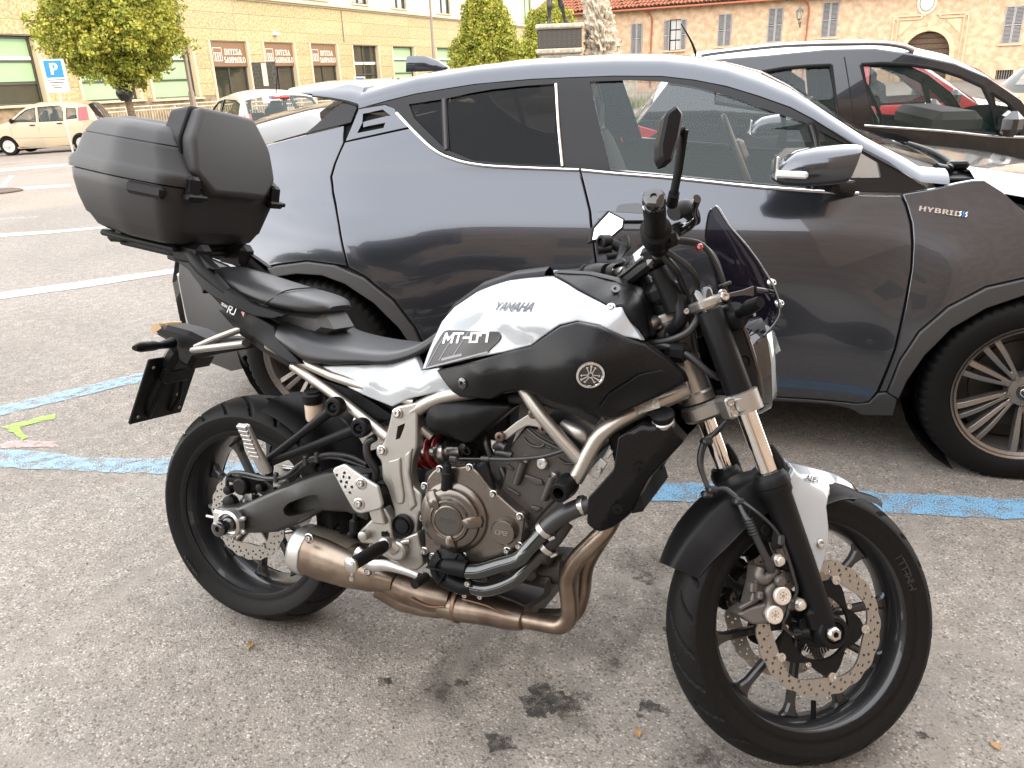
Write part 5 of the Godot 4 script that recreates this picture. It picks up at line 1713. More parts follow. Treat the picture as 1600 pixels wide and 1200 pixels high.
	rod(valve, Vector3(0.03, -0.2, 0.015), Vector3(0.026, -0.165, 0.02), 0.0055, 10)
	put(valve, "valve_stem", M.rubber, fw)
	var word2 := mb()
	surface_words(word2, "PIRELLI", 0.017, 0.0026, polar.call(0.35, 0.247), func(p: Vector2) -> float: return lerpf(0.0555, 0.0590, clampf((p.length() - 0.238) / 0.016, -1, 1)), 0.001, 0.0, 1.0)
	put(word2, "raised_lettering", mat(lin(0.016, 0.0155, 0.0155), 0.5), fw)

func chassis() -> void:
	# swingarm
	var arm := p3([-0.054, 0.347, 0.138, 0.018, 0.362, 0.138, 0.07, 0.392, 0.138, 0.14, 0.43, 0.138, 0.208, 0.466, 0.138, 0.284, 0.499, 0.138, 0.325, 0.51, 0.138, 0.41, 0.512, 0.138, 0.412, 0.391, 0.138, 0.349, 0.404, 0.138, 0.279, 0.395, 0.138, 0.207, 0.349, 0.138, 0.138, 0.314, 0.138, 0.068, 0.298, 0.138, -0.048, 0.28, 0.138])
	var slot := soft(pv([0.168, 0.386, 0.184, 0.404, 0.246, 0.435, 0.272, 0.441, 0.28, 0.422, 0.26, 0.396, 0.188, 0.368, 0.171, 0.37]), 0.012)
	pair("swingarm", M.swingarm, func(st: SurfaceTool) -> void:
		moulding(st, arm, p3([0.065, 0.347, 0.146, 0.217, 0.43, 0.15, 0.328, 0.478, 0.142, 0.316, 0.428, 0.144, 0.235, 0.376, 0.142]), 0.012, 0.045, 0.02, [slot])
		panel(st, inset(ccw(slot), -0.004), flatz(0.105), 0.0, 0.0, 0.05))
	var cross := mb()
	rod(cross, Vector3(0.36, 0.45, -0.12), Vector3(0.36, 0.45, 0.12), 0.035, 14)
	box(cross, Vector3(0.42, 0.42, 0), Vector3(0.06, 0.12, 0.24), 0.02)
	put(cross, "swingarm_crossbar", M.swingarm, bike)
	pair("chain_adjuster", M.alloy, func(st: SurfaceTool) -> void:
		var c := unit_at(0.017, 0.326, 0.15)
		box(st, c + Vector3(-0.02, 0.003, 0), Vector3(0.075, 0.05, 0.03), 0.006)
		for k in [[0.046, 0.014, 0.35], [0.046, -0.014, -0.35]]:
			box(st, c + Vector3(k[0] * 0.6, k[1], 0.006), Vector3(0.034, 0.012, 0.014), 0.004, Basis(Vector3(0, 0, 1), k[2]))
		lathe(st, pv([0.036, 0.0, 0.036, 0.02, 0.03, 0.024, 0.027, 0.014, 0.02, 0.012, 0.0, 0.012]), Transform3D(Basis.IDENTITY, c), 28)
		rod(st, c + Vector3(-0.055, 0.0, -0.002), c + Vector3(-0.09, 0.0, -0.002), 0.004, 8))
	pair("paddock_spool", M.gloss_black, func(st: SurfaceTool) -> void:
		var c := unit_at(0.017, 0.326, 0.16)
		lathe(st, pv([0.022, 0.0, 0.02, 0.012, 0.014, 0.018, 0.014, 0.032, 0.021, 0.034, 0.021, 0.046, 0.016, 0.049, 0.007, 0.049, 0.007, 0.04, 0, 0.04]), Transform3D(Basis.IDENTITY, c), 24))
	# frame tubes
	pair("frame_tube", M.frame_paint, func(st: SurfaceTool) -> void:
		tube(st, p3([1.118, 0.777, 0.045, 1.069, 0.754, 0.09, 1.02, 0.727, 0.13, 0.99, 0.706, 0.15, 0.97, 0.683, 0.158, 0.954, 0.651, 0.16, 0.938, 0.611, 0.16, 0.927, 0.587, 0.16]), 0.0165, 14, 5))
	pair("frame_tube", M.frame_paint, func(st: SurfaceTool) -> void:
		tube(st, p3([0.798, 0.764, 0.15, 0.848, 0.71, 0.16, 0.934, 0.629, 0.158]), 0.0145, 14, 4))
	pair("frame_tube", M.frame_paint, func(st: SurfaceTool) -> void:
		tube(st, p3([1.10, 0.83, 0.03, 1.02, 0.83, 0.10, 0.9, 0.81, 0.13, 0.74, 0.76, 0.14, 0.6, 0.72, 0.14, 0.53, 0.68, 0.14]), 0.017, 12, 4))
	pair("subframe_tube", M.frame_paint, func(st: SurfaceTool) -> void:
		tube(st, p3([0.183, 0.748, 0.12, 0.262, 0.712, 0.125, 0.342, 0.673, 0.13, 0.464, 0.61, 0.14]), 0.0125, 12, 2))
	pair("subframe_tube", M.frame_paint, func(st: SurfaceTool) -> void:
		tube(st, p3([0.1, 0.79, 0.11, 0.3, 0.735, 0.125, 0.53, 0.7, 0.135]), 0.012, 10, 2))
	pair("frame_brace", M.frame_paint, func(st: SurfaceTool) -> void:
		tube(st, p3([0.532, 0.647, 0.13, 0.568, 0.621, 0.12]), 0.011, 10, 1))
	var head := mb()
	var pv0 := Vector3(1.4, 0.3, 0) - Vector3(cos(RAKE), sin(RAKE), 0) * 0.044
	var ax := Vector3(-sin(RAKE), cos(RAKE), 0)
	lathe(head, pv([0.036, 0.518, 0.036, 0.535, 0.031, 0.54, 0.031, 0.655, 0.037, 0.662, 0.037, 0.672, 0.042, 0.674, 0.042, 0.684, 0.034, 0.688, 0.034, 0.7, 0.0, 0.7]), Transform3D(look(ax), pv0), 28)
	put(head, "headstock", M.frame_paint, bike)
	var bp := mb()
	tube(bp, p3([1.104, 0.816, 0.03, 1.114, 0.802, 0.035, 1.122, 0.782, 0.035, 1.131, 0.76, 0.02]), 0.006, 8, 4)
	put(bp, "weld_bead", M.frame_paint, bike)
	# silver frame plate with its stepped relief
	var plate_o := pv([0.482, 0.678, 0.493, 0.689, 0.548, 0.706, 0.55, 0.603, 0.538, 0.568, 0.535, 0.533, 0.542, 0.508, 0.565, 0.492, 0.566, 0.456, 0.558, 0.445, 0.552, 0.395, 0.533, 0.386, 0.499, 0.382, 0.488, 0.401, 0.494, 0.438, 0.474, 0.493, 0.459, 0.513, 0.456, 0.553, 0.441, 0.569, 0.441, 0.582, 0.459, 0.597, 0.473, 0.638])
	var slot2 := pv([0.499, 0.644, 0.517, 0.654, 0.518, 0.648, 0.505, 0.616, 0.494, 0.612])
	pair("frame_plate", M.cast_alloy, func(st: SurfaceTool) -> void:
		panel(st, soft(plate_o, 0.008), flatz(0.156), 0.006, 0.03, 0.02, [slot2]))
	pair("plate_rib", M.cast_alloy, func(st: SurfaceTool) -> void:
		panel(st, soft(pv([0.496, 0.567, 0.509, 0.573, 0.512, 0.532, 0.521, 0.483, 0.519, 0.464, 0.502, 0.459, 0.491, 0.502, 0.48, 0.53, 0.479, 0.561]), 0.004), flatz(0.161), 0.004, 0.008, 0.05)
		panel(st, soft(pv([0.521, 0.582, 0.539, 0.6, 0.534, 0.539, 0.541, 0.51, 0.553, 0.466, 0.536, 0.448, 0.527, 0.484, 0.518, 0.533]), 0.004), flatz(0.162), 0.005, 0.009, 0.05))
	pair("pivot_cap", M.matt_black, func(st: SurfaceTool) -> void:
		var c := unit_at(0.52, 0.412, 0.153)
		lathe(st, pv([0.027, 0.0, 0.027, 0.012, 0.024, 0.015, 0.021, 0.009, 0.018, 0.009, 0.0165, 0.014, 0.0, 0.015]), Transform3D(Basis.IDENTITY, c), 28))
	pair("frame_bolt", M.steel, func(st: SurfaceTool) -> void:
		for p in [pv([0.499, 0.675, 0.46, 0.582, 0.544, 0.328, 0.469, 0.4, 0.505, 0.348])]:
			for q in p:
				lathe(st, pv([0.0125, 0.0, 0.0125, 0.004, 0.01, 0.005]), Transform3D(Basis.IDENTITY, Vector3(q.x, q.y, 0.156)), 18)
				bolt(st, Vector3(q.x, q.y, 0.158), 0.0085, 0.007))
	# lower bracket, heel plate, rider peg, brake pedal
	pair("lower_bracket", M.cast_alloy, func(st: SurfaceTool) -> void:
		panel(st, soft(pv([0.472, 0.449, 0.492, 0.423, 0.497, 0.381, 0.506, 0.371, 0.543, 0.396, 0.562, 0.405, 0.579, 0.331, 0.562, 0.311, 0.52, 0.307, 0.509, 0.325, 0.493, 0.336, 0.446, 0.352, 0.408, 0.349, 0.401, 0.375, 0.432, 0.407]), 0.008), flatz(0.168), 0.006, 0.03, 0.03, [pv([0.467, 0.39, 0.488, 0.397, 0.499, 0.376, 0.467, 0.378])]))
	pair("heel_stay", M.cast_alloy, func(st: SurfaceTool) -> void:
		plate(st, soft(pv([0.438, 0.444, 0.472, 0.454, 0.485, 0.414, 0.451, 0.412]), 0.004), 0.168, 0.183, 0.003))
	var holes: Array = []
	for q in pv([0.361, 0.517, 0.381, 0.525, 0.373, 0.504, 0.395, 0.516, 0.379, 0.516, 0.388, 0.504, 0.385, 0.493, 0.403, 0.495, 0.398, 0.481]):
		holes.append(circle(q, 0.0042, 10))
	pair("heel_plate", M.alloy, func(st: SurfaceTool) -> void:
		panel(st, soft(pv([0.347, 0.524, 0.352, 0.533, 0.378, 0.546, 0.407, 0.533, 0.469, 0.506, 0.482, 0.465, 0.478, 0.454, 0.423, 0.432, 0.406, 0.438]), 0.007), tps(p3([0.349, 0.526, 0.192, 0.378, 0.544, 0.19, 0.469, 0.506, 0.19, 0.481, 0.461, 0.19, 0.415, 0.434, 0.192, 0.416, 0.491, 0.194])), 0.004, 0.008, 0.02, holes))
	pair("heel_plate_bolt", M.steel, func(st: SurfaceTool) -> void:
		for q in pv([0.427, 0.507, 0.422, 0.458]):
			lathe(st, pv([0.014, 0.0, 0.014, 0.003, 0.011, 0.004]), Transform3D(Basis.IDENTITY, Vector3(q.x, q.y, 0.192)), 18)
			bolt(st, Vector3(q.x, q.y, 0.194), 0.008, 0.007))
	pair("footpeg_mount", M.cast_alloy, func(st: SurfaceTool) -> void:
		lathe(st, pv([0.024, 0.0, 0.024, 0.016, 0.02, 0.02, 0, 0.02]), Transform3D(Basis.IDENTITY, unit_at(0.518, 0.358, 0.17)), 22)
		tube(st, p3([0.516, 0.361, 0.18, 0.501, 0.374, 0.19, 0.498, 0.38, 0.21]), [0.018, 0.016, 0.014], 10)
		tube(st, p3([0.512, 0.364, 0.18, 0.53, 0.378, 0.175, 0.543, 0.381, 0.17]), [0.008, 0.006], 8)
		lathe(st, pv([0.012, 0.0, 0.012, 0.02, 0.009, 0.022, 0, 0.022]), Transform3D(Basis.IDENTITY, unit_at(0.428, 0.377, 0.168)), 18))
	pair("rider_footpeg", M.rubber, func(st: SurfaceTool) -> void:
		tube(st, p3([0.503, 0.377, 0.212, 0.503, 0.379, 0.235, 0.491, 0.374, 0.325]), [0.014, 0.0165, 0.0155], 12, 1, 0.8)
		for k in 3:
			tube(st, p3([0.499, 0.385, 0.236, 0.493, 0.384, 0.32]), 0.0028, 6, 1) if k == 0 else tube(st, p3([0.504, 0.379, 0.236, 0.497, 0.378, 0.32]), 0.0028, 6, 1))
	pair("footpeg_end", M.steel, func(st: SurfaceTool) -> void:
		lathe(st, pv([0.0175, 0.0, 0.0175, 0.006, 0.012, 0.01, 0, 0.01]), Transform3D(look(Vector3(-0.12, -0.02, 1)), Vector3(0.489, 0.372, 0.322)), 18)
		rod(st, Vector3(0.489, 0.363, 0.318), Vector3(0.486, 0.342, 0.318), 0.004, 8)
		lathe(st, pv([0.0055, 0, 0.0055, 0.01, 0, 0.01]), Transform3D(look(Vector3.DOWN), Vector3(0.486, 0.344, 0.318)), 10))
	var bp2 := mb()
	tube(bp2, p3([0.412, 0.337, 0.185, 0.457, 0.317, 0.195, 0.501, 0.325, 0.2, 0.555, 0.328, 0.212, 0.605, 0.334, 0.235]), [0.016, 0.016, 0.014, 0.010, 0.009], 10, 4, 0.6)
	put(bp2, "brake_pedal", M.alloy, bike)
	var toe := mb()
	tube(toe, p3([0.616, 0.334, 0.275, 0.62, 0.335, 0.23]), 0.0105, 12, 1)
	put(toe, "pedal_toe_piece", M.rubber, bike)
	var rodm := mb()
	tube(rodm, p3([0.397, 0.421, 0.17, 0.395, 0.407, 0.17]), 0.005, 8, 1)
	box(rodm, Vector3(0.393, 0.39, 0.17), Vector3(0.018, 0.036, 0.018), 0.004)
	lathe(rodm, pv([0.008, 0, 0.008, 0.012, 0, 0.014]), Transform3D(Basis.IDENTITY, Vector3(0.386, 0.369, 0.165)), 12)
	put(rodm, "brake_push_rod", M.matt_black, bike)
	# passenger peg hanger
	pair("passenger_peg_hanger", M.black_plastic, func(st: SurfaceTool) -> void:
		for e in [[Vector3(0.332, 0.67, 0.155), Vector3(0.162, 0.524, 0.185)], [Vector3(0.403, 0.629, 0.155), Vector3(0.162, 0.516, 0.185)]]:
			tube(st, PackedVector3Array([e[0], e[0].lerp(e[1], 0.5), e[1]]), [0.014, 0.0095, 0.011], 10, 1, 0.75)
			lathe(st, pv([0.021, -0.012, 0.023, -0.005, 0.023, 0.012, 0.019, 0.016, 0.013, 0.016, 0.012, 0.004, 0, 0.004]), Transform3D(Basis.IDENTITY, e[0]), 24))
	pair("hanger_bolt", M.black_plastic, func(st: SurfaceTool) -> void:
		bolt(st, Vector3(0.334, 0.671, 0.158), 0.009, 0.008)
		bolt(st, Vector3(0.405, 0.63, 0.158), 0.009, 0.008)
		bolt(st, Vector3(0.165, 0.525, 0.196), 0.008, 0.007))
	pair("passenger_footpeg", M.alloy, func(st: SurfaceTool) -> void:
		var a := Vector3(0.154, 0.505, 0.195)
		var b := Vector3(0.156, 0.622, 0.26)
		var t := (b - a).normalized()
		tube(st, PackedVector3Array([a - t * 0.012, a + t * 0.02, a + t * 0.05, b]), [0.012, 0.013, 0.010, 0.008], 8, 1, 1.5)
		for i in 8:
			box(st, a.lerp(b, 0.25 + 0.1 * i) + Vector3(-0.004, 0.004, 0.008), Vector3(0.026, 0.012, 0.01), 0.001, look(t)))
	# rear brake: caliper, hose, reservoir
	var cal := mb()
	var cc := unit_at(0.022, 0.413, 0.088)
	box(cal, cc + Vector3(0, 0, 0), Vector3(0.075, 0.05, 0.04), 0.012, Basis(Vector3(0, 0, 1), 0.25))
	lathe(cal, pv([0.022, 0.0, 0.022, 0.026, 0.018, 0.03, 0.0, 0.03]), Transform3D(Basis.IDENTITY, cc + Vector3(-0.006, 0, 0.01)), 22)
	tube(cal, PackedVector3Array([cc + Vector3(0.02, 0.0, 0), cc + Vector3(0.06, -0.01, 0.012), cc + Vector3(0.09, 0.0, 0.012)]), [0.014, 0.011, 0.008], 10)
	box(cal, cc + Vector3(-0.05, 0.005, 0.005), Vector3(0.04, 0.016, 0.02), 0.005)
	lathe(cal, pv([0.012, 0, 0.012, 0.02, 0.008, 0.022, 0, 0.022]), Transform3D(Basis.IDENTITY, Vector3(-0.04, 0.389, 0.09)), 14)
	lathe(cal, pv([0.011, 0, 0.011, 0.02, 0.008, 0.022, 0, 0.022]), Transform3D(Basis.IDENTITY, Vector3(0.074, 0.417, 0.1)), 14)
	put(cal, "rear_caliper", M.matt_black, bike)
	var ss := mb()
	lathe(ss, pv([0.02, 0, 0.02, 0.02, 0.014, 0.024, 0, 0.024]), Transform3D(Basis.IDENTITY, Vector3(-0.04, 0.352, 0.085)), 18)
	rod(ss, Vector3(-0.026, 0.359, 0.1), Vector3(-0.036, 0.377, 0.1), 0.006, 8)
	put(ss, "speed_sensor", M.matt_black, bike)
	var hs := mb()
	tube(hs, p3([-0.056, 0.393, 0.09, -0.038, 0.432, 0.1, 0.025, 0.451, 0.12, 0.122, 0.457, 0.14, 0.176, 0.474, 0.14, 0.225, 0.514, 0.14, 0.295, 0.544, 0.14, 0.355, 0.548, 0.135, 0.401, 0.534, 0.13]), 0.0052, 8, 6)
	tube(hs, p3([0.007, 0.434, 0.1, 0.104, 0.447, 0.13, 0.182, 0.471, 0.135, 0.231, 0.508, 0.13, 0.306, 0.536, 0.13, 0.394, 0.522, 0.12]), 0.0042, 8, 6)
	for e in [Vector3(0.147, 0.464, 0.143), Vector3(0.236, 0.52, 0.143), Vector3(0.269, 0.533, 0.143)]:
		box(hs, e, Vector3(0.012, 0.026, 0.012), 0.003)
	put(hs, "rear_brake_hose", M.hose, bike)
	var hk := mb()
	tube(hk, p3([0.43, 0.605, 0.14, 0.409, 0.588, 0.14, 0.411, 0.557, 0.14, 0.427, 0.522, 0.13, 0.419, 0.498, 0.12]), 0.0095, 10, 5)
	put(hk, "reservoir_hose", M.hose, bike)
	var rc := mb()
	var rb := Vector3(0.251, 0.622, 0.125)
	var up := Transform3D(Basis(Vector3.RIGHT, -PI / 2 + 0.15), rb)
	lathe(rc, pv([0.0, 0.0, 0.0195, 0.0, 0.0215, 0.006, 0.0215, 0.046, 0.0, 0.046]), up, 22)
	put(rc, "brake_fluid_reservoir", mat(lin(0.52, 0.42, 0.33), 0.35), bike)
	var rl := mb()
	lathe(rl, pv([0.024, 0.044, 0.025, 0.05, 0.025, 0.066, 0.021, 0.069, 0.02, 0.075, 0.0, 0.075]), up, 24)
	box(rl, Vector3(0.254, 0.677, 0.125), Vector3(0.01, 0.03, 0.03), 0.003)
	put(rl, "reservoir_cap", M.black_plastic, bike)
	# shock absorber
	var sh := mb()
	var s0 := Vector3(0.473, 0.545, 0.02)
	var s1 := Vector3(0.558, 0.566, 0.04)
	var coil := PackedVector3Array()
	var sx := look(s1 - s0)
	for i in 90:
		var a := TAU * i / 26.0
		coil.append(s0.lerp(s1, i / 89.0) + sx * Vector3(cos(a) * 0.034, sin(a) * 0.034, 0))
	tube(sh, coil, 0.0075, 8, 1)
	put(sh, "shock_spring", M.red, bike)
	var sb := mb()
	rod(sb, s0, s1, 0.018, 14)
	lathe(sb, pv([0.0, 0, 0.036, 0, 0.036, 0.012, 0.03, 0.02, 0.02, 0.022, 0.016, 0.06, 0, 0.06]), Transform3D(sx, s1), 24)
	put(sb, "shock_body", M.steel, bike)
	var sm := mb()
	plate(sm, soft(pv([0.619, 0.563, 0.628, 0.595, 0.651, 0.6, 0.66, 0.565, 0.674, 0.537, 0.644, 0.555, 0.607, 0.553]), 0.004), 0.05, 0.07, 0.002)
	bolt(sm, Vector3(0.64, 0.589, 0.072), 0.012, 0.012)
	put(sm, "shock_mount", M.matt_black, bike)
	# side stand on the far side
	var sd := mb()
	tube(sd, p3([0.62, 0.32, -0.15, 0.63, 0.22, -0.2, 0.66, 0.062, -0.27]), [0.016, 0.013, 0.011], 10)
	box(sd, Vector3(0.665, 0.062, -0.275), Vector3(0.07, 0.014, 0.05), 0.004, Basis(Vector3.RIGHT, 0.2))
	put(sd, "side_stand", M.matt_black, bike)
	var ch := mb()
	for yy in [0.095, -0.095]:
		rod(ch, Vector3(0, 0.315 + yy, -0.075), Vector3(0.56, 0.42 + yy * 0.4, -0.075), 0.008, 6)
	put(ch, "chain", M.steel, bike)
	# inner mudguard and battery box: the dark mass under the seat
	var mass := mb()
	plate(mass, pv([0.2, 0.74, 0.3, 0.71, 0.42, 0.645, 0.50, 0.64, 0.5, 0.7, 0.78, 0.76, 1.0, 0.82, 1.02, 0.88, 0.66, 0.82, 0.45, 0.76, 0.3, 0.745, 0.22, 0.75]), -0.1, 0.1, 0.01)
	plate(mass, pv([0.44, 0.64, 0.46, 0.42, 0.55, 0.36, 0.62, 0.36, 0.7, 0.62, 0.7, 0.74, 0.5, 0.7]), -0.09, -0.02, 0.006)
	put(mass, "inner_structure", M.dark, bike)
	var hug := mb()
	var rows: Array = []
	for i in 15:
		var a := lerpf(0.05, 1.35, i / 14.0)
		var row := PackedVector3Array()
		for k in 9:
			var f := (k - 4) / 4.0
			var r := 0.338 - 0.03 * pow(absf(f), 4)
			row.append(Vector3(cos(a) * r, 0.315 + sin(a) * r, f * 0.1))
		rows.append(row)
	grid(hug, rows, false, false, Vector3(0.5, 1, 0))
	put(hug, "rear_hugger", M.black_plastic, bike)
	var sp := mb()
	panel(sp, pv([0.184, 0.755, 0.262, 0.724, 0.36, 0.706, 0.465, 0.659, 0.455, 0.644, 0.392, 0.641, 0.3, 0.681, 0.206, 0.736]), flatz(0.122), 0.003, 0.03, 0.05)
	put(sp, "side_inner_panel", M.black_plastic, bike)

func unit_at(x: float, y: float, z: float) -> Vector3:
	return Vector3(x, y, z)

func engine_parts() -> void:
	# crankcase and cylinder block
	var cc := mb()
	plate(cc, soft(pv([0.551, 0.534, 0.592, 0.555, 0.668, 0.572, 0.737, 0.518, 0.804, 0.478, 0.814, 0.413, 0.797, 0.372, 0.705, 0.322, 0.624, 0.297, 0.566, 0.297, 0.55, 0.338, 0.546, 0.479]), 0.01), -0.14, 0.125, 0.01)
	plate(cc, soft(pv([0.606, 0.207, 0.703, 0.203, 0.787, 0.201, 0.824, 0.201, 0.823, 0.221, 0.814, 0.244, 0.833, 0.256, 0.864, 0.287, 0.861, 0.327, 0.756, 0.314, 0.63, 0.272]), 0.01), -0.12, 0.1, 0.012)
	put(cc, "crankcase", M.engine, bike)
	var bl := mb()
	panel(bl, soft(pv([0.744, 0.524, 0.763, 0.59, 0.763, 0.625, 0.795, 0.675, 0.815, 0.68, 0.836, 0.675, 0.91, 0.634, 0.94, 0.616, 0.925, 0.58, 0.86, 0.501, 0.81, 0.433, 0.807, 0.486]), 0.006), flatz(0.132), 0.008, 0.2, 0.03)
	put(bl, "cylinder_block", M.engine, bike)
	var rb := mb()
	for p in [p3([0.801, 0.6, 0.137, 0.786, 0.549, 0.137]), p3([0.87, 0.576, 0.137, 0.852, 0.525, 0.137])]:
		tube(rb, p, [0.0105, 0.009], 10, 1)
	for q in [pv([0.807, 0.574, 0.844, 0.567, 0.851, 0.556, 0.833, 0.553, 0.803, 0.566]), pv([0.763, 0.589, 0.778, 0.582, 0.775, 0.576, 0.761, 0.584]), pv([0.765, 0.539, 0.796, 0.527, 0.793, 0.521, 0.765, 0.534]), pv([0.827, 0.506, 0.848, 0.504, 0.839, 0.493, 0.821, 0.496]), pv([0.819, 0.472, 0.828, 0.474, 0.812, 0.436, 0.809, 0.441])]:
		panel(rb, q, flatz(0.138), 0.003, 0.01, 0.05)
	tube(rb, p3([0.797, 0.653, 0.134, 0.814, 0.64, 0.136, 0.84, 0.64, 0.136, 0.85, 0.655, 0.134]), 0.003, 6, 4)
	tube(rb, p3([0.878, 0.619, 0.134, 0.896, 0.611, 0.136, 0.913, 0.613, 0.134]), 0.003, 6, 4)
	put_each(rb, "block_rib", M.engine, bike)
	var hl := mb()
	for k in 3:
		tube(hl, p3([0.806, 0.675, 0.137, 0.831, 0.659, 0.139, 0.87, 0.645, 0.139, 0.907, 0.636, 0.137]) if k == 0 else (p3([0.808, 0.677, 0.13, 0.833, 0.663, 0.132, 0.871, 0.649, 0.132]) if k == 1 else p3([0.799, 0.668, 0.13, 0.826, 0.653, 0.132, 0.862, 0.638, 0.132])), 0.004, 6, 2)
	put(hl, "head_gasket_line", mat(lin(0.06, 0.055, 0.05), 0.5, 0.4), bike)
	var hc := mb()
	tube(hc, p3([0.884, 0.694, 0.13, 0.913, 0.687, 0.14, 0.933, 0.676, 0.14, 0.937, 0.663, 0.13]), [0.012, 0.016, 0.012], 10)
	put(hc, "cam_cover_edge", M.cast_alloy, bike)
	var br := mb()
	panel(br, soft(pv([0.814, 0.731, 0.827, 0.721, 0.84, 0.695, 0.861, 0.681, 0.856, 0.672, 0.832, 0.684, 0.809, 0.684, 0.786, 0.668, 0.766, 0.649, 0.745, 0.64, 0.738, 0.648, 0.739, 0.658, 0.756, 0.664, 0.785, 0.691, 0.816, 0.714]), 0.004), flatz(0.148), 0.003, 0.012, 0.03)
	put(br, "engine_bracket", M.cast_alloy, bike)
	var bb := mb()
	for q in pv([0.75, 0.653, 0.824, 0.714, 0.849, 0.684]):
		lathe(bb, pv([0.011, 0, 0.011, 0.008, 0.008, 0.01, 0.004, 0.01, 0.004, 0.004, 0, 0.004]), Transform3D(Basis.IDENTITY, Vector3(q.x, q.y, 0.148)), 18)
	put_each(bb, "bracket_bolt", mat(lin(0.1, 0.07, 0.055), 0.4, 0.7), bike)
	var plug := mb()
	var pc := Vector3(0.844, 0.603, 0.134)
	lathe(plug, pv([0.013, 0, 0.013, 0.006, 0.010, 0.009, 0.004, 0.009, 0.004, 0.005, 0, 0.005]), Transform3D(Basis.IDENTITY, pc), 20)
	for q in pv([0.805, 0.603, 0.871, 0.578]):
		lathe(plug, pv([0.008, 0, 0.008, 0.012, 0.005, 0.014, 0, 0.014]), Transform3D(look(Vector3(0.3, 0.9, 0.3)), Vector3(q.x, q.y, 0.135)), 12)
	put_each(plug, "block_bolt", M.steel, bike)
	# clutch cover: a flat case with a stepped dome
	var base := mb()
	panel(base, soft(pv([0.581, 0.538, 0.597, 0.559, 0.62, 0.57, 0.656, 0.575, 0.686, 0.583, 0.708, 0.569, 0.738, 0.537, 0.753, 0.529, 0.8, 0.497, 0.821, 0.49, 0.82, 0.464, 0.818, 0.424, 0.8, 0.41, 0.771, 0.389, 0.722, 0.364, 0.683, 0.36, 0.666, 0.37, 0.602, 0.355, 0.581, 0.359, 0.576, 0.419, 0.576, 0.496]), 0.008), flatz(0.165), 0.006, 0.05, 0.03)
	put(base, "clutch_case", M.cover, bike)
	var dome := mb()
	var c := Vector3(0.652, 0.458, 0.165)
	lathe(dome, pv([0.0815, -0.002, 0.0815, 0.006, 0.078, 0.010, 0.070, 0.012, 0.068, 0.020, 0.064, 0.023, 0.050, 0.024, 0.047, 0.030, 0.043, 0.031, 0.041, 0.028, 0.036, 0.0275, 0.035, 0.031, 0.032, 0.032, 0.0315, 0.030, 0.0, 0.030]), Transform3D(Basis.IDENTITY, c), 56, 0.8)
	var D := put(dome, "clutch_cover", M.cover, bike)
	var lugs := mb()
	for a in [2.36, 0.1, -1.45]:
		X = Transform3D(Basis(Vector3(0, 0, 1), a), c)
		panel(lugs, pv([0.033, -0.004, 0.05, -0.013, 0.075, -0.013, 0.079, 0.0, 0.075, 0.013, 0.05, 0.013, 0.033, 0.004]), tps(p3([0.033, 0, 0.032, 0.055, -0.012, 0.034, 0.055, 0.012, 0.034, 0.055, 0, 0.04, 0.079, 0, 0.018, 0.075, -0.012, 0.018, 0.075, 0.012, 0.018])), 0.002, 0.016, 0.02)
		X = Transform3D.IDENTITY
	put_each(lugs, "cover_lug", M.cover, bike)
	var disc := mb()
	lathe(disc, pv([0.0315, 0.029, 0.031, 0.0315, 0.0, 0.032]), Transform3D(Basis.IDENTITY, c), 40)
	put(disc, "cover_disc", M.engine, bike)
	var nm := mb()
	var t0 := Vector2(c.x - 0.0215, c.y - 0.004)
	surface_words(nm, "YAMAHA", 0.009, 0.0015, along(t0, t0 + Vector2(1, 0)), flatz(c.z + 0.0325), 0.0004, 0.0, 0.8)
	put(nm, "cast_lettering", M.cover, bike)
	var cap2 := mb()
	var k := Vector3(0.777, 0.449, 0.165)
	lathe(cap2, pv([0.029, 0.0, 0.029, 0.012, 0.026, 0.016, 0.0, 0.0165]), Transform3D(Basis.IDENTITY, k), 36)
	put(cap2, "oil_cover", M.cover, bike)
	var nm2 := mb()
	surface_words(nm2, "CP2", 0.0085, 0.0014, along(Vector2(k.x - 0.0165, k.y - 0.004), Vector2(k.x, k.y - 0.004)), flatz(k.z + 0.0168), 0.0005, 0.25, 1.25)
	put(nm2, "cast_lettering", M.cast_alloy, bike)
	var bs := mb()
	for q in pv([0.614, 0.563, 0.687, 0.578, 0.746, 0.527, 0.81, 0.487, 0.811, 0.421, 0.784, 0.404, 0.58, 0.364, 0.575, 0.442, 0.577, 0.518, 0.602, 0.354, 0.678, 0.372]):
		lathe(bs, pv([0.009, -0.012, 0.009, 0.002, 0.0075, 0.003]), Transform3D(Basis.IDENTITY, Vector3(q.x, q.y, 0.165)), 14)
		bolt(bs, Vector3(q.x, q.y, 0.167), 0.0062, 0.007)
	put_each(bs, "case_bolt", M.steel, bike)
	# oil filler and switch on top of the cover
	var fl := mb()
	tube(fl, p3([0.636, 0.513, 0.17, 0.639, 0.538, 0.178, 0.64, 0.555, 0.18]), [0.016, 0.013, 0.012], 14, 1)
	lathe(fl, pv([0.0135, 0, 0.0135, 0.01, 0.01, 0.012, 0.009, 0.028, 0.006, 0.03, 0.006, 0.036, 0, 0.036]), Transform3D(look(Vector3(0, 1, 0.05)), Vector3(0.64, 0.553, 0.18)), 16)
	put(fl, "clutch_arm_housing", M.matt_black, bike)
	var cb := mb()
	tube(cb, p3([0.902, 0.648, 0.165, 0.85, 0.626, 0.165, 0.785, 0.611, 0.165, 0.733, 0.604, 0.165]), 0.0045, 8, 5)
	tube(cb, p3([0.741, 0.605, 0.165, 0.703, 0.6, 0.165, 0.672, 0.596, 0.165, 0.641, 0.59, 0.165]), 0.0022, 6, 1)
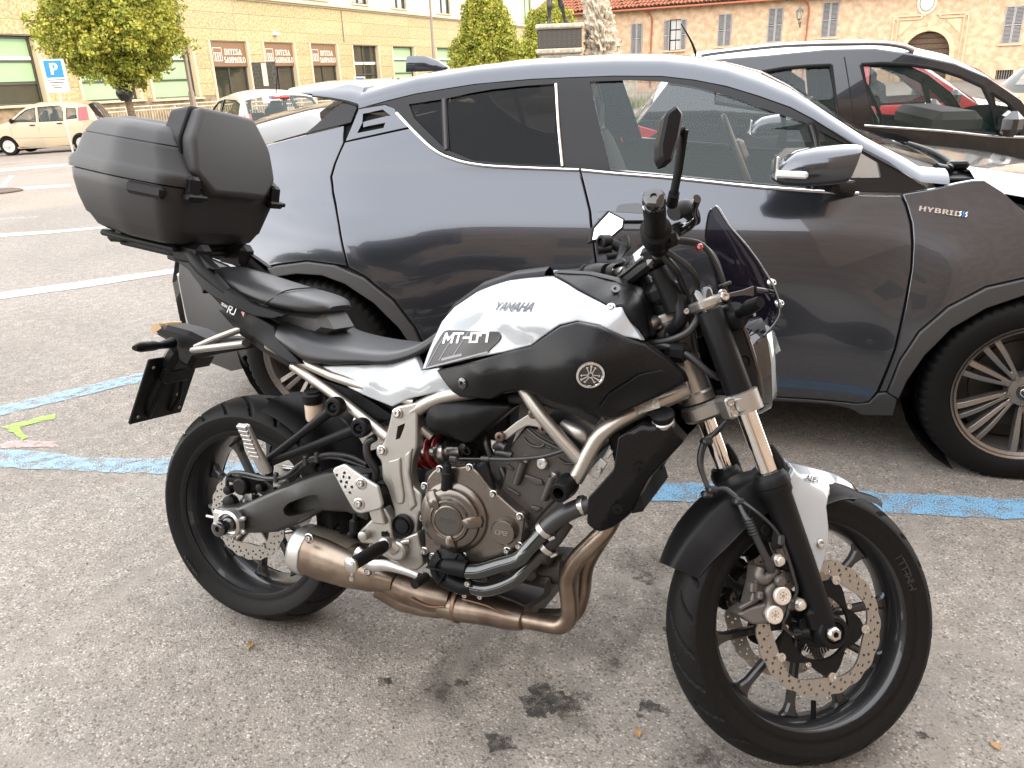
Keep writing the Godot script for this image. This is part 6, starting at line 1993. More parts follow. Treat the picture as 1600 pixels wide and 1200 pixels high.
	rod(cb, Vector3(0.733, 0.604, 0.165), Vector3(0.714, 0.602, 0.165), 0.0065, 8)
	box(cb, Vector3(0.648, 0.592, 0.168), Vector3(0.02, 0.014, 0.012), 0.003)
	put(cb, "clutch_cable", M.hose, bike)
	var ch := mb()
	plate(ch, pv([0.712, 0.588, 0.723, 0.597, 0.737, 0.556, 0.745, 0.528, 0.734, 0.523, 0.694, 0.557, 0.682, 0.567, 0.694, 0.575]), 0.145, 0.158, 0.003)
	put(ch, "cable_holder", M.matt_black, bike)
	# fittings beside the block
	var ft := mb()
	tube(ft, p3([0.726, 0.62, 0.12, 0.748, 0.631, 0.135, 0.762, 0.628, 0.14]), 0.011, 10)
	tube(ft, p3([0.733, 0.609, 0.12, 0.759, 0.612, 0.13, 0.772, 0.609, 0.132]), 0.010, 10)
	tube(ft, p3([0.691, 0.655, 0.1, 0.704, 0.626, 0.12, 0.715, 0.598, 0.12]), 0.006, 8)
	tube(ft, p3([0.736, 0.566, 0.1, 0.747, 0.547, 0.11, 0.731, 0.526, 0.1]), 0.008, 8)
	put(ft, "hose_fitting", M.hose, bike)
	var fp := mb()
	plate(fp, pv([0.719, 0.637, 0.733, 0.636, 0.736, 0.63, 0.728, 0.608, 0.722, 0.619]), 0.125, 0.131, 0.001)
	put(fp, "silver_clip", M.alloy, bike)
	# water pump and coolant pipes
	var pm := mb()
	var w := Vector3(0.651, 0.338, 0.165)
	lathe(pm, pv([0.05, 0.0, 0.05, 0.014, 0.042, 0.022, 0.03, 0.026, 0.026, 0.021, 0.0, 0.024]), Transform3D(Basis.IDENTITY, w), 32)
	for i in 6:
		box(pm, w + Vector3(cos(i * 1.05) * 0.03, sin(i * 1.05) * 0.03, 0.025), Vector3(0.045, 0.003, 0.008), 0.001, Basis(Vector3(0, 0, 1), i * 1.05))
	tube(pm, p3([0.648, 0.355, 0.2, 0.674, 0.356, 0.2, 0.705, 0.357, 0.2]), [0.016, 0.0185, 0.0185], 14, 1)
	tube(pm, p3([0.656, 0.314, 0.185, 0.69, 0.309, 0.19, 0.713, 0.314, 0.19]), [0.02, 0.018, 0.0165], 14, 1)
	put(pm, "water_pump", M.black_plastic, bike)
	var ps := mb()
	for q in pv([0.603, 0.354, 0.678, 0.372, 0.579, 0.364, 0.669, 0.286, 0.687, 0.28, 0.725, 0.285]):
		bolt(ps, Vector3(q.x, q.y, 0.166), 0.006, 0.008)
	bolt(ps, Vector3(0.711, 0.329, 0.205), 0.007, 0.008)
	put_each(ps, "pump_bolt", M.steel, bike)
	var pp := mb()
	tube(pp, p3([0.705, 0.352, 0.2, 0.736, 0.36, 0.2, 0.78, 0.382, 0.2, 0.824, 0.405, 0.2, 0.844, 0.431, 0.2, 0.878, 0.477, 0.19]), 0.0165, 14, 6)
	tube(pp, p3([0.71, 0.313, 0.19, 0.744, 0.315, 0.19, 0.778, 0.329, 0.19, 0.814, 0.353, 0.188, 0.834, 0.378, 0.186, 0.878, 0.434, 0.175]), 0.0155, 14, 6)
	put(pp, "coolant_pipe", paint(lin(0.012, 0.015, 0.015), 0.3, 0.18), bike)
	var ph := mb()
	tube(ph, p3([0.872, 0.471, 0.192, 0.888, 0.492, 0.19, 0.913, 0.515, 0.185, 0.937, 0.53, 0.175, 0.961, 0.539, 0.165]), 0.019, 14, 6)
	tube(ph, p3([0.872, 0.426, 0.176, 0.895, 0.459, 0.165, 0.91, 0.489, 0.15]), 0.017, 14, 6)
	put(ph, "coolant_hose", M.hose, bike)
	var cl := mb()
	for e in [[Vector3(0.876, 0.478, 0.19), Vector3(0.6, 0.75, 0)], [Vector3(0.878, 0.436, 0.176), Vector3(0.6, 0.75, 0)], [Vector3(0.948, 0.537, 0.17), Vector3(1, 0.3, 0)]]:
		lathe(cl, pv([0.0205, -0.006, 0.0215, -0.005, 0.0215, 0.005, 0.0205, 0.006]), Transform3D(look(e[1]), e[0]), 20)
		box(cl, e[0] + Vector3(0.02, -0.012, 0.008), Vector3(0.016, 0.006, 0.012), 0.001, Basis(Vector3(0, 0, 1), 0.6))
	put_each(cl, "hose_clamp", M.steel, bike)
	# oil filter, starter bits and the low dark mass ahead of the sump
	var of := mb()
	lathe(of, pv([0.034, 0, 0.036, 0.01, 0.036, 0.05, 0.03, 0.056, 0, 0.056]), Transform3D(look(Vector3(1, 0.1, 0)), Vector3(0.83, 0.33, 0.05)), 24)
	box(of, Vector3(0.84, 0.39, 0.08), Vector3(0.05, 0.07, 0.05), 0.01)
	box(of, Vector3(0.79, 0.345, 0.11), Vector3(0.09, 0.05, 0.03), 0.01)
	for q in pv([0.771, 0.34, 0.829, 0.35, 0.717, 0.309]):
		lathe(of, pv([0.008, 0, 0.008, 0.012, 0, 0.012]), Transform3D(Basis.IDENTITY, Vector3(q.x, q.y, 0.12)), 12)
	put(of, "oil_filter", M.engine, bike)
	# crash protector on the frame
	var cp := mb()
	var a0 := Vector3(0.923, 0.587, 0.165)
	lathe(cp, pv([0.018, 0, 0.024, 0.005, 0.025, 0.02, 0.021, 0.06, 0.018, 0.063, 0.012, 0.063, 0.012, 0.03, 0, 0.03]), Transform3D(look(Vector3(-0.05, -0.1, 1)), a0 + Vector3(-0.01, -0.01, -0.01)), 28)
	put(cp, "crash_protector", M.black_plastic, bike)
	var ab := mb()
	moulding(ab, p3([0.571, 0.698, 0.15, 0.582, 0.71, 0.15, 0.633, 0.717, 0.15, 0.699, 0.726, 0.15, 0.766, 0.724, 0.15, 0.772, 0.717, 0.15, 0.724, 0.67, 0.15, 0.681, 0.629, 0.15, 0.664, 0.624, 0.15, 0.624, 0.639, 0.15, 0.567, 0.648, 0.15, 0.563, 0.668, 0.15]), p3([0.653, 0.691, 0.172, 0.706, 0.707, 0.165, 0.679, 0.659, 0.16, 0.608, 0.677, 0.168]), 0.008, 0.05, 0.02)
	put(ab, "airbox_cover", M.matt_black, bike)

func exhaust() -> void:
	var h1 := mb()
	tube(h1, p3([0.998, 0.522, 0.07, 0.986, 0.472, 0.09, 0.96, 0.435, 0.105, 0.925, 0.39, 0.112, 0.909, 0.342, 0.112, 0.916, 0.291, 0.112, 0.917, 0.256, 0.11, 0.901, 0.231, 0.108, 0.867, 0.22, 0.1, 0.797, 0.212, 0.09]), 0.0205, 18, 6)
	put(h1, "header_pipe", M.exhaust, bike)
	var h2 := mb()
	tube(h2, PackedVector3Array([Vector3(1.0, 0.56, 0.0), Vector3(0.975, 0.46, 0.03), Vector3(0.93, 0.36, 0.045), Vector3(0.922, 0.28, 0.045), Vector3(0.9, 0.225, 0.045), Vector3(0.82, 0.2, 0.04), Vector3(0.74, 0.2, 0.04)]), 0.0205, 18, 6)
	put(h2, "header_pipe", M.exhaust, bike)
	var co := mb()
	tube(co, p3([0.805, 0.212, 0.09, 0.771, 0.211, 0.085, 0.712, 0.211, 0.08, 0.634, 0.203, 0.075, 0.585, 0.203, 0.08]), [0.024, 0.032, 0.036, 0.038, 0.035], 18, 4, 1.25)
	put(co, "collector", M.exhaust, bike)
	var sb := mb()
	for e in [[Vector3(0.797, 0.212, 0.09), 0.0235], [Vector3(0.632, 0.205, 0.08), 0.041]]:
		lathe(sb, pv([e[1], -0.006, e[1] + 0.002, -0.004, e[1] + 0.002, 0.004, e[1], 0.006]), Transform3D(look(Vector3(1, 0.08, 0)), e[0]), 24)
	tube(sb, p3([0.658, 0.242, 0.118, 0.72, 0.241, 0.12, 0.752, 0.231, 0.118, 0.8, 0.225, 0.11]), 0.003, 6, 4)
	tube(sb, p3([0.53, 0.225, 0.14, 0.576, 0.21, 0.13, 0.614, 0.214, 0.12]), 0.003, 6, 4)
	put_each(sb, "exhaust_clamp", mat(lin(0.2, 0.12, 0.08), 0.4, 0.8), bike)
	var ch := mb()
	tube(ch, p3([0.612, 0.216, 0.08, 0.563, 0.218, 0.085, 0.502, 0.225, 0.09, 0.464, 0.237, 0.1, 0.434, 0.249, 0.11]), [0.034, 0.04, 0.04, 0.036, 0.03], 18, 4, 1.15)
	tube(ch, p3([0.58, 0.177, 0.07, 0.527, 0.175, 0.07, 0.469, 0.178, 0.075, 0.441, 0.194, 0.09, 0.414, 0.207, 0.1]), [0.022, 0.026, 0.026, 0.022, 0.02], 14, 4)
	put(ch, "exhaust_chamber", M.exhaust, bike)
	# muffler: a short can with a bronze shield and a silver end cap
	var A := Vector3(0.219, 0.279, 0.115)
	var Bq := Vector3(0.43, 0.254, 0.115)
	var t := (Bq - A).normalized()
	var bx := look(t, Vector3.UP)
	var ring := func(c: Vector3, rx: float, ry: float) -> PackedVector3Array:
		var row := PackedVector3Array()
		for i in 28:
			var a := TAU * i / 28
			row.append(c + bx * Vector3(signf(cos(a)) * pow(absf(cos(a)), 0.8) * rx, signf(sin(a)) * pow(absf(sin(a)), 0.8) * ry, 0))
		return row
	var mu := mb()
	loft(mu, [ring.call(A, 0.060, 0.058), ring.call(A.lerp(Bq, 0.3), 0.062, 0.057), ring.call(A.lerp(Bq, 0.7), 0.058, 0.050), ring.call(Bq, 0.05, 0.038), ring.call(Bq + t * 0.05, 0.03, 0.022)])
	put(mu, "muffler_can", M.exhaust, bike)
	var ec := mb()
	loft(ec, [ring.call(A - t * 0.026, 0.048, 0.046), ring.call(A - t * 0.025, 0.055, 0.053), ring.call(A - t * 0.015, 0.061, 0.059), ring.call(A + t * 0.016, 0.064, 0.061), ring.call(A + t * 0.017, 0.06, 0.058)])
	put(ec, "muffler_end_cap", M.alloy, bike)
	var hs := mb()
	var rows: Array = []
	for i in 22:
		var f := i / 21.0
		var a := lerpf(1.9, -1.75, f)
		var row := PackedVector3Array()
		for k in 14:
			var u := lerpf(0.035, lerpf(0.62, 1.16, smoothstep(0.1, 0.85, f)), k / 13.0)
			var rx := lerpf(0.0655, 0.05, smoothstep(0.35, 1.1, u))
			var ry := lerpf(0.0625, 0.036, smoothstep(0.3, 1.1, u))
			row.append(A + (Bq - A) * u + bx * Vector3(signf(cos(a)) * pow(absf(cos(a)), 0.8) * rx, signf(sin(a)) * pow(absf(sin(a)), 0.8) * ry, 0))
		rows.append(row)
	grid(hs, rows, false, false, Vector3(0, 0, 1))
	put(hs, "heat_shield", M.bronze, bike)
	var sc := mb()
	for e in [Vector3(0.274, 0.341, 0.182), Vector3(0.434, 0.284, 0.168)]:
		lathe(sc, pv([0.013, -0.006, 0.013, 0.0, 0.011, 0.002]), Transform3D(Basis.IDENTITY, e), 18)
		bolt(sc, e, 0.0075, 0.006)
	put_each(sc, "shield_screw", M.steel, bike)

func bodywork() -> void:
	# upper tank in white
	var te := p3([0.542, 0.775, 0.128, 0.552, 0.815, 0.12, 0.565, 0.859, 0.106, 0.569, 0.884, 0.088, 0.584, 0.916, 0.055, 0.632, 0.954, 0.038, 0.713, 0.985, 0.032, 0.79, 0.997, 0.03, 0.813, 0.997, 0.04, 0.861, 0.982, 0.07, 0.914, 0.963, 0.098, 0.962, 0.948, 0.122, 0.993, 0.949, 0.132, 1.014, 0.92, 0.14, 1.044, 0.888, 0.147, 1.007, 0.893, 0.156, 0.958, 0.913, 0.168, 0.916, 0.918, 0.176, 0.882, 0.908, 0.182, 0.848, 0.882, 0.184, 0.823, 0.861, 0.182, 0.76, 0.84, 0.172, 0.682, 0.818, 0.155, 0.595, 0.79, 0.136])
	var ti := p3([0.769, 0.93, 0.162, 0.695, 0.914, 0.142, 0.848, 0.946, 0.148, 0.912, 0.944, 0.155, 0.652, 0.857, 0.142, 0.751, 0.88, 0.166, 0.827, 0.915, 0.178, 0.797, 0.964, 0.105, 0.697, 0.953, 0.098, 0.879, 0.963, 0.12, 0.973, 0.925, 0.155])
	var all := te.duplicate()
	all.append_array(ti)
	var tz := tps(all)
	pair("tank", M.white, func(st: SurfaceTool) -> void:
		moulding(st, te, ti, 0.004, 0.02, 0.012))
	var tt := mb()
	var rows: Array = []
	var line := p3([0.568, 0.895, 0.06, 0.582, 0.917, 0.052, 0.633, 0.956, 0.04, 0.714, 0.986, 0.034, 0.79, 0.999, 0.032])
	for p in line:
		rows.append(PackedVector3Array([p + Vector3(0, -0.004, 0.002), p + Vector3(0, 0.008, -0.006), Vector3(p.x, p.y + 0.018, 0), Vector3(p.x, p.y + 0.008, -p.z + 0.006), Vector3(p.x, p.y - 0.004, -p.z - 0.002)]))
	grid(tt, rows, false, false, Vector3.UP)
	put(tt, "tank_spine_cover", M.black_plastic, bike)
	pair("tank_front_cover", M.matt_black, func(st: SurfaceTool) -> void:
		moulding(st, p3([0.81, 0.999, 0.035, 0.814, 1.005, 0.016, 0.886, 1.005, 0.015, 0.944, 0.995, 0.02, 0.995, 0.978, 0.035, 1.021, 0.957, 0.055, 1.036, 0.924, 0.075, 1.045, 0.894, 0.09, 1.043, 0.888, 0.142, 1.015, 0.921, 0.136, 0.993, 0.95, 0.129, 0.961, 0.949, 0.119, 0.913, 0.964, 0.095, 0.86, 0.984, 0.067]), p3([0.901, 0.985, 0.06, 0.966, 0.971, 0.095, 1.011, 0.944, 0.11]), 0.004, 0.02, 0.015))
	var ft := mb()
	rows = []
	for p in p3([0.81, 1.005, 0.02, 0.887, 1.005, 0.018, 0.945, 0.996, 0.023, 0.995, 0.978, 0.038, 1.021, 0.957, 0.058, 1.037, 0.924, 0.078, 1.048, 0.891, 0.09]):
		rows.append(PackedVector3Array([p, Vector3(p.x + 0.002, p.y + 0.004, p.z * 0.5), Vector3(p.x + 0.003, p.y + 0.006, 0), Vector3(p.x + 0.002, p.y + 0.004, -p.z * 0.5), Vector3(p.x, p.y, -p.z)]))
	grid(ft, rows, false, false, Vector3(0.5, 1, 0))
	put(ft, "tank_nose_cover", M.matt_black, bike)
	pair("tank_screw", M.steel, func(st: SurfaceTool) -> void:
		for e in [Vector3(0.97, 0.947, 0.128)]:
			lathe(st, pv([0.0095, -0.004, 0.0095, 0.001, 0.007, 0.002]), Transform3D(look(Vector3(0, 0.6, 1)), e), 18)
			bolt(st, e, 0.006, 0.005, Vector3(0, 0.6, 1)))
	pair("cover_clip", M.gloss_black, func(st: SurfaceTool) -> void:
		for e in [Vector3(0.965, 0.982, 0.082)]:
			lathe(st, pv([0.01, -0.004, 0.01, 0.001, 0.004, 0.001, 0, -0.003]), Transform3D(look(Vector3(0.2, 0.9, 1)), e), 18))
	# white rear panel
	var we := p3([0.541, 0.773, 0.128, 0.589, 0.786, 0.138, 0.632, 0.736, 0.148, 0.589, 0.731, 0.15, 0.522, 0.709, 0.15, 0.478, 0.685, 0.147, 0.418, 0.697, 0.142, 0.357, 0.712, 0.136, 0.253, 0.753, 0.122, 0.305, 0.76, 0.124, 0.389, 0.77, 0.122, 0.458, 0.781, 0.117, 0.512, 0.805, 0.108])
	pair("rear_side_panel", M.white, func(st: SurfaceTool) -> void:
		moulding(st, we, p3([0.521, 0.746, 0.15, 0.569, 0.76, 0.15, 0.411, 0.746, 0.14, 0.491, 0.759, 0.138]), 0.004, 0.02, 0.015))
	# sticker with the model number
	var sk := pv([0.553, 0.782, 0.569, 0.828, 0.589, 0.866, 0.601, 0.869, 0.742, 0.882, 0.75, 0.873, 0.746, 0.863, 0.72, 0.838, 0.684, 0.825, 0.601, 0.799, 0.563, 0.781])
	pair("side_decal", mat(lin(0.02, 0.02, 0.021), 0.35), func(st: SurfaceTool) -> void:
		panel(st, soft(sk, 0.004), func(p: Vector2) -> float: return tz.call(p) + 0.0032, 0.0006, 0.004, 0.008))
	var ms := mb()
	surface_words(ms, "MT-07", 0.0185, 0.0042, along(Vector2(0.596, 0.842), Vector2(0.73, 0.861)), tz, 0.0046, 0.28, 1.55)
	put(ms, "model_lettering", M.text_light, bike)
	var st2 := mb()
	for e in [[pv([0.599, 0.865, 0.558, 0.784]), 0.0008], [pv([0.627, 0.867, 0.589, 0.802]), 0.001], [pv([0.664, 0.873, 0.625, 0.813]), 0.0008], [pv([0.558, 0.782, 0.72, 0.837]), 0.0016], [pv([0.596, 0.805, 0.652, 0.823]), 0.0026]]:
		var a: Vector2 = e[0][0]
		var b: Vector2 = e[0][1]
		var n: Vector2 = (b - a).normalized().orthogonal() * e[1]
		for i in 6:
			var q := PackedVector3Array()
			for p in [a.lerp(b, i / 6.0) + n, a.lerp(b, (i + 1) / 6.0) + n, a.lerp(b, (i + 1) / 6.0) - n, a.lerp(b, i / 6.0) - n]:
				q.append(Vector3(p.x, p.y, tz.call(p) + 0.0042))
			quad(st2, q[0], q[1], q[2], q[3], zn(tz, a))
	put(st2, "decal_lines", mat(lin(0.2, 0.2, 0.21), 0.4), bike)
	var yn := mb()
	surface_words(yn, "YAMAHA", 0.0145, 0.0026, along(Vector2(0.722, 0.926), Vector2(0.807, 0.931)), tz, 0.0022, 0.28, 1.12)
	put(yn, "maker_lettering", M.text_grey, bike)
	# carbon patterned side cover
	var ce := p3([0.589, 0.781, 0.148, 0.656, 0.802, 0.165, 0.767, 0.842, 0.188, 0.828, 0.862, 0.197, 0.853, 0.882, 0.2, 0.888, 0.908, 0.2, 0.922, 0.919, 0.196, 0.963, 0.913, 0.188, 1.011, 0.893, 0.172, 1.05, 0.883, 0.155, 1.09, 0.855, 0.138, 1.122, 0.826, 0.115, 1.129, 0.808, 0.105, 1.117, 0.799, 0.118, 1.081, 0.777, 0.14, 1.037, 0.753, 0.158, 0.993, 0.727, 0.165, 0.974, 0.727, 0.17, 0.952, 0.735, 0.178, 0.913, 0.746, 0.186, 0.856, 0.758, 0.19, 0.817, 0.769, 0.188, 0.767, 0.757, 0.18, 0.735, 0.737, 0.175, 0.659, 0.732, 0.168, 0.638, 0.74, 0.165, 0.611, 0.762, 0.158])
	var ci := p3([0.715, 0.791, 0.194, 0.802, 0.814, 0.21, 0.887, 0.852, 0.222, 0.935, 0.872, 0.226, 0.923, 0.81, 0.228, 0.961, 0.822, 0.226, 0.971, 0.772, 0.196, 0.997, 0.846, 0.21, 1.018, 0.86, 0.19, 1.024, 0.813, 0.172, 1.076, 0.831, 0.152, 1.059, 0.794, 0.15, 1.006, 0.775, 0.166, 0.872, 0.795, 0.215])
	var call_ := ce.duplicate()
	call_.append_array(ci)
	var cz := tps(call_)
	pair("tank_side_cover", M.carbon, func(st: SurfaceTool) -> void:
		moulding(st, ce, ci, 0.005, 0.03, 0.012))
	pair("air_scoop", M.matt_black, func(st: SurfaceTool) -> void:
		panel(st, soft(pv([0.974, 0.75, 0.993, 0.782, 1.047, 0.824, 1.085, 0.835, 1.118, 0.818, 1.126, 0.81, 1.076, 0.778, 0.99, 0.727]), 0.005), func(p: Vector2) -> float: return cz.call(p) + 0.006, 0.004, 0.01, 0.012))
	pair("cover_bolt", M.gloss_black, func(st: SurfaceTool) -> void:
		var e := Vector2(0.668, 0.765)
		lathe(st, pv([0.0125, -0.004, 0.0125, 0.003, 0.009, 0.005, 0.004, 0.005, 0.004, 0.001, 0, 0.001]), Transform3D(look(zn(cz, e)), Vector3(e.x, e.y, cz.call(e))), 22))
	var ec := Vector2(0.964, 0.823)
	var et := Transform3D(look(zn(cz, ec)), Vector3(ec.x, ec.y, cz.call(ec) + 0.002))
	var em := mb()
	lathe(em, pv([0.0225, 0.0, 0.0275, 0.0, 0.0275, 0.004, 0.0235, 0.005, 0.0225, 0.003]), Transform3D.IDENTITY, 40)
	for i in 3:
		X = Transform3D(Basis(Vector3(0, 0, 1), TAU * i / 3.0 + PI / 2), Vector3.ZERO)
		plate(em, pv([0.004, -0.0012, 0.017, -0.0012, 0.021, -0.003, 0.021, 0.003, 0.017, 0.0012, 0.004, 0.0012]), 0.0, 0.0035, 0.0)
		plate(em, pv([0.006, 0.003, 0.015, 0.007, 0.0165, 0.004, 0.0175, 0.009, 0.013, 0.0105, 0.0145, 0.0085, 0.005, 0.0045]), 0.0, 0.0035, 0.0)
		plate(em, pv([0.006, -0.003, 0.005, -0.0045, 0.0145, -0.0085, 0.013, -0.0105, 0.0175, -0.009, 0.0165, -0.004, 0.015, -0.007]), 0.0, 0.0035, 0.0)
		X = Transform3D.IDENTITY
	lathe(em, pv([0.006, 0.0, 0.006, 0.0035, 0.004, 0.0035, 0.004, 0.0]), Transform3D.IDENTITY, 20)
	var eb := mb()
	lathe(eb, pv([0.0226, -0.003, 0.0226, 0.0015, 0.0, 0.0015]), Transform3D.IDENTITY, 32)
	put(eb, "emblem_field", M.gloss_black, bike, et)
	put(em, "tuning_fork_emblem", M.chrome, bike, et)
	# radiator with its shroud
	pair("radiator_shroud", M.carbon, func(st: SurfaceTool) -> void:
		var zf := func(p: Vector2) -> float:
			var main := 0.186 - 0.25 * (p.x - 0.97) - 0.04 * (p.y - 0.55)
			var edge := 0.168 - 1.1 * (p.x - lerpf(1.0, 1.085, (p.y - 0.5) / 0.2))
			return minf(minf(main, edge), 0.166 - 0.9 * (p.y - 0.7))
		panel(st, soft(pv([1.013, 0.692, 1.055, 0.722, 1.071, 0.72, 1.107, 0.732, 1.135, 0.686, 1.074, 0.603, 1.043, 0.524, 1.017, 0.497, 0.991, 0.487, 0.965, 0.506, 0.963, 0.56, 0.992, 0.601, 1.009, 0.625]), 0.006), zf, 0.004, 0.05, 0.01))
	pair("shroud_bolt", M.black_plastic, func(st: SurfaceTool) -> void:
		for e in [Vector3(1.024, 0.544, 0.176), Vector3(1.062, 0.634, 0.168)]:
			lathe(st, pv([0.011, -0.002, 0.011, 0.002, 0.007, 0.003, 0.003, 0.003, 0.003, 0, 0, 0]), Transform3D(look(Vector3(0.35, -0.05, 1)), e), 18))
	var ra := mb()
	box(ra, Vector3(1.02, 0.62, 0), Vector3(0.035, 0.2, 0.26), 0.006, Basis(Vector3(0, 0, 1), 0.35))
	put(ra, "radiator", M.matt_black, bike)
	pair("shroud_bracket", M.alloy, func(st: SurfaceTool) -> void:
		plate(st, pv([0.956, 0.613, 0.975, 0.638, 0.99, 0.629, 0.979, 0.606, 0.972, 0.593, 0.949, 0.601]), 0.145, 0.152, 0.001)
		plate(st, pv([0.986, 0.645, 0.993, 0.662, 1.001, 0.655, 0.991, 0.64]), 0.145, 0.152, 0.001)
		bolt(st, Vector3(0.973, 0.614, 0.152), 0.008, 0.006))
	var cap := mb()
	var cn := Vector3(1.094, 0.739, 0.13)
	lathe(cap, pv([0.02, 0.0, 0.02, 0.012, 0.024, 0.013, 0.024, 0.02, 0.018, 0.024, 0, 0.024]), Transform3D(look(Vector3(-0.1, 1, 0.5)), cn + Vector3(0, -0.012, 0)), 22)
	put(cap, "radiator_cap", M.black_plastic, bike)
	var cr := mb()
	lathe(cr, pv([0.0195, -0.012, 0.0225, -0.008, 0.0225, 0.002, 0.02, 0.004]), Transform3D(look(Vector3(-0.1, 1, 0.5)), cn + Vector3(0, -0.012, 0)), 22)
	put(cr, "radiator_neck", M.alloy, bike)
	var lb := mb()
	var l0 := Vector3(1.049, 0.745, 0.126)
	X = Transform3D(Basis(Vector3(0, 0, 1), 0.42) * Basis(Vector3.RIGHT, -0.35), l0 + Vector3(0, 0.004, 0.006))
	box(lb, Vector3.ZERO, Vector3(0.075, 0.02, 0.002))
	X = Transform3D.IDENTITY
	put(lb, "frame_label", grain(mat(lin(0.5, 0.45, 0.38), 0.6), 40.0, 0.2, 0.5), bike)
	var gutt := mb()
	tube(gutt, p3([0.812, 0.752, 0.14, 0.869, 0.742, 0.14, 0.924, 0.732, 0.14, 0.96, 0.714, 0.13]), 0.016, 10)
	tube(gutt, p3([0.761, 0.732, 0.12, 0.787, 0.739, 0.13, 0.818, 0.738, 0.13]), 0.012, 10)
	box(gutt, Vector3(0.82, 0.79, 0), Vector3(0.34, 0.1, 0.2), 0.03)
	put(gutt, "throttle_bodies", M.dark, bike)

# a seat cushion: stations of x, top, half width, bottom
func cushion(st: SurfaceTool, stations: Array, crown: float) -> void:
	var rows: Array = []
	for s in stations:
		var half := PackedVector3Array()
		for k in [[0.9, 0.0], [1.0, 0.12], [1.0, 0.35], [0.96, 0.62], [0.86, 0.83], [0.66, 0.94], [0.35, 0.99], [0.0, 1.0]]:
			half.append(Vector3(s[0], lerpf(s[3], s[1], k[1]) - crown * 0.0, k[0] * s[2]))
		var row := half.duplicate()
		for i in range(half.size() - 2, -1, -1):
			row.append(Vector3(half[i].x, half[i].y, -half[i].z))
		rows.append(row)
	var fine: Array = []
	for i in rows.size() - 1:
		for q in 4:
			var row := PackedVector3Array()
			for k in rows[i].size():
				row.append(rows[i][k].cubic_interpolate(rows[i + 1][k], rows[maxi(i - 1, 0)][k], rows[mini(i + 2, rows.size() - 1)][k], q / 4.0))
			fine.append(row)
	fine.append(rows[rows.size() - 1])
	loft(st, fine)

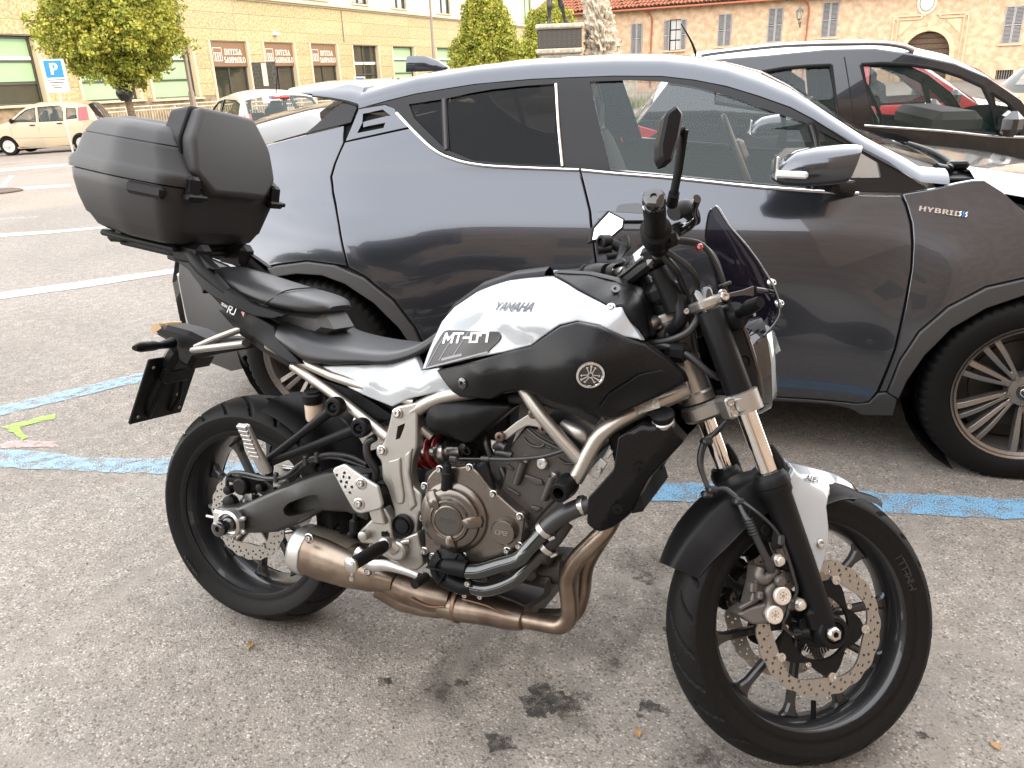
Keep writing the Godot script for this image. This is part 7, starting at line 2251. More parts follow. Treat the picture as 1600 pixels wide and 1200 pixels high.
func tail() -> void:
	var se := mb()
	cushion(se, [[0.098, 0.832, 0.085, 0.815], [0.11, 0.846, 0.112, 0.812], [0.15, 0.84, 0.13, 0.797], [0.2, 0.828, 0.14, 0.776], [0.235, 0.82, 0.142, 0.762], [0.3, 0.811, 0.141, 0.762], [0.38, 0.806, 0.137, 0.772], [0.45, 0.81, 0.13, 0.776], [0.51, 0.83, 0.118, 0.796], [0.555, 0.862, 0.106, 0.825], [0.6, 0.905, 0.095, 0.87], [0.63, 0.925, 0.08, 0.9]], 0.0)
	put(se, "rider_seat", M.vinyl, bike)
	var ps := mb()
	cushion(ps, [[-0.135, 0.95, 0.03, 0.942], [-0.13, 0.962, 0.05, 0.936], [-0.1, 0.968, 0.078, 0.925], [-0.02, 0.952, 0.093, 0.906], [0.06, 0.935, 0.1, 0.889], [0.12, 0.924, 0.1, 0.88], [0.18, 0.914, 0.092, 0.874], [0.222, 0.902, 0.07, 0.874], [0.238, 0.89, 0.045, 0.878]], 0.0)
	put(ps, "passenger_seat", M.vinyl, bike)
	var sm := mb()
	var seam := PackedVector3Array()
	for e in [[0.1, 0.872, -0.1005], [0.11, 0.905, -0.096], [0.125, 0.922, -0.07], [0.13, 0.926, 0.0], [0.125, 0.922, 0.07], [0.11, 0.905, 0.096], [0.085, 0.888, 0.1025]]:
		seam.append(Vector3(e[0], e[1] + 0.0005, e[2]))
	tube(sm, seam, 0.0018, 6, 5)
	put(sm, "seat_seam", M.gap, bike)
	var ri := mb()
	plate(ri, pv([0.05, 0.88, 0.22, 0.876, 0.25, 0.835, 0.21, 0.81, 0.12, 0.82, 0.0, 0.86]), -0.062, 0.062, 0.018)
	put(ri, "seat_riser", grain(mat(lin(0.05, 0.05, 0.05), 0.45), 20.0, 0.3), bike)
	pair("tail_side_panel", M.matt_black, func(st: SurfaceTool) -> void:
		moulding(st, p3([-0.11, 0.91, 0.09, -0.02, 0.885, 0.112, 0.07, 0.862, 0.12, 0.128, 0.838, 0.122, 0.136, 0.82, 0.124, 0.18, 0.79, 0.136, 0.226, 0.758, 0.143, 0.19, 0.756, 0.142, 0.092, 0.793, 0.124, 0.04, 0.817, 0.113, -0.05, 0.868, 0.097]), p3([0.06, 0.835, 0.122, 0.13, 0.8, 0.13]), 0.004, 0.03, 0.02))
	var dc := mb()
	var dz := flatz(0.1225)
	surface_words(dc, "RJ", 0.017, 0.0032, along(Vector2(-0.011, 0.864), Vector2(0.019, 0.856)), dz, 0.002, 0.2, 0.9)
	surface_words(dc, "TEAM", 0.006, 0.0012, along(Vector2(-0.031, 0.881), Vector2(-0.011, 0.873)), dz, 0.002, 0.2, 0.9)
	put(dc, "side_lettering", M.text_light, bike)
	var dr := mb()
	var rt := pv([0.032, 0.868, 0.043, 0.867, 0.039, 0.855])
	flat(dr, Vector3(rt[0].x, rt[0].y, 0.1245), Vector3(rt[1].x, rt[1].y, 0.1245), Vector3(rt[2].x, rt[2].y, 0.1245), Vector3(0, 0, 1))
	put(dr, "red_mark", M.red, bike)
	pair("tail_lower_panel", M.black_plastic, func(st: SurfaceTool) -> void:
		moulding(st, p3([0.045, 0.812, 0.1, 0.095, 0.79, 0.115, 0.19, 0.752, 0.135, 0.19, 0.735, 0.12, 0.08, 0.76, 0.09, -0.02, 0.8, 0.07, -0.08, 0.86, 0.08]), p3([0.08, 0.79, 0.112]), 0.004, 0.02, 0.02))
	# carrier arms of the top case
	pair("carrier_arm", M.black_plastic, func(st: SurfaceTool) -> void:
		panel(st, soft(pv([-0.237, 1.004, -0.233, 0.983, -0.189, 0.975, -0.154, 0.961, -0.106, 0.925, -0.088, 0.902, -0.088, 0.912, -0.045, 0.894, 0.015, 0.875, 0.071, 0.859, 0.129, 0.856, 0.163, 0.868, 0.06, 0.889, -0.014, 0.92, -0.05, 0.936, -0.086, 0.964, -0.055, 0.966, -0.085, 0.984, -0.127, 1.01, -0.171, 1.011]), 0.006), tps(p3([-0.263, 1.003, 0.09, -0.204, 0.974, 0.1, -0.103, 0.925, 0.118, 0.026, 0.877, 0.128, 0.169, 0.868, 0.122, 0.066, 0.89, 0.122, -0.091, 0.983, 0.108, -0.147, 1.009, 0.095])), 0.005, 0.022, 0.02))
	var rk := mb()
	for s in [-1.0, 1.0]:
		box(rk, Vector3(-0.16, 1.0, 0.08 * s), Vector3(0.1, 0.06, 0.055), 0.014, Basis(Vector3(0, 0, 1), -0.15))
		tube(rk, PackedVector3Array([Vector3(-0.15, 1.0, 0.085 * s), Vector3(-0.1, 0.96, 0.1 * s), Vector3(-0.02, 0.91, 0.11 * s)]), [0.026, 0.02, 0.014], 8)
		box(rk, Vector3(-0.3, 1.012, 0.08 * s), Vector3(0.2, 0.022, 0.04), 0.008, Basis(Vector3(0, 0, 1), -0.13))
	box(rk, Vector3(-0.2, 1.0, 0), Vector3(0.07, 0.018, 0.2), 0.006, Basis(Vector3(0, 0, 1), -0.13))
	box(rk, Vector3(-0.3, 1.028, 0), Vector3(0.26, 0.016, 0.26), 0.006, Basis(Vector3(0, 0, 1), -0.13))
	box(rk, Vector3(-0.39, 1.035, 0.09), Vector3(0.06, 0.03, 0.06), 0.01)
	put(rk, "luggage_rack", M.black_plastic, bike)
	# plate holder, rear lamp, indicators
	pair("licence_bracket_arm", M.cast_alloy, func(st: SurfaceTool) -> void:
		tube(st, p3([-0.18, 0.752, 0.05, -0.1, 0.785, 0.06, 0.0, 0.822, 0.07]), [0.010, 0.009], 8, 1, 1.6)
		tube(st, p3([-0.18, 0.745, 0.065, -0.08, 0.765, 0.085, 0.02, 0.785, 0.095]), [0.009, 0.010], 8, 1, 1.5))
	var ut := mb()
	plate(ut, pv([-0.3, 0.80, -0.34, 0.79, -0.345, 0.772, -0.27, 0.745, -0.26, 0.7, -0.22, 0.685, -0.2, 0.715, -0.13, 0.735, 0.0, 0.765, 0.1, 0.775, 0.1, 0.8, -0.05, 0.785, -0.17, 0.775, -0.22, 0.79]), -0.045, 0.045, 0.012)
	put(ut, "undertray", M.black_plastic, bike)
	var tlamp := mb()
	tube(tlamp, p3([-0.33, 0.788, -0.045, -0.35, 0.788, 0, -0.33, 0.788, 0.045]), 0.014, 10)
	put(tlamp, "tail_lamp", mat(lin(0.4, 0.25, 0.1), 0.25), bike)
	var ph := mb()
	var pt := Transform3D(Basis(Vector3(0, 0, 1), -0.42), Vector3(-0.352, 0.615, 0))
	X = pt
	box(ph, Vector3.ZERO, Vector3(0.012, 0.21, 0.19), 0.004)
	box(ph, Vector3(0.02, 0.06, 0), Vector3(0.035, 0.06, 0.1), 0.012)
	tube(ph, p3([0.012, -0.085, -0.04, 0.02, -0.03, -0.045, 0.02, 0.04, -0.03]), 0.006, 6)
	tube(ph, p3([0.012, -0.085, 0.04, 0.02, -0.03, 0.045, 0.02, 0.04, 0.03]), 0.006, 6)
	X = Transform3D.IDENTITY
	box(ph, Vector3(-0.29, 0.71, 0), Vector3(0.09, 0.05, 0.1), 0.016, Basis(Vector3(0, 0, 1), 0.9))
	put(ph, "licence_plate_holder", M.black_plastic, bike)
	var sc := mb()
	for e in [[0.08, 0.075], [-0.08, 0.075], [-0.08, -0.075], [-0.03, -0.05]]:
		bolt(sc, pt * Vector3(0.006, e[0], e[1]), 0.005, 0.003, pt.basis * Vector3(1, 0, 0))
	put_each(sc, "plate_screw", M.cast_alloy, bike)
	pair("rear_indicator", M.black_plastic, func(st: SurfaceTool) -> void:
		tube(st, p3([-0.26, 0.757, 0.06, -0.25, 0.757, 0.1, -0.24, 0.758, 0.125]), [0.016, 0.011, 0.009], 10)
		tube(st, p3([-0.24, 0.758, 0.12, -0.232, 0.761, 0.15, -0.222, 0.764, 0.2, -0.216, 0.765, 0.225]), [0.007, 0.013, 0.013, 0.006], 10, 4, 1.2))

func top_case() -> void:
	var cf := Transform3D(Basis(Vector3(0, 0, 1), -0.13), Vector3(-0.262, 1.183, 0))
	# rounded rectangles, one above the other: height, rear, front, half width
	var plan := dense(soft(pv([1, -0.8, 1, 0.8, 0.84, 1, 0.06, 1, -1, 0.72, -1, -0.72, 0.06, -1, 0.84, -1]), 0.16, 4), 0.2)
	var slab := func(rings: Array, _p: float) -> Array:
		var out: Array = []
		for e in rings:
			var row := PackedVector3Array()
			var rear: float = e[1] - 0.045
			var cx: float = (rear + e[2]) / 2
			var a: float = (e[2] - rear) / 2
			for n in plan:
				row.append(Vector3(cx + n.x * a, e[0], n.y * e[3]))
			out.append(row)
		return out
	var lo := mb()
	loft(lo, slab.call([[-0.148, -0.1, 0.1, 0.13], [-0.147, -0.115, 0.115, 0.145], [-0.138, -0.135, 0.13, 0.16], [-0.115, -0.155, 0.143, 0.172], [-0.11, -0.165, 0.147, 0.178], [-0.07, -0.185, 0.155, 0.192], [-0.03, -0.196, 0.165, 0.203], [-0.004, -0.2, 0.17, 0.207], [-0.002, -0.19, 0.16, 0.2]], 0.36))
	var base := put(lo, "case_base", M.case_black, bike, cf)
	var li := mb()
	loft(li, slab.call([[0.0, -0.205, 0.176, 0.213], [0.0, -0.205, 0.176, 0.213], [0.018, -0.207, 0.178, 0.215], [0.03, -0.2, 0.172, 0.208], [0.038, -0.192, 0.165, 0.2], [0.082, -0.179, 0.135, 0.189], [0.09, -0.176, 0.132, 0.186], [0.09, -0.173, 0.129, 0.183], [0.093, -0.173, 0.129, 0.183], [0.093, -0.175, 0.131, 0.185], [0.118, -0.16, 0.11, 0.168], [0.134, -0.135, 0.09, 0.145], [0.141, -0.1, 0.06, 0.11]], 0.36))
	put(li, "case_lid", M.case_black, bike, cf)
	var tp := mb()
	loft(tp, slab.call([[0.11, -0.15, 0.09, 0.12], [0.137, -0.13, 0.08, 0.105], [0.147, -0.11, 0.065, 0.09], [0.15, -0.06, 0.03, 0.04]], 0.4))
	put(tp, "case_top_ridge", M.case_black, bike, cf)
	# backrest pad on the front face: z across, v up, thickness along x
	var pd := mb()
	var tilt := Basis(Vector3(0, 0, 1), 0.26)
	var pf := cf * Transform3D(tilt * Basis(Vector3(0, 0, -1), Vector3(0, 1, 0), Vector3(1, 0, 0)), Vector3(0.128, 0.062, 0))
	var hexa := soft(pv([-0.142, 0.05, -0.095, 0.128, 0.095, 0.128, 0.142, 0.05, 0.15, -0.035, 0.095, -0.086, -0.095, -0.086, -0.15, -0.035]), 0.012)
	panel(pd, hexa, func(p: Vector2) -> float: return 0.058 - 0.45 * p.x * p.x - 0.6 * p.y * p.y, 0.014, 0.1, 0.02)
	put(pd, "backrest_pad", grain(mat(lin(0.022, 0.022, 0.0225), 0.6), 30.0, 0.4), bike, pf)
	var pb := mb()
	panel(pb, soft(inset(ccw(pv([-0.142, 0.05, -0.095, 0.128, 0.095, 0.128, 0.142, 0.05, 0.15, -0.035, 0.095, -0.086, -0.095, -0.086, -0.15, -0.035])), -0.008), 0.012), flatz(0.012), 0.006, 0.06, 0.03)
	put(pb, "backrest_mount", M.black_plastic, bike, pf)
	for s in [1.0, -1.0]:
		var hg := mb()
		box(hg, Vector3(0.178, 0.004, 0.15 * s), Vector3(0.03, 0.05, 0.032), 0.008)
		box(hg, Vector3(0.183, -0.022, 0.15 * s), Vector3(0.028, 0.02, 0.05), 0.006)
		rod(hg, Vector3(0.192, -0.02, (0.15 - 0.03) * s), Vector3(0.192, -0.02, (0.15 + 0.03) * s), 0.0065, 10)
		put(hg, "case_hinge", M.matt_black, bike, cf)
		var gr := mb()
		box(gr, Vector3(0.09, -0.02, 0.208 * s), Vector3(0.12, 0.03, 0.02), 0.008)
		put(gr, "case_grip_recess", M.black_plastic, bike, cf)
	var foot := mb()
	box(foot, Vector3(-0.085, -0.155, 0.11), Vector3(0.03, 0.03, 0.03), 0.006)
	box(foot, Vector3(-0.085, -0.155, -0.11), Vector3(0.03, 0.03, 0.03), 0.006)
	put_each(foot, "case_foot", M.black_plastic, bike, cf)

func front_end() -> void:
	var up := Basis(Vector3.RIGHT, -PI / 2)     # lathe axis along the fork
	var both_legs := func(called: String, m: Material, prof: PackedVector2Array, n: int) -> void:
		for s in [1.0, -1.0]:
			var st := mb()
			lathe(st, prof, Transform3D(up, Vector3(0, 0, 0.1 * s)), n)
			put(st, called, m, bike, fork)
	both_legs.call("fork_lower", M.matt_black, pv([0.0, -0.01, 0.02, -0.005, 0.0235, 0.02, 0.025, 0.12, 0.028, 0.24, 0.0295, 0.295, 0.034, 0.302, 0.034, 0.316, 0.036, 0.318, 0.036, 0.334, 0.033, 0.338, 0.03, 0.346, 0.022, 0.347]), 32)
	both_legs.call("fork_tube", M.chrome, pv([0.0205, 0.33, 0.0205, 0.5]), 28)
	both_legs.call("fork_sleeve", M.matt_black, pv([0.0265, 0.5, 0.0275, 0.515, 0.0275, 0.686, 0.025, 0.692]), 32)
	both_legs.call("fork_cap", M.gloss_black, pv([0.022, 0.69, 0.022, 0.735, 0.018, 0.74, 0.012, 0.74, 0.011, 0.734, 0.0, 0.734]), 24)
	for s in [1.0, -1.0]:
		var fg := mb()
		tube(fg, PackedVector3Array([Vector3(0.024, 0.325, 0.1 * s), Vector3(0.026, 0.36, 0.1 * s), Vector3(0.022, 0.392, 0.1 * s)]), [0.012, 0.011, 0.007], 8, 3, 1.7)
		put(fg, "fork_guard", M.black_plastic, bike, fork)
		var boss := mb()
		lathe(boss, pv([0.0, -0.02, 0.034, -0.018, 0.034, 0.014, 0.03, 0.02, 0.022, 0.02, 0.021, 0.012, 0.0, 0.012]), Transform3D(flip(s).basis, Vector3(0.004, 0, 0.1 * s)), 28)
		box(boss, Vector3(-0.018, 0.035, 0.1 * s), Vector3(0.03, 0.05, 0.03), 0.008)
		put(boss, "axle_clamp", M.matt_black, bike, fork)
		var nut := mb()
		lathe(nut, pv([0.0155, 0.0, 0.0155, 0.014, 0.012, 0.018, 0.0065, 0.018, 0.0065, 0.0, 0.0, 0.0]), Transform3D(flip(s).basis, Vector3(0.0, 0, 0.112 * s)), 6)
		put(nut, "axle_nut", M.steel, bike, fork)
	# yokes
	var tc := mb()
	X = Transform3D(Basis(Vector3(1, 0, 0), Vector3(0, 0, 1), Vector3(0, -1, 0)), Vector3.ZERO) * Transform3D.IDENTITY
	var yoke := pv([-0.085, -0.02, -0.07, -0.032, -0.03, -0.045, -0.03, -0.13, 0.0, -0.136, 0.028, -0.12, 0.028, -0.085, 0.0, -0.05, 0.01, 0.0, 0.0, 0.05, 0.028, 0.085, 0.028, 0.12, 0.0, 0.136, -0.03, 0.13, -0.03, 0.045, -0.07, 0.032, -0.085, 0.02])
	plate(tc, soft(yoke, 0.01), -0.718, -0.696, 0.005)
	X = Transform3D.IDENTITY
	put(tc, "top_yoke", M.cast_alloy, bike, fork)
	var lc := mb()
	X = Transform3D(Basis(Vector3(1, 0, 0), Vector3(0, 0, 1), Vector3(0, -1, 0)), Vector3.ZERO)
	plate(lc, soft(yoke, 0.01), -0.514, -0.478, 0.006)
	X = Transform3D.IDENTITY
	for s in [1.0, -1.0]:
		lathe(lc, pv([0.0205, 0.474, 0.036, 0.476, 0.036, 0.516, 0.0275, 0.518]), Transform3D(up, Vector3(0, 0, 0.1 * s)), 30)
		box(lc, Vector3(-0.036, 0.496, 0.1 * s), Vector3(0.02, 0.044, 0.045), 0.005)
	put(lc, "lower_yoke", M.cast_alloy, bike, fork)
	var yb := mb()
	for s in [1.0, -1.0]:
		for yy in [0.484, 0.507]:
			bolt(yb, Vector3(-0.036, yy, 0.122 * s), 0.0075, 0.008, Vector3(-0.4, 0, s))
		bolt(yb, Vector3(-0.05, 0.707, 0.11 * s), 0.006, 0.008, Vector3(-0.6, 0, s))
	lathe(yb, pv([0.016, 0.0, 0.016, 0.02, 0.012, 0.024, 0.0, 0.024]), Transform3D(look(Vector3(-1, 0, 0.2)), Vector3(-0.08, 0.707, 0.018)), 18)
	put_each(yb, "yoke_bolt", M.steel, bike, fork)
	var stem := mb()
	lathe(stem, pv([0.026, 0.715, 0.026, 0.722, 0.016, 0.728, 0.0, 0.728]), Transform3D(up, Vector3(-0.044, 0, 0)), 22)
	put(stem, "stem_nut", M.steel, bike, fork)
	# mudguard: black arch with white side covers
	var mg := mb()
	var rows: Array = []
	for i in 34:
		var a := lerpf(0.99, 2.82, i / 33.0)
		var t := i / 33.0
		var row := PackedVector3Array()
		var half := lerpf(0.03, 0.072, smoothstep(0.0, 0.35, t)) * (1.0 if t < 0.85 else lerpf(1.0, 0.72, (t - 0.85) / 0.15))
		var drop := lerpf(0.008, 0.062, smoothstep(0.05, 0.5, t)) * (1.0 if t < 0.8 else lerpf(1.0, 0.75, (t - 0.8) / 0.2))
		for k in [-1.0, -0.97, -0.9, -0.78, -0.6, -0.35, 0.0, 0.35, 0.6, 0.78, 0.9, 0.97, 1.0]:
			var q: float = absf(k)
			var r: float = (lerpf(0.318, 0.306, smoothstep(1.02, 1.2, a)) if a < 1.55 else lerpf(0.306, 0.337, smoothstep(1.55, 2.0, a))) - 0.012 * q * q - drop * smoothstep(0.72, 1.0, q)
			row.append(Vector3(cos(a) * r, sin(a) * r, half * k * (1.0 + 0.06 * smoothstep(0.8, 1.0, q))))
		rows.append(row)
	grid(mg, rows, false, false, Vector3(0, 1, 0))
	put(mg, "mudguard", M.matt_black, bike, front)
	for s in [1.0, -1.0]:
		X = flip(s)
		var wc := mb()
		moulding(wc, p3([-0.077, 0.344, 0.03, -0.08, 0.338, 0.05, -0.006, 0.328, 0.032, 0.059, 0.317, 0.016, 0.104, 0.3, 0.006, 0.124, 0.278, 0.002, 0.089, 0.28, 0.022, 0.038, 0.282, 0.044, 0.013, 0.269, 0.066, 0.002, 0.248, 0.078, 0.006, 0.209, 0.082, 0.005, 0.178, 0.085, -0.007, 0.136, 0.09, -0.018, 0.109, 0.094, -0.036, 0.147, 0.098, -0.055, 0.189, 0.098, -0.075, 0.223, 0.098, -0.094, 0.276, 0.096, -0.099, 0.299, 0.092, -0.08, 0.323, 0.082]), p3([-0.044, 0.294, 0.082, -0.038, 0.247, 0.09, -0.038, 0.205, 0.094, 0.037, 0.296, 0.045, -0.069, 0.293, 0.088]), 0.004, 0.012, 0.012)
		X = Transform3D.IDENTITY
		put(wc, "mudguard_side_cover", M.white, bike, front)
		X = flip(s)
		var wb := mb()
		bolt(wb, Vector3(-0.021, 0.174, 0.094), 0.0095, 0.006, Vector3(0.1, 0, 1))
		X = Transform3D.IDENTITY
		put(wb, "cover_bolt", M.steel, bike, front)
		var sg := mb()
		X = flip(s)
		plate(sg, soft(pv([-0.138, 0.226, -0.115, 0.196, -0.118, 0.168, -0.14, 0.175, -0.158, 0.194, -0.176, 0.216, -0.168, 0.24]), 0.006), 0.072, 0.078, 0.002)
		lathe(sg, pv([0.012, 0, 0.012, 0.006, 0.007, 0.008, 0, 0.006]), Transform3D(Basis.IDENTITY, Vector3(-0.135, 0.194, 0.078)), 18)
		X = Transform3D.IDENTITY
		put(sg, "mudguard_bracket", M.matt_black, bike, front)
	var ab := mb()
	var wz := tps(p3([-0.055, 0.305, 0.082, -0.005, 0.295, 0.066, -0.044, 0.294, 0.082, -0.027, 0.314, 0.068]))
	surface_words(ab, "ABS", 0.009, 0.0022, along(Vector2(-0.053, 0.302), Vector2(-0.007, 0.296)), wz, 0.002, 0.5, 1.5)
	put(ab, "abs_lettering", M.text_grey, bike, front)
	# brake calipers
	for s in [1.0, -1.0]:
		X = flip(s)
		var ca := mb()
		panel(ca, soft(pv([-0.135, 0.092, -0.115, 0.097, -0.093, 0.094, -0.083, 0.073, -0.091, 0.035, -0.104, 0.016, -0.132, 0.015, -0.145, 0.03, -0.133, 0.053, -0.143, 0.071]), 0.012), flatz(0.106), 0.009, 0.06, 0.02)
		panel(ca, soft(pv([-0.187, 0.024, -0.169, 0.038, -0.128, 0.054, -0.116, 0.028, -0.126, 0.011, -0.157, 0.006]), 0.006), planez(Vector3(-0.18, 0.02, 0.082), Vector3(-0.13, 0.02, 0.098), Vector3(-0.15, 0.06, 0.09)), 0.006, 0.05, 0.02)
		panel(ca, soft(pv([-0.154, 0.122, -0.114, 0.118, -0.092, 0.096, -0.113, 0.084, -0.133, 0.066, -0.145, 0.05, -0.167, 0.04, -0.162, 0.061, -0.155, 0.092]), 0.006), flatz(0.088), 0.006, 0.04, 0.02)
		tube(ca, p3([-0.149, 0.119, 0.092, -0.152, 0.104, 0.095, -0.141, 0.099, 0.098, -0.118, 0.117, 0.096]), [0.01, 0.012, 0.012, 0.009], 8)
		box(ca, Vector3(-0.162, 0.08, 0.088), Vector3(0.016, 0.02, 0.02), 0.003)
		box(ca, Vector3(-0.153, 0.067, 0.1), Vector3(0.012, 0.016, 0.016), 0.003)
		lathe(ca, pv([0.011, 0, 0.011, 0.014, 0.008, 0.018, 0, 0.018]), Transform3D(Basis.IDENTITY, Vector3(-0.115, 0.098, 0.1)), 14)
		box(ca, Vector3(-0.174, 0.044, 0.084), Vector3(0.03, 0.008, 0.014), 0.002, Basis(Vector3(0, 0, 1), 0.5))
		X = Transform3D.IDENTITY
		var C := put(ca, "front_caliper", grain(mat(lin(0.1, 0.088, 0.078), 0.45, 0.5), 90.0, 0.4), bike, front)
		X = flip(s)
		var pi_ := mb()
		for e in [Vector3(-0.111, 0.07, 0.112), Vector3(-0.125, 0.032, 0.11)]:
			lathe(pi_, pv([0.018, -0.002, 0.018, 0.005, 0.016, 0.007, 0.009, 0.007, 0.008, 0.003, 0, 0.003]), Transform3D(Basis.IDENTITY, e), 24)
			for q in 3:
				box(pi_, e + Vector3(0, 0, 0.004), Vector3(0.022, 0.005, 0.004), 0.0, Basis(Vector3(0, 0, 1), q * PI / 3))
		X = Transform3D.IDENTITY
		put_each(pi_, "piston_cap", mat(lin(0.62, 0.56, 0.5), 0.35, 0.5), C)
		X = flip(s)
		var cb := mb()
		for e in [Vector3(-0.116, 0.138, 0.1), Vector3(-0.066, 0.052, 0.1)]:
			lathe(cb, pv([0.0135, -0.004, 0.0135, 0.004, 0.012, 0.006, 0.009, 0.006, 0.009, 0.014, 0.006, 0.016, 0, 0.016]), Transform3D(Basis.IDENTITY, e), 12)
		X = Transform3D.IDENTITY
		put_each(cb, "caliper_bolt", mat(lin(0.62, 0.6, 0.56), 0.3, 0.8), C)
		X = flip(s)
		var br := mb()
		tube(br, p3([-0.111, 0.137, 0.092, -0.092, 0.125, 0.095, -0.066, 0.139, 0.1]), [0.014, 0.01, 0.014], 8)
		tube(br, p3([-0.061, 0.051, 0.092, -0.048, 0.058, 0.097, -0.033, 0.071, 0.1]), [0.014, 0.012, 0.014], 8)
		X = Transform3D.IDENTITY
		put_each(br, "caliper_lug", M.matt_black, bike, front)
	var hs := mb()
	tube(hs, p3([-0.198, 0.257, 0.07, -0.188, 0.224, 0.09, -0.182, 0.21, 0.1, -0.17, 0.185, 0.105, -0.146, 0.144, 0.105, -0.133, 0.129, 0.102]), [0.0045, 0.006, 0.0085, 0.0075, 0.0075, 0.008], 10, 5)
	for i in 6:
		lathe(hs, pv([0.008, -0.002, 0.0105, 0, 0.008, 0.002]), Transform3D(look(Vector3(0.4, -1, 0)), Vector3(-0.185, 0.216, 0.1).lerp(Vector3(-0.174, 0.189, 0.105), i / 5.0)), 12)
	lathe(hs, pv([0.011, 0, 0.011, 0.02, 0.007, 0.026, 0, 0.026]), Transform3D(look(Vector3(0.4, -1, 0)), Vector3(-0.139, 0.138, 0.102)), 12)
	tube(hs, p3([-0.198, 0.257, 0.07, -0.17, 0.234, 0.1, -0.137, 0.206, 0.11, -0.118, 0.181, 0.112, -0.103, 0.147, 0.115, -0.089, 0.11, 0.115, -0.079, 0.079, 0.112, -0.089, 0.051, 0.105, -0.093, 0.032, 0.105, -0.098, 0.012, 0.1, -0.077, -0.008, 0.095, -0.053, -0.008, 0.09]), 0.0036, 8, 6)
	for e in [Vector3(-0.118, 0.179, 0.112), Vector3(-0.088, 0.052, 0.108)]:
		box(hs, e, Vector3(0.016, 0.022, 0.014), 0.004)
	put(hs, "brake_and_sensor_lines", M.hose, bike, front)
	var se := mb()
	lathe(se, pv([0.012, -0.02, 0.012, 0.01, 0.008, 0.014, 0, 0.014]), Transform3D(look(Vector3(0.8, 0.1, 0.5)), Vector3(-0.042, -0.006, 0.086)), 14)
	plate(se, soft(pv([-0.061, 0.018, -0.044, 0.024, -0.041, 0.003, -0.053, -0.003]), 0.003), 0.088, 0.094, 0.001)
	bolt(se, Vector3(-0.055, 0.017, 0.094), 0.006, 0.005)
	put(se, "wheel_speed_sensor", M.matt_black, bike, front)
	var h3 := mb()
	tube(h3, p3([-0.222, 0.412, 0.06, -0.238, 0.387, 0.05, -0.262, 0.366, 0.045, -0.27, 0.326, 0.045, -0.258, 0.287, 0.05, -0.246, 0.269, 0.055, -0.219, 0.272, 0.06, -0.198, 0.257, 0.07]), 0.0055, 8, 6)
	tube(h3, p3([-0.226, 0.408, 0.06, -0.257, 0.362, 0.045, -0.263, 0.318, 0.04, -0.252, 0.272, 0.05]), 0.0045, 8, 6)
	for e in [Vector3(-0.258, 0.366, 0.047), Vector3(-0.244, 0.269, 0.055), Vector3(-0.252, 0.258, 0.05), Vector3(-0.195, 0.249, 0.074)]:
		box(h3, e, Vector3(0.022, 0.014, 0.024), 0.004)
	put(h3, "hose_bundle", M.hose, bike, front)
	# headlamp
	var lens_row := func(f: float, w: float) -> Array:
		return [f, w]
	var hl := mb()
	var rings: Array = []
	for e in [[0.045, 0.6, 0.9], [0.06, 0.95, 1.0], [0.095, 1.0, 1.0], [0.118, 0.96, 0.98]]:
		var row := PackedVector3Array()
		for i in 40:
			var a := TAU * i / 40
			var cx := signf(cos(a)) * pow(absf(cos(a)), 0.75)
			var cy := signf(sin(a)) * pow(absf(sin(a)), 0.75)
			var narrow := 1.0 - 0.22 * clampf(-cy, 0, 1)
			row.append(Vector3(e[0] + 0.02 * cy * (e[0] / 0.1) - 0.022 * cx * cx, 0.545 + cy * 0.1 * e[2], cx * 0.088 * e[1] * narrow))
		rings.append(row)
	loft(hl, rings)
	put(hl, "headlamp_shell", M.gloss_black, bike, fork)
	var le := mb()
	rings = []
	for e in [[0.112, 0.93], [0.135, 0.86], [0.15, 0.6], [0.157, 0.1]]:
		var row := PackedVector3Array()
		for i in 40:
			var a := TAU * i / 40
			var cx := signf(cos(a)) * pow(absf(cos(a)), 0.75)
			var cy := signf(sin(a)) * pow(absf(sin(a)), 0.75)
			row.append(Vector3(e[0] + 0.018 * cy - 0.022 * cx * cx, 0.545 + cy * 0.094 * e[1], cx * 0.084 * e[1] * (1.0 - 0.22 * clampf(-cy, 0, 1))))
		rings.append(row)
	loft(le, rings)
	put(le, "headlamp_lens", mat(lin(0.35, 0.4, 0.4), 0.08, 0.5), bike, fork)
	pair("headlamp_stay", M.matt_black, func(st: SurfaceTool) -> void:
		panel(st, soft(pv([0.034, 0.645, 0.064, 0.638, 0.063, 0.596, 0.062, 0.552, 0.054, 0.499, 0.034, 0.475, 0.031, 0.496, 0.032, 0.535, 0.03, 0.597]), 0.006), flatz(0.088), 0.006, 0.04, 0.03)
		lathe(st, pv([0.012, 0, 0.012, 0.002, 0.008, -0.006, 0.004, -0.006, 0.004, 0.0, 0, 0.0]), Transform3D(Basis.IDENTITY, Vector3(0.039, 0.57, 0.09)), 20), fork)
	pair("headlamp_stay_rim", M.gloss_black, func(st: SurfaceTool) -> void:
		tube(st, p3([0.067, 0.636, 0.082, 0.066, 0.604, 0.084, 0.064, 0.568, 0.084, 0.062, 0.527, 0.08, 0.054, 0.488, 0.075, 0.039, 0.463, 0.06]), 0.006, 8, 4), fork)
	var cowl := mb()
	moulding(cowl, p3([0.069, 0.637, 0.08, 0.087, 0.627, 0.075, 0.116, 0.609, 0.06, 0.135, 0.588, 0.03, 0.153, 0.573, 0, 0.158, 0.578, -0.02, 0.108, 0.608, 0.04, 0.078, 0.612, 0.07]), p3([0.108, 0.606, 0.055]), 0.002, 0.006, 0.01)
	put(cowl, "headlamp_cowl", M.gloss_black, bike, fork)
	# smoked fly screen
	var sn := mb()
	rows = []
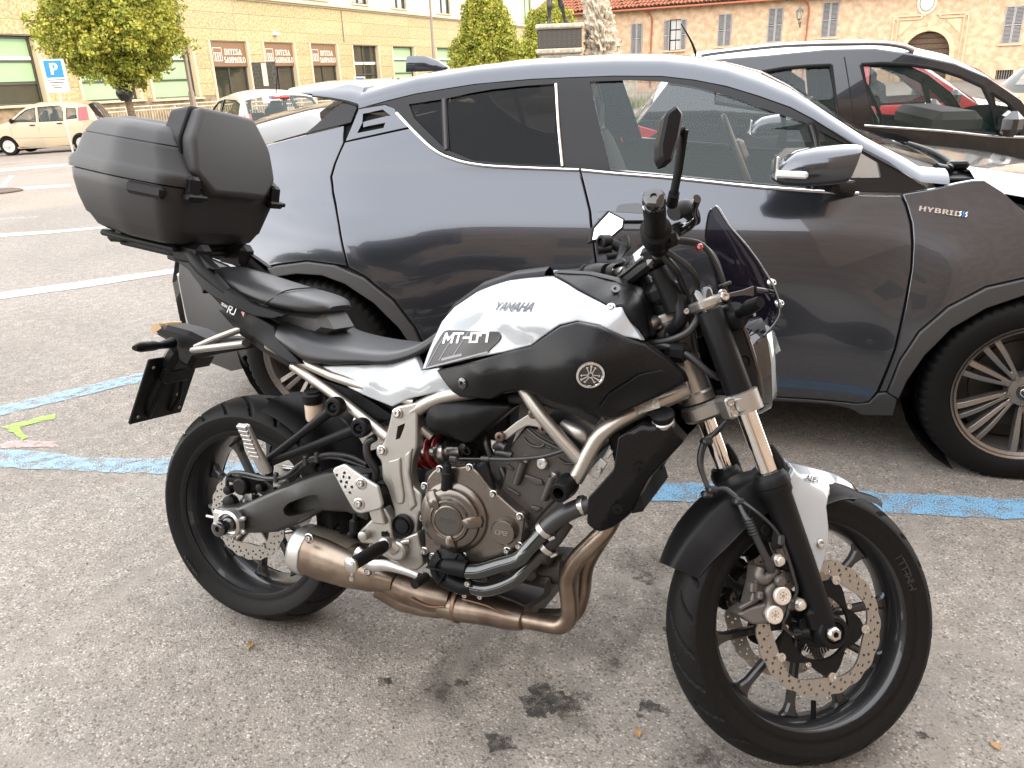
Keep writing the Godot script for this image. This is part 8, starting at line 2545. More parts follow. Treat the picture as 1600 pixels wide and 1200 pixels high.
	for e in [[0.605, 0.155, 0.092, 0.105], [0.63, 0.172, 0.128, 0.118], [0.66, 0.185, 0.139, 0.12], [0.7, 0.19, 0.142, 0.115], [0.75, 0.185, 0.14, 0.1], [0.8, 0.172, 0.134, 0.082], [0.845, 0.158, 0.13, 0.058], [0.885, 0.146, 0.138, 0.03], [0.897, 0.143, 0.142, 0.012]]:
		var row := PackedVector3Array()
		for k in 13:
			var f := (k - 6) / 6.0
			row.append(Vector3(lerpf(e[1], e[2], f * f), e[0], f * e[3]))
		rows.append(row)
	grid(sn, rows, false, false, Vector3(1, 0.3, 0))
	put(sn, "fly_screen", M.smoke, bike, fork)
	pair("screen_edge", M.gloss_black, func(st: SurfaceTool) -> void:
		var pts := PackedVector3Array()
		for row in rows:
			pts.append(row[12])
		tube(st, pts, 0.0022, 6, 3), fork)
	pair("screen_screw", M.steel, func(st: SurfaceTool) -> void:
		for e in [[0.7, 0.152, 0.098], [0.655, 0.15, 0.102]]:
			lathe(st, pv([0.0095, -0.004, 0.0095, 0.001, 0.007, 0.004]), Transform3D(look(Vector3(0.5, 0, 1)), Vector3(e[1], e[0], e[2])), 18)
			bolt(st, Vector3(e[1], e[0], e[2]), 0.0065, 0.007, Vector3(0.5, 0, 1))
		bolt(st, Vector3(0.026, 0.708, 0.128), 0.0095, 0.008)
		bolt(st, Vector3(0.034, 0.715, 0.11), 0.009, 0.008), fork)
	pair("screen_bracket", M.gloss_black, func(st: SurfaceTool) -> void:
		plate(st, soft(pv([0.016, 0.714, 0.028, 0.713, 0.073, 0.708, 0.1, 0.708, 0.092, 0.688, 0.069, 0.698, 0.041, 0.703, 0.021, 0.697, 0.012, 0.703]), 0.004), 0.118, 0.122, 0.001)
		tube(st, PackedVector3Array([Vector3(0.1, 0.7, 0.12), Vector3(0.125, 0.69, 0.112), Vector3(0.148, 0.68, 0.1)]), 0.006, 6), fork)
	pair("front_indicator", M.black_plastic, func(st: SurfaceTool) -> void:
		lathe(st, pv([0.03, 0, 0.028, 0.012, 0.02, 0.02, 0.012, 0.03, 0.0, 0.03]), Transform3D(Basis.IDENTITY, Vector3(0.045, 0.664, 0.1)), 22)
		tube(st, PackedVector3Array([Vector3(0.045, 0.665, 0.12), Vector3(0.042, 0.668, 0.15), Vector3(0.036, 0.672, 0.19), Vector3(0.03, 0.676, 0.245)]), [0.009, 0.01, 0.015, 0.011], 10, 4, 0.8), fork)

func cockpit() -> void:
	# handlebar on its risers
	var hb := mb()
	tube(hb, p3([-0.143, 0.898, 0.345, -0.105, 0.868, 0.225, -0.062, 0.842, 0.12, -0.05, 0.835, 0.06, -0.05, 0.835, -0.06, -0.062, 0.842, -0.12, -0.105, 0.868, -0.225, -0.143, 0.898, -0.345]), 0.0112, 12, 6)
	put(hb, "handlebar", M.frame_paint, bike, fork)
	var rs := mb()
	for s in [1.0, -1.0]:
		tube(rs, PackedVector3Array([Vector3(-0.044, 0.715, 0.05 * s), Vector3(-0.045, 0.76, 0.05 * s), Vector3(-0.05, 0.81, 0.05 * s)]), [0.024, 0.021, 0.018], 12)
		box(rs, Vector3(-0.05, 0.835, 0.05 * s), Vector3(0.045, 0.05, 0.04), 0.01)
	box(rs, Vector3(-0.04, 0.76, 0), Vector3(0.07, 0.06, 0.09), 0.02)
	put(rs, "handlebar_risers", M.matt_black, bike, fork)
	var gd := Vector3(-0.04, 0.033, 0.12).normalized()
	for s in [1.0, -1.0]:
		var t := Transform3D(look(Vector3(gd.x, gd.y, gd.z * s)), Vector3(-0.103, 0.866, 0.22 * s))
		var gp := mb()
		lathe(gp, pv([0.024, -0.004, 0.029, 0.0, 0.029, 0.006, 0.021, 0.01, 0.0195, 0.03, 0.02, 0.08, 0.0195, 0.118, 0.016, 0.122]), t, 24)
		put(gp, "grip", M.rubber, bike, fork)
		var be := mb()
		lathe(be, pv([0.0165, 0.12, 0.02, 0.124, 0.02, 0.142, 0.017, 0.15, 0.009, 0.153, 0.006, 0.153, 0.005, 0.147, 0, 0.147]), t, 24)
		put(be, "bar_end", M.gloss_black, bike, fork)
		# switch block and perch
		var sw := mb()
		tube(sw, PackedVector3Array([Vector3(-0.1, 0.864, 0.21 * s), Vector3(-0.09, 0.858, 0.18 * s), Vector3(-0.08, 0.852, 0.15 * s)]), [0.026, 0.027, 0.022], 14)
		box(sw, Vector3(-0.07, 0.845, 0.19 * s), Vector3(0.03, 0.03, 0.04), 0.008)
		lathe(sw, pv([0.02, -0.012, 0.022, 0, 0.02, 0.012]), Transform3D(look(Vector3(gd.x, gd.y, gd.z * s)), Vector3(-0.07, 0.846, 0.135 * s)), 16)
		put(sw, "switch_block", M.black_plastic, bike, fork)
		var lv := mb()
		tube(lv, PackedVector3Array([Vector3(-0.045, 0.855, 0.15 * s), Vector3(-0.022, 0.858, 0.18 * s), Vector3(-0.02, 0.862, 0.22 * s), Vector3(-0.048, 0.872, 0.28 * s), Vector3(-0.062, 0.882, 0.33 * s)]), [0.011, 0.01, 0.007, 0.0065, 0.008], 10, 5, 0.8)
		put(lv, "brake_lever" if s > 0 else "clutch_lever", M.gloss_black, bike, fork)
		var pc := mb()
		box(pc, Vector3(-0.05, 0.858, 0.155 * s), Vector3(0.04, 0.03, 0.05), 0.01)
		lathe(pc, pv([0.012, 0, 0.012, 0.01, 0.009, 0.012, 0, 0.012]), Transform3D(look(Vector3.UP), Vector3(-0.036, 0.862, 0.165 * s)), 14)
		put(pc, "lever_perch", M.matt_black, bike, fork)
	var kr := mb()
	box(kr, Vector3(-0.003, 0.815, 0.16), Vector3(0.012, 0.012, 0.016), 0.003)
	put(kr, "stop_switch", M.red, bike, fork)
	var mc := mb()
	tube(mc, p3([-0.043, 0.89, 0.19, -0.011, 0.894, 0.175, 0.011, 0.884, 0.15, 0.03, 0.869, 0.12]), [0.016, 0.018, 0.016, 0.01], 12)
	put(mc, "front_brake_master_cylinder", M.black_plastic, bike, fork)
	# meter pod
	var md := mb()
	var a := Vector3(-0.063, 0.829, -0.085)
	var b := Vector3(-0.034, 0.838, 0.055)
	var t := (b - a).normalized()
	var bas := Basis(Vector3(0.55, -0.83, 0).normalized(), t, Vector3(0.55, -0.83, 0).normalized().cross(t)).orthonormalized()
	X = Transform3D(bas, a.lerp(b, 0.5))
	box(md, Vector3.ZERO, Vector3(0.03, 0.16, 0.085), 0.01)
	box(md, Vector3(-0.018, 0, 0), Vector3(0.012, 0.13, 0.066), 0.004)
	X = Transform3D.IDENTITY
	put(md, "instrument_pod", M.gloss_black, bike, fork)
	# mirrors on folding arms
	var ra := mb()
	tube(ra, p3([-0.072, 0.898, 0.255, -0.076, 0.91, 0.285]), [0.011, 0.010], 10, 1)
	put(ra, "mirror_arm_base", M.black_plastic, bike, fork)
	var rb := mb()
	tube(rb, p3([-0.076, 0.908, 0.28, -0.068, 0.942, 0.315, -0.049, 0.998, 0.345]), [0.0095, 0.0095, 0.011], 8, 1, 0.55)
	tube(rb, p3([-0.049, 0.997, 0.345, -0.055, 0.998, 0.345, -0.069, 0.996, 0.35]), 0.007, 8, 1)
	put(rb, "mirror_arm", M.matt_black, bike, fork)
	var mo := mb()
	var mh := pv([-0.076, 1.03, -0.059, 1.035, -0.053, 1.019, -0.056, 1.011, -0.075, 0.981, -0.102, 0.948, -0.119, 0.948, -0.12, 0.961, -0.113, 0.981, -0.084, 1.025])
	plate(mo, soft(mh, 0.004), 0.34, 0.372, 0.005)
	put(mo, "mirror_head", M.black_plastic, bike, fork)
	var mgl := mb()
	plate(mgl, inset(ccw(mh), 0.004), 0.338, 0.342, 0.0)
	put(mgl, "mirror_glass", M.mirror_glass, bike, fork)
	var ml := mb()
	var lh := pv([-0.013, 0.962, 0.007, 0.992, 0.059, 1.019, 0.084, 0.984, 0.073, 0.965, 0.035, 0.951])
	var face := tps(p3([-0.011, 0.963, -0.366, 0.01, 0.993, -0.37, 0.059, 1.019, -0.36, 0.077, 0.981, -0.345, 0.066, 0.963, -0.345, 0.032, 0.95, -0.352]))
	panel(ml, soft(inset(ccw(lh), -0.003), 0.003), func(p: Vector2) -> float: return face.call(p) - 0.002, 0.003, 0.02, 0.02)
	put(ml, "mirror_head", M.black_plastic, bike, fork)
	var mg2 := mb()
	panel(mg2, inset(ccw(lh), 0.003), func(p: Vector2) -> float: return face.call(p) + 0.0005, 0.0, 0.0, 0.03)
	put(mg2, "mirror_glass", M.mirror_glass, bike, fork)
	var la := mb()
	tube(la, p3([-0.019, 0.867, -0.25, 0.014, 0.89, -0.29, 0.038, 0.91, -0.31]), [0.01, 0.008, 0.012], 10, 3)
	lathe(la, pv([0.018, -0.014, 0.018, 0.014, 0.011, 0.016, 0.009, 0.008, 0, 0.008]), Transform3D(look(Vector3(-1, 0.2, 0.4)), Vector3(0.008, 0.944, -0.33)), 16)
	tube(la, p3([0.012, 0.944, -0.335, 0.029, 0.929, -0.33, 0.049, 0.907, -0.32]), [0.012, 0.014, 0.018], 10, 2)
	tube(la, p3([0.06, 0.936, -0.33, 0.052, 0.914, -0.32, 0.035, 0.91, -0.315]), [0.014, 0.014, 0.012], 10, 2)
	tube(la, p3([-0.018, 0.929, -0.33, 0.016, 0.921, -0.325]), 0.011, 10, 1)
	tube(la, p3([-0.008, 0.904, -0.31, 0.022, 0.897, -0.305]), 0.009, 10, 1)
	put(la, "mirror_clamp", M.matt_black, bike, fork)
	# cables
	var cb := mb()
	tube(cb, PackedVector3Array([Vector3(-0.05, 0.85, 0.14), Vector3(0.02, 0.82, 0.13), Vector3(0.045, 0.74, 0.11), Vector3(0.04, 0.66, 0.08), Vector3(0.03, 0.58, 0.06), Vector3(0.02, 0.5, 0.055)]), 0.0052, 8, 6)
	tube(cb, PackedVector3Array([Vector3(-0.04, 0.85, 0.12), Vector3(0.035, 0.81, 0.115), Vector3(0.052, 0.74, 0.1), Vector3(0.05, 0.66, 0.07), Vector3(0.02, 0.56, 0.03)]), 0.0045, 8, 6)
	tube(cb, PackedVector3Array([Vector3(-0.06, 0.84, 0.12), Vector3(-0.02, 0.79, 0.12), Vector3(0.0, 0.75, 0.09), Vector3(-0.02, 0.7, 0.06), Vector3(-0.03, 0.62, 0.04)]), 0.0065, 8, 6)
	tube(cb, PackedVector3Array([Vector3(-0.07, 0.84, 0.12), Vector3(-0.04, 0.8, 0.1), Vector3(-0.02, 0.77, 0.07), Vector3(0.0, 0.7, 0.03)]), 0.008, 8, 6)
	tube(cb, PackedVector3Array([Vector3(-0.06, 0.84, -0.12), Vector3(0.0, 0.8, -0.11), Vector3(0.04, 0.7, -0.08), Vector3(0.0, 0.6, -0.04)]), 0.005, 8, 6)
	box(cb, Vector3(0.048, 0.73, 0.108), Vector3(0.02, 0.008, 0.024), 0.002)
	put(cb, "control_cables", M.hose, bike, fork)
	var c2 := mb()
	tube(c2, p3([1.03, 0.873, 0.06, 1.063, 0.877, 0.065, 1.095, 0.889, 0.07, 1.119, 0.905, 0.07, 1.132, 0.927, 0.065, 1.133, 0.944, 0.05]), 0.0078, 10, 5)
	tube(c2, p3([1.039, 0.865, 0.06, 1.075, 0.871, 0.07, 1.111, 0.863, 0.075, 1.141, 0.845, 0.075, 1.167, 0.826, 0.07, 1.186, 0.814, 0.05]), 0.0072, 10, 5)
	tube(c2, p3([1.066, 0.88, 0.05, 1.07, 0.902, 0.055, 1.076, 0.905, 0.055, 1.083, 0.876, 0.05]), 0.0025, 6, 5)
	put(c2, "wiring_loom", M.hose, bike)
	var lk := mb()
	lathe(lk, pv([0.03, 0, 0.032, 0.05, 0.028, 0.055, 0.0, 0.055]), Transform3D(look(Vector3(-0.3, 1, 0)), Vector3(1.06, 0.93, 0.0)), 20)
	tube(lk, p3([1.08, 0.9, 0.05, 1.1, 0.93, 0.06, 1.09, 0.97, 0.04]), 0.015, 10)
	box(lk, Vector3(1.1, 0.86, 0.06), Vector3(0.05, 0.04, 0.05), 0.012)
	put(lk, "ignition_lock", M.matt_black, bike)

# ---------------------------------------------------------------- mesh helpers
var X := Transform3D.IDENTITY      # the transform that every shape helper applies
var tone_cache := {}

func mb() -> SurfaceTool:
	var st := SurfaceTool.new()
	st.begin(Mesh.PRIMITIVE_TRIANGLES)
	return st

func tri(st: SurfaceTool, a: Vector3, b: Vector3, c: Vector3, na: Vector3, nb: Vector3, nc: Vector3) -> void:
	var p := X * a
	var q := X * b
	var r := X * c
	var nx := (X.basis * na).normalized()
	var ny := (X.basis * nb).normalized()
	var nz := (X.basis * nc).normalized()
	if (q - p).cross(r - p).dot(nx + ny + nz) > 0.0:
		st.set_normal(nx)
		st.add_vertex(p)
		st.set_normal(nz)
		st.add_vertex(r)
		st.set_normal(ny)
		st.add_vertex(q)
	else:
		st.set_normal(nx)
		st.add_vertex(p)
		st.set_normal(ny)
		st.add_vertex(q)
		st.set_normal(nz)
		st.add_vertex(r)

func flat(st: SurfaceTool, a: Vector3, b: Vector3, c: Vector3, n: Vector3) -> void:
	tri(st, a, b, c, n, n, n)

func quad(st: SurfaceTool, a: Vector3, b: Vector3, c: Vector3, d: Vector3, n: Vector3) -> void:
	tri(st, a, b, c, n, n, n)
	tri(st, a, c, d, n, n, n)

func put(st: SurfaceTool, called: String, m: Material, parent: Node = null, xf := Transform3D.IDENTITY) -> MeshInstance3D:
	var o := MeshInstance3D.new()
	o.name = called
	o.mesh = st.commit()
	o.material_override = m
	o.transform = xf
	o.cast_shadow = GeometryInstance3D.SHADOW_CASTING_SETTING_ON
	(parent if parent else self).add_child(o, true)
	return o

# every separate piece of the shape becomes a mesh of its own
func put_each(st: SurfaceTool, called: String, m: Material, parent: Node, xf := Transform3D.IDENTITY) -> MeshInstance3D:
	var a := st.commit_to_arrays()
	var V: PackedVector3Array = a[Mesh.ARRAY_VERTEX]
	var N: PackedVector3Array = a[Mesh.ARRAY_NORMAL]
	var root := {}
	var home := PackedInt32Array()
	var boss := PackedInt32Array()
	for i in V.size():
		var k := Vector3i((V[i] * 20000.0).round())
		if not root.has(k):
			root[k] = boss.size()
			boss.append(boss.size())
		home.append(root[k])
	for i in range(0, V.size(), 3):
		for j in 2:
			var p := home[i]
			var q := home[i + j + 1]
			while boss[p] != p:
				p = boss[p]
			while boss[q] != q:
				q = boss[q]
			boss[maxi(p, q)] = mini(p, q)
	var groups := {}
	for i in range(0, V.size(), 3):
		var p := home[i]
		while boss[p] != p:
			p = boss[p]
		if not groups.has(p):
			groups[p] = [AABB(V[i], Vector3.ZERO), PackedInt32Array()]
		for j in 3:
			groups[p][0] = groups[p][0].expand(V[i + j])
		groups[p][1].append(i)
	var list: Array = groups.values()
	var joined := true
	while joined:
		joined = false
		for i in list.size():
			for j in range(list.size() - 1, i, -1):
				if list[i][0].grow(0.0005).intersects(list[j][0]):
					list[i][0] = list[i][0].merge(list[j][0])
					list[i][1].append_array(list[j][1])
					list.remove_at(j)
					joined = true
			if joined:
				break
	var o: MeshInstance3D
	for g in list:
		var s := mb()
		for i in g[1]:
			for j in 3:
				s.set_normal(N[i + j])
				s.add_vertex(V[i + j])
		o = put(s, called, m, parent, xf)
	return o

func thing(called: String, label: String, category: String, at := Vector3.ZERO, turn := 0.0, group := "") -> Node3D:
	var o := Node3D.new()
	o.name = called
	add_child(o, true)
	o.position = at
	o.rotation.y = turn
	tag(o, label, category, group)
	return o

func tag(o: Node, label: String, category: String, group := "") -> Node:
	o.set_meta("label", label)
	o.set_meta("category", category)
	if group:
		o.set_meta("group", group)
	return o

func structure(o: Node) -> Node:
	o.set_meta("kind", "structure")
	return o

func stuff(o: Node) -> Node:
	o.set_meta("kind", "stuff")
	return o

func pv(a: Array) -> PackedVector2Array:
	var r := PackedVector2Array()
	for i in range(0, a.size(), 2):
		r.append(Vector2(a[i], a[i + 1]))
	return r

func p3(a: Array) -> PackedVector3Array:
	var r := PackedVector3Array()
	for i in range(0, a.size(), 3):
		r.append(Vector3(a[i], a[i + 1], a[i + 2]))
	return r

func look(z: Vector3, up := Vector3.UP) -> Basis:      # a basis whose z axis is z
	z = z.normalized()
	if absf(z.dot(up)) > 0.98:
		up = Vector3.RIGHT
	var x := up.cross(z).normalized()
	return Basis(x, z.cross(x), z)

# a box with chamfered edges, centred on the origin of xf
func box(st: SurfaceTool, at: Vector3, size: Vector3, bev := 0.0, turn := Basis.IDENTITY) -> void:
	var keep := X
	X = X * Transform3D(turn, at)
	var h := size * 0.5
	bev = minf(bev, minf(h.x, minf(h.y, h.z)) * 0.95)
	for ax in 3:
		var u := (ax + 1) % 3
		var w := (ax + 2) % 3
		for s in [-1.0, 1.0]:
			var n := Vector3.ZERO
			n[ax] = s
			var q: Array[Vector3] = []
			for k in [[-1, -1], [1, -1], [1, 1], [-1, 1]]:
				var p := Vector3.ZERO
				p[ax] = s * h[ax]
				p[u] = k[0] * (h[u] - bev)
				p[w] = k[1] * (h[w] - bev)
				q.append(p)
			quad(st, q[0], q[1], q[2], q[3], n)
	if bev > 0.0:
		for ax in 3:
			var u := (ax + 1) % 3
			var w := (ax + 2) % 3
			for su in [-1.0, 1.0]:
				for sw in [-1.0, 1.0]:
					var a := Vector3.ZERO
					a[u] = su * h[u]
					a[w] = sw * (h[w] - bev)
					a[ax] = h[ax] - bev
					var b := a
					b[u] = su * (h[u] - bev)
					b[w] = sw * h[w]
					var c := b
					c[ax] = -c[ax]
					var d := a
					d[ax] = -d[ax]
					var n := Vector3.ZERO
					n[u] = su
					n[w] = sw
					quad(st, a, b, c, d, n.normalized())
		for sx in [-1.0, 1.0]:
			for sy in [-1.0, 1.0]:
				for sz in [-1.0, 1.0]:
					var s := Vector3(sx, sy, sz)
					var i := h - Vector3(bev, bev, bev)
					flat(st, s * Vector3(h.x, i.y, i.z), s * Vector3(i.x, h.y, i.z), s * Vector3(i.x, i.y, h.z), s.normalized())
	X = keep

# rows of points -> a smooth surface; a doubled row or column makes a crease
func grid(st: SurfaceTool, P: Array, wu := false, wv := false, out := Vector3.ZERO, centre_out := true) -> void:
	var R := P.size()
	var C: int = P[0].size()
	var N: Array = []
	var mid := Vector3.ZERO
	for r in R:
		for c in C:
			mid += P[r][c]
	mid /= R * C
	var votes := 0.0
	for r in R:
		var row := PackedVector3Array()
		var rc := Vector3.ZERO
		for c in C:
			rc += P[r][c]
		rc /= C
		for c in C:
			var p: Vector3 = P[r][c]
			var r0 := (r - 1 + R) % R if wu else maxi(r - 1, 0)
			var r1 := (r + 1) % R if wu else mini(r + 1, R - 1)
			var c0 := (c - 1 + C) % C if wv else maxi(c - 1, 0)
			var c1 := (c + 1) % C if wv else mini(c + 1, C - 1)
			var pr0: Vector3 = P[r0][c]
			var pr1: Vector3 = P[r1][c]
			var pc0: Vector3 = P[r][c0]
			var pc1: Vector3 = P[r][c1]
			if pr1.is_equal_approx(p):
				pr1 = p
			elif pr0.is_equal_approx(p):
				pr0 = p
			var du := pr1 - pr0
			var dv := pc1 - pc0
			if du.length_squared() < 1e-14 and r > 0:
				du = p - P[r - 1][c]
			var n := du.cross(dv)
			if n.length_squared() < 1e-18:
				n = p - rc if wv else (out if out != Vector3.ZERO else Vector3.UP)
			n = n.normalized()
			row.append(n)
			votes += n.dot(out) if out != Vector3.ZERO else n.dot((p - rc) if wv else (p - mid))
		N.append(row)
	var sg := 1.0 if votes >= 0.0 else -1.0
	for r in (R if wu else R - 1):
		var r1 := (r + 1) % R
		for c in (C if wv else C - 1):
			var c1 := (c + 1) % C
			var a: Vector3 = P[r][c]
			var b: Vector3 = P[r1][c]
			var d: Vector3 = P[r1][c1]
			var e: Vector3 = P[r][c1]
			var na: Vector3 = N[r][c] * sg
			var nb: Vector3 = N[r1][c] * sg
			var nd: Vector3 = N[r1][c1] * sg
			var ne: Vector3 = N[r][c1] * sg
			if not (a.is_equal_approx(b) or b.is_equal_approx(d)):
				tri(st, a, b, d, na, nb, nd)
			if not (a.is_equal_approx(e) or e.is_equal_approx(d)):
				tri(st, a, d, e, na, nd, ne)

func cap(st: SurfaceTool, row: PackedVector3Array, n: Vector3) -> void:
	var m := Vector3.ZERO
	for p in row:
		m += p
	m /= row.size()
	for i in row.size():
		flat(st, m, row[i], row[(i + 1) % row.size()], n)

# closed rings along a body; caps at both ends
func loft(st: SurfaceTool, rings: Array, caps := true) -> void:
	grid(st, rings, false, true)
	if caps:
		var a: PackedVector3Array = rings[0]
		var b: PackedVector3Array = rings[rings.size() - 1]
		var ca := Vector3.ZERO
		var cb := Vector3.ZERO
		for p in a:
			ca += p
		for p in b:
			cb += p
		ca /= a.size()
		cb /= b.size()
		var d := (ca - cb).normalized()
		cap(st, a, d)
		cap(st, b, -d)

func spline(pts: PackedVector3Array, steps := 5) -> PackedVector3Array:
	var r := PackedVector3Array()
	for i in pts.size() - 1:
		var a := pts[maxi(i - 1, 0)]
		var d := pts[mini(i + 2, pts.size() - 1)]
		for k in steps:
			r.append(pts[i].cubic_interpolate(pts[i + 1], a, d, float(k) / steps))
	r.append(pts[pts.size() - 1])
	return r

func tube(st: SurfaceTool, pts: PackedVector3Array, rad, sides := 10, steps := 5, squash := 1.0, side := Vector3.ZERO) -> void:
	var p := spline(pts, steps) if steps > 1 and pts.size() > 2 else pts
	var n := p.size()
	var rings: Array = []
	var up := side
	if up == Vector3.ZERO:
		var t0 := (p[1] - p[0]).normalized()
		up = Vector3.UP if absf(t0.y) < 0.9 else Vector3.RIGHT
	for i in n:
		var t := (p[mini(i + 1, n - 1)] - p[maxi(i - 1, 0)]).normalized()
		var u := (up - t * up.dot(t)).normalized()
		up = u
		var w := t.cross(u)
		var f := float(i) / (n - 1)
		var rr: float
		if rad is Array:
			var x: float = f * (rad.size() - 1)
			var k := mini(int(x), rad.size() - 2)
			rr = lerpf(rad[k], rad[k + 1], x - k)
		else:
			rr = rad
		var row := PackedVector3Array()
		for s in sides:
			var a := TAU * s / sides
			row.append(p[i] + u * cos(a) * rr + w * sin(a) * rr * squash)
		rings.append(row)
	loft(st, rings)

func rod(st: SurfaceTool, a: Vector3, b: Vector3, r: float, sides := 10, r2 := -1.0) -> void:
	var k := look(b - a)
	lathe(st, pv([0, 0, r, 0, r if r2 < 0.0 else r2, a.distance_to(b), 0, a.distance_to(b)]), Transform3D(k, a), sides)

# profile of (radius, height along the local z axis), turned about z
func lathe(st: SurfaceTool, prof: PackedVector2Array, xf := Transform3D.IDENTITY, n := 32, smooth := 0.75) -> void:
	var keep := X
	X = X * xf
	var segs := prof.size() - 1
	var nr := PackedVector2Array()
	for i in segs:
		var d := prof[i + 1] - prof[i]
		nr.append(Vector2(d.y, -d.x).normalized())
	var area := 0.0
	for i in segs:
		area += (prof[i].x + prof[i + 1].x) * (prof[i + 1].y - prof[i].y)
	var sg := 1.0 if area >= 0.0 else -1.0
	for i in segs:
		if prof[i].distance_squared_to(prof[i + 1]) < 1e-12:
			continue
		var na := nr[i]
		var nb := nr[i]
		if i > 0 and nr[i - 1].dot(nr[i]) > smooth:
			na = (nr[i - 1] + nr[i]).normalized()
		if i < segs - 1 and nr[i + 1].dot(nr[i]) > smooth:
			nb = (nr[i + 1] + nr[i]).normalized()
		na *= sg
		nb *= sg
		for k in n:
			var a := TAU * k / n
			var b := TAU * (k + 1) / n
			var ca := Vector3(cos(a), sin(a), 0)
			var cb := Vector3(cos(b), sin(b), 0)
			var p := ca * prof[i].x + Vector3(0, 0, prof[i].y)
			var q := cb * prof[i].x + Vector3(0, 0, prof[i].y)
			var r := cb * prof[i + 1].x + Vector3(0, 0, prof[i + 1].y)
			var s := ca * prof[i + 1].x + Vector3(0, 0, prof[i + 1].y)
			var n0 := ca * na.x + Vector3(0, 0, na.y)
			var n1 := cb * na.x + Vector3(0, 0, na.y)
			var n2 := cb * nb.x + Vector3(0, 0, nb.y)
			var n3 := ca * nb.x + Vector3(0, 0, nb.y)
			if prof[i].x > 1e-6:
				tri(st, p, q, r, n0, n1, n2)
			if prof[i + 1].x > 1e-6:
				tri(st, p, r, s, n0, n2, n3)
	X = keep

func ccw(poly: PackedVector2Array) -> PackedVector2Array:
	var a := 0.0
	for i in poly.size():
		a += poly[i].cross(poly[(i + 1) % poly.size()])
	if a < 0.0:
		poly = poly.duplicate()
		poly.reverse()
	return poly

func dense(poly: PackedVector2Array, h: float) -> PackedVector2Array:
	var r := PackedVector2Array()
	for i in poly.size():
		var a := poly[i]
		var b := poly[(i + 1) % poly.size()]
		var k := maxi(1, int(ceil(a.distance_to(b) / h)))
		for j in k:
			r.append(a.lerp(b, float(j) / k))
	return r

# rounds the corners of a polygon
func soft(poly: PackedVector2Array, r: float, k := 3) -> PackedVector2Array:
	var o := PackedVector2Array()
	for i in poly.size():
		var p := poly[i]
		var a := poly[(i - 1 + poly.size()) % poly.size()] - p
		var b := poly[(i + 1) % poly.size()] - p
		var d := minf(r, minf(a.length(), b.length()) * 0.45)
		var s := p + a.normalized() * d
		var e := p + b.normalized() * d
		for j in k + 1:
			var t := float(j) / k
			o.append(s.lerp(p, t).lerp(p.lerp(e, t), t))
	return o

func smooth_loop(poly: PackedVector2Array, steps := 4) -> PackedVector2Array:
	var o := PackedVector2Array()
	var n := poly.size()
	for i in n:
		for k in steps:
			o.append(poly[i].cubic_interpolate(poly[(i + 1) % n], poly[(i - 1 + n) % n], poly[(i + 2) % n], float(k) / steps))
	return o

func inset(poly: PackedVector2Array, d: float) -> PackedVector2Array:
	var r := PackedVector2Array()
	var n := poly.size()
	for i in n:
		var a := (poly[i] - poly[(i - 1 + n) % n]).normalized()
		var b := (poly[(i + 1) % n] - poly[i]).normalized()
		var na := Vector2(-a.y, a.x)
		var nb := Vector2(-b.y, b.x)
		var m := na + nb
		var l := m.length_squared()
		m = m * (2.0 / l) if l > 0.6 else m.normalized() * 1.3
		r.append(poly[i] + m * d)
	return r

func flatz(z: float) -> Callable:
	return func(_p: Vector2) -> float: return z

# a plane through three points
func planez(a: Vector3, b: Vector3, c: Vector3) -> Callable:
	var n := (b - a).cross(c - a)
	return func(p: Vector2) -> float: return a.z - (n.x * (p.x - a.x) + n.y * (p.y - a.y)) / n.z

# a thin plate spline through points (x, y, z)
func tps(pts: PackedVector3Array) -> Callable:
	var n := pts.size()
	var m := n + 3
	var A: Array[PackedFloat64Array] = []
	for i in m:
		var row := PackedFloat64Array()
		row.resize(m + 1)
		A.append(row)
	for i in n:
		for j in n:
			var r := Vector2(pts[i].x - pts[j].x, pts[i].y - pts[j].y).length_squared()
			A[i][j] = 0.0 if r < 1e-12 else r * log(r)
		A[i][i] = 1e-4
		A[i][n] = 1.0
		A[i][n + 1] = pts[i].x
		A[i][n + 2] = pts[i].y
		A[n][i] = 1.0
		A[n + 1][i] = pts[i].x
		A[n + 2][i] = pts[i].y
		A[i][m] = pts[i].z
	for c in m:
		var best := c
		for r in range(c + 1, m):
			if absf(A[r][c]) > absf(A[best][c]):
				best = r
		var t := A[c]
		A[c] = A[best]
		A[best] = t
		for r in m:
			if r != c and A[r][c] != 0.0:
				var f := A[r][c] / A[c][c]
				for k in range(c, m + 1):
					A[r][k] -= f * A[c][k]
	var w := PackedFloat64Array()
	for i in m:
		w.append(A[i][m] / A[i][i])
	return func(p: Vector2) -> float:
		var z := w[n] + w[n + 1] * p.x + w[n + 2] * p.y
		for i in n:
			var dx := p.x - pts[i].x
			var dy := p.y - pts[i].y
			var r := dx * dx + dy * dy
			if r > 1e-12:
				z += w[i] * r * log(r)
		return z

func zn(zf: Callable, p: Vector2, sgn := 1.0) -> Vector3:
	var e := 0.0015
	var gx: float = (zf.call(p + Vector2(e, 0)) - zf.call(p - Vector2(e, 0))) / (2 * e)
	var gy: float = (zf.call(p + Vector2(0, e)) - zf.call(p - Vector2(0, e))) / (2 * e)
	return Vector3(-gx, -gy, 1.0).normalized() * sgn

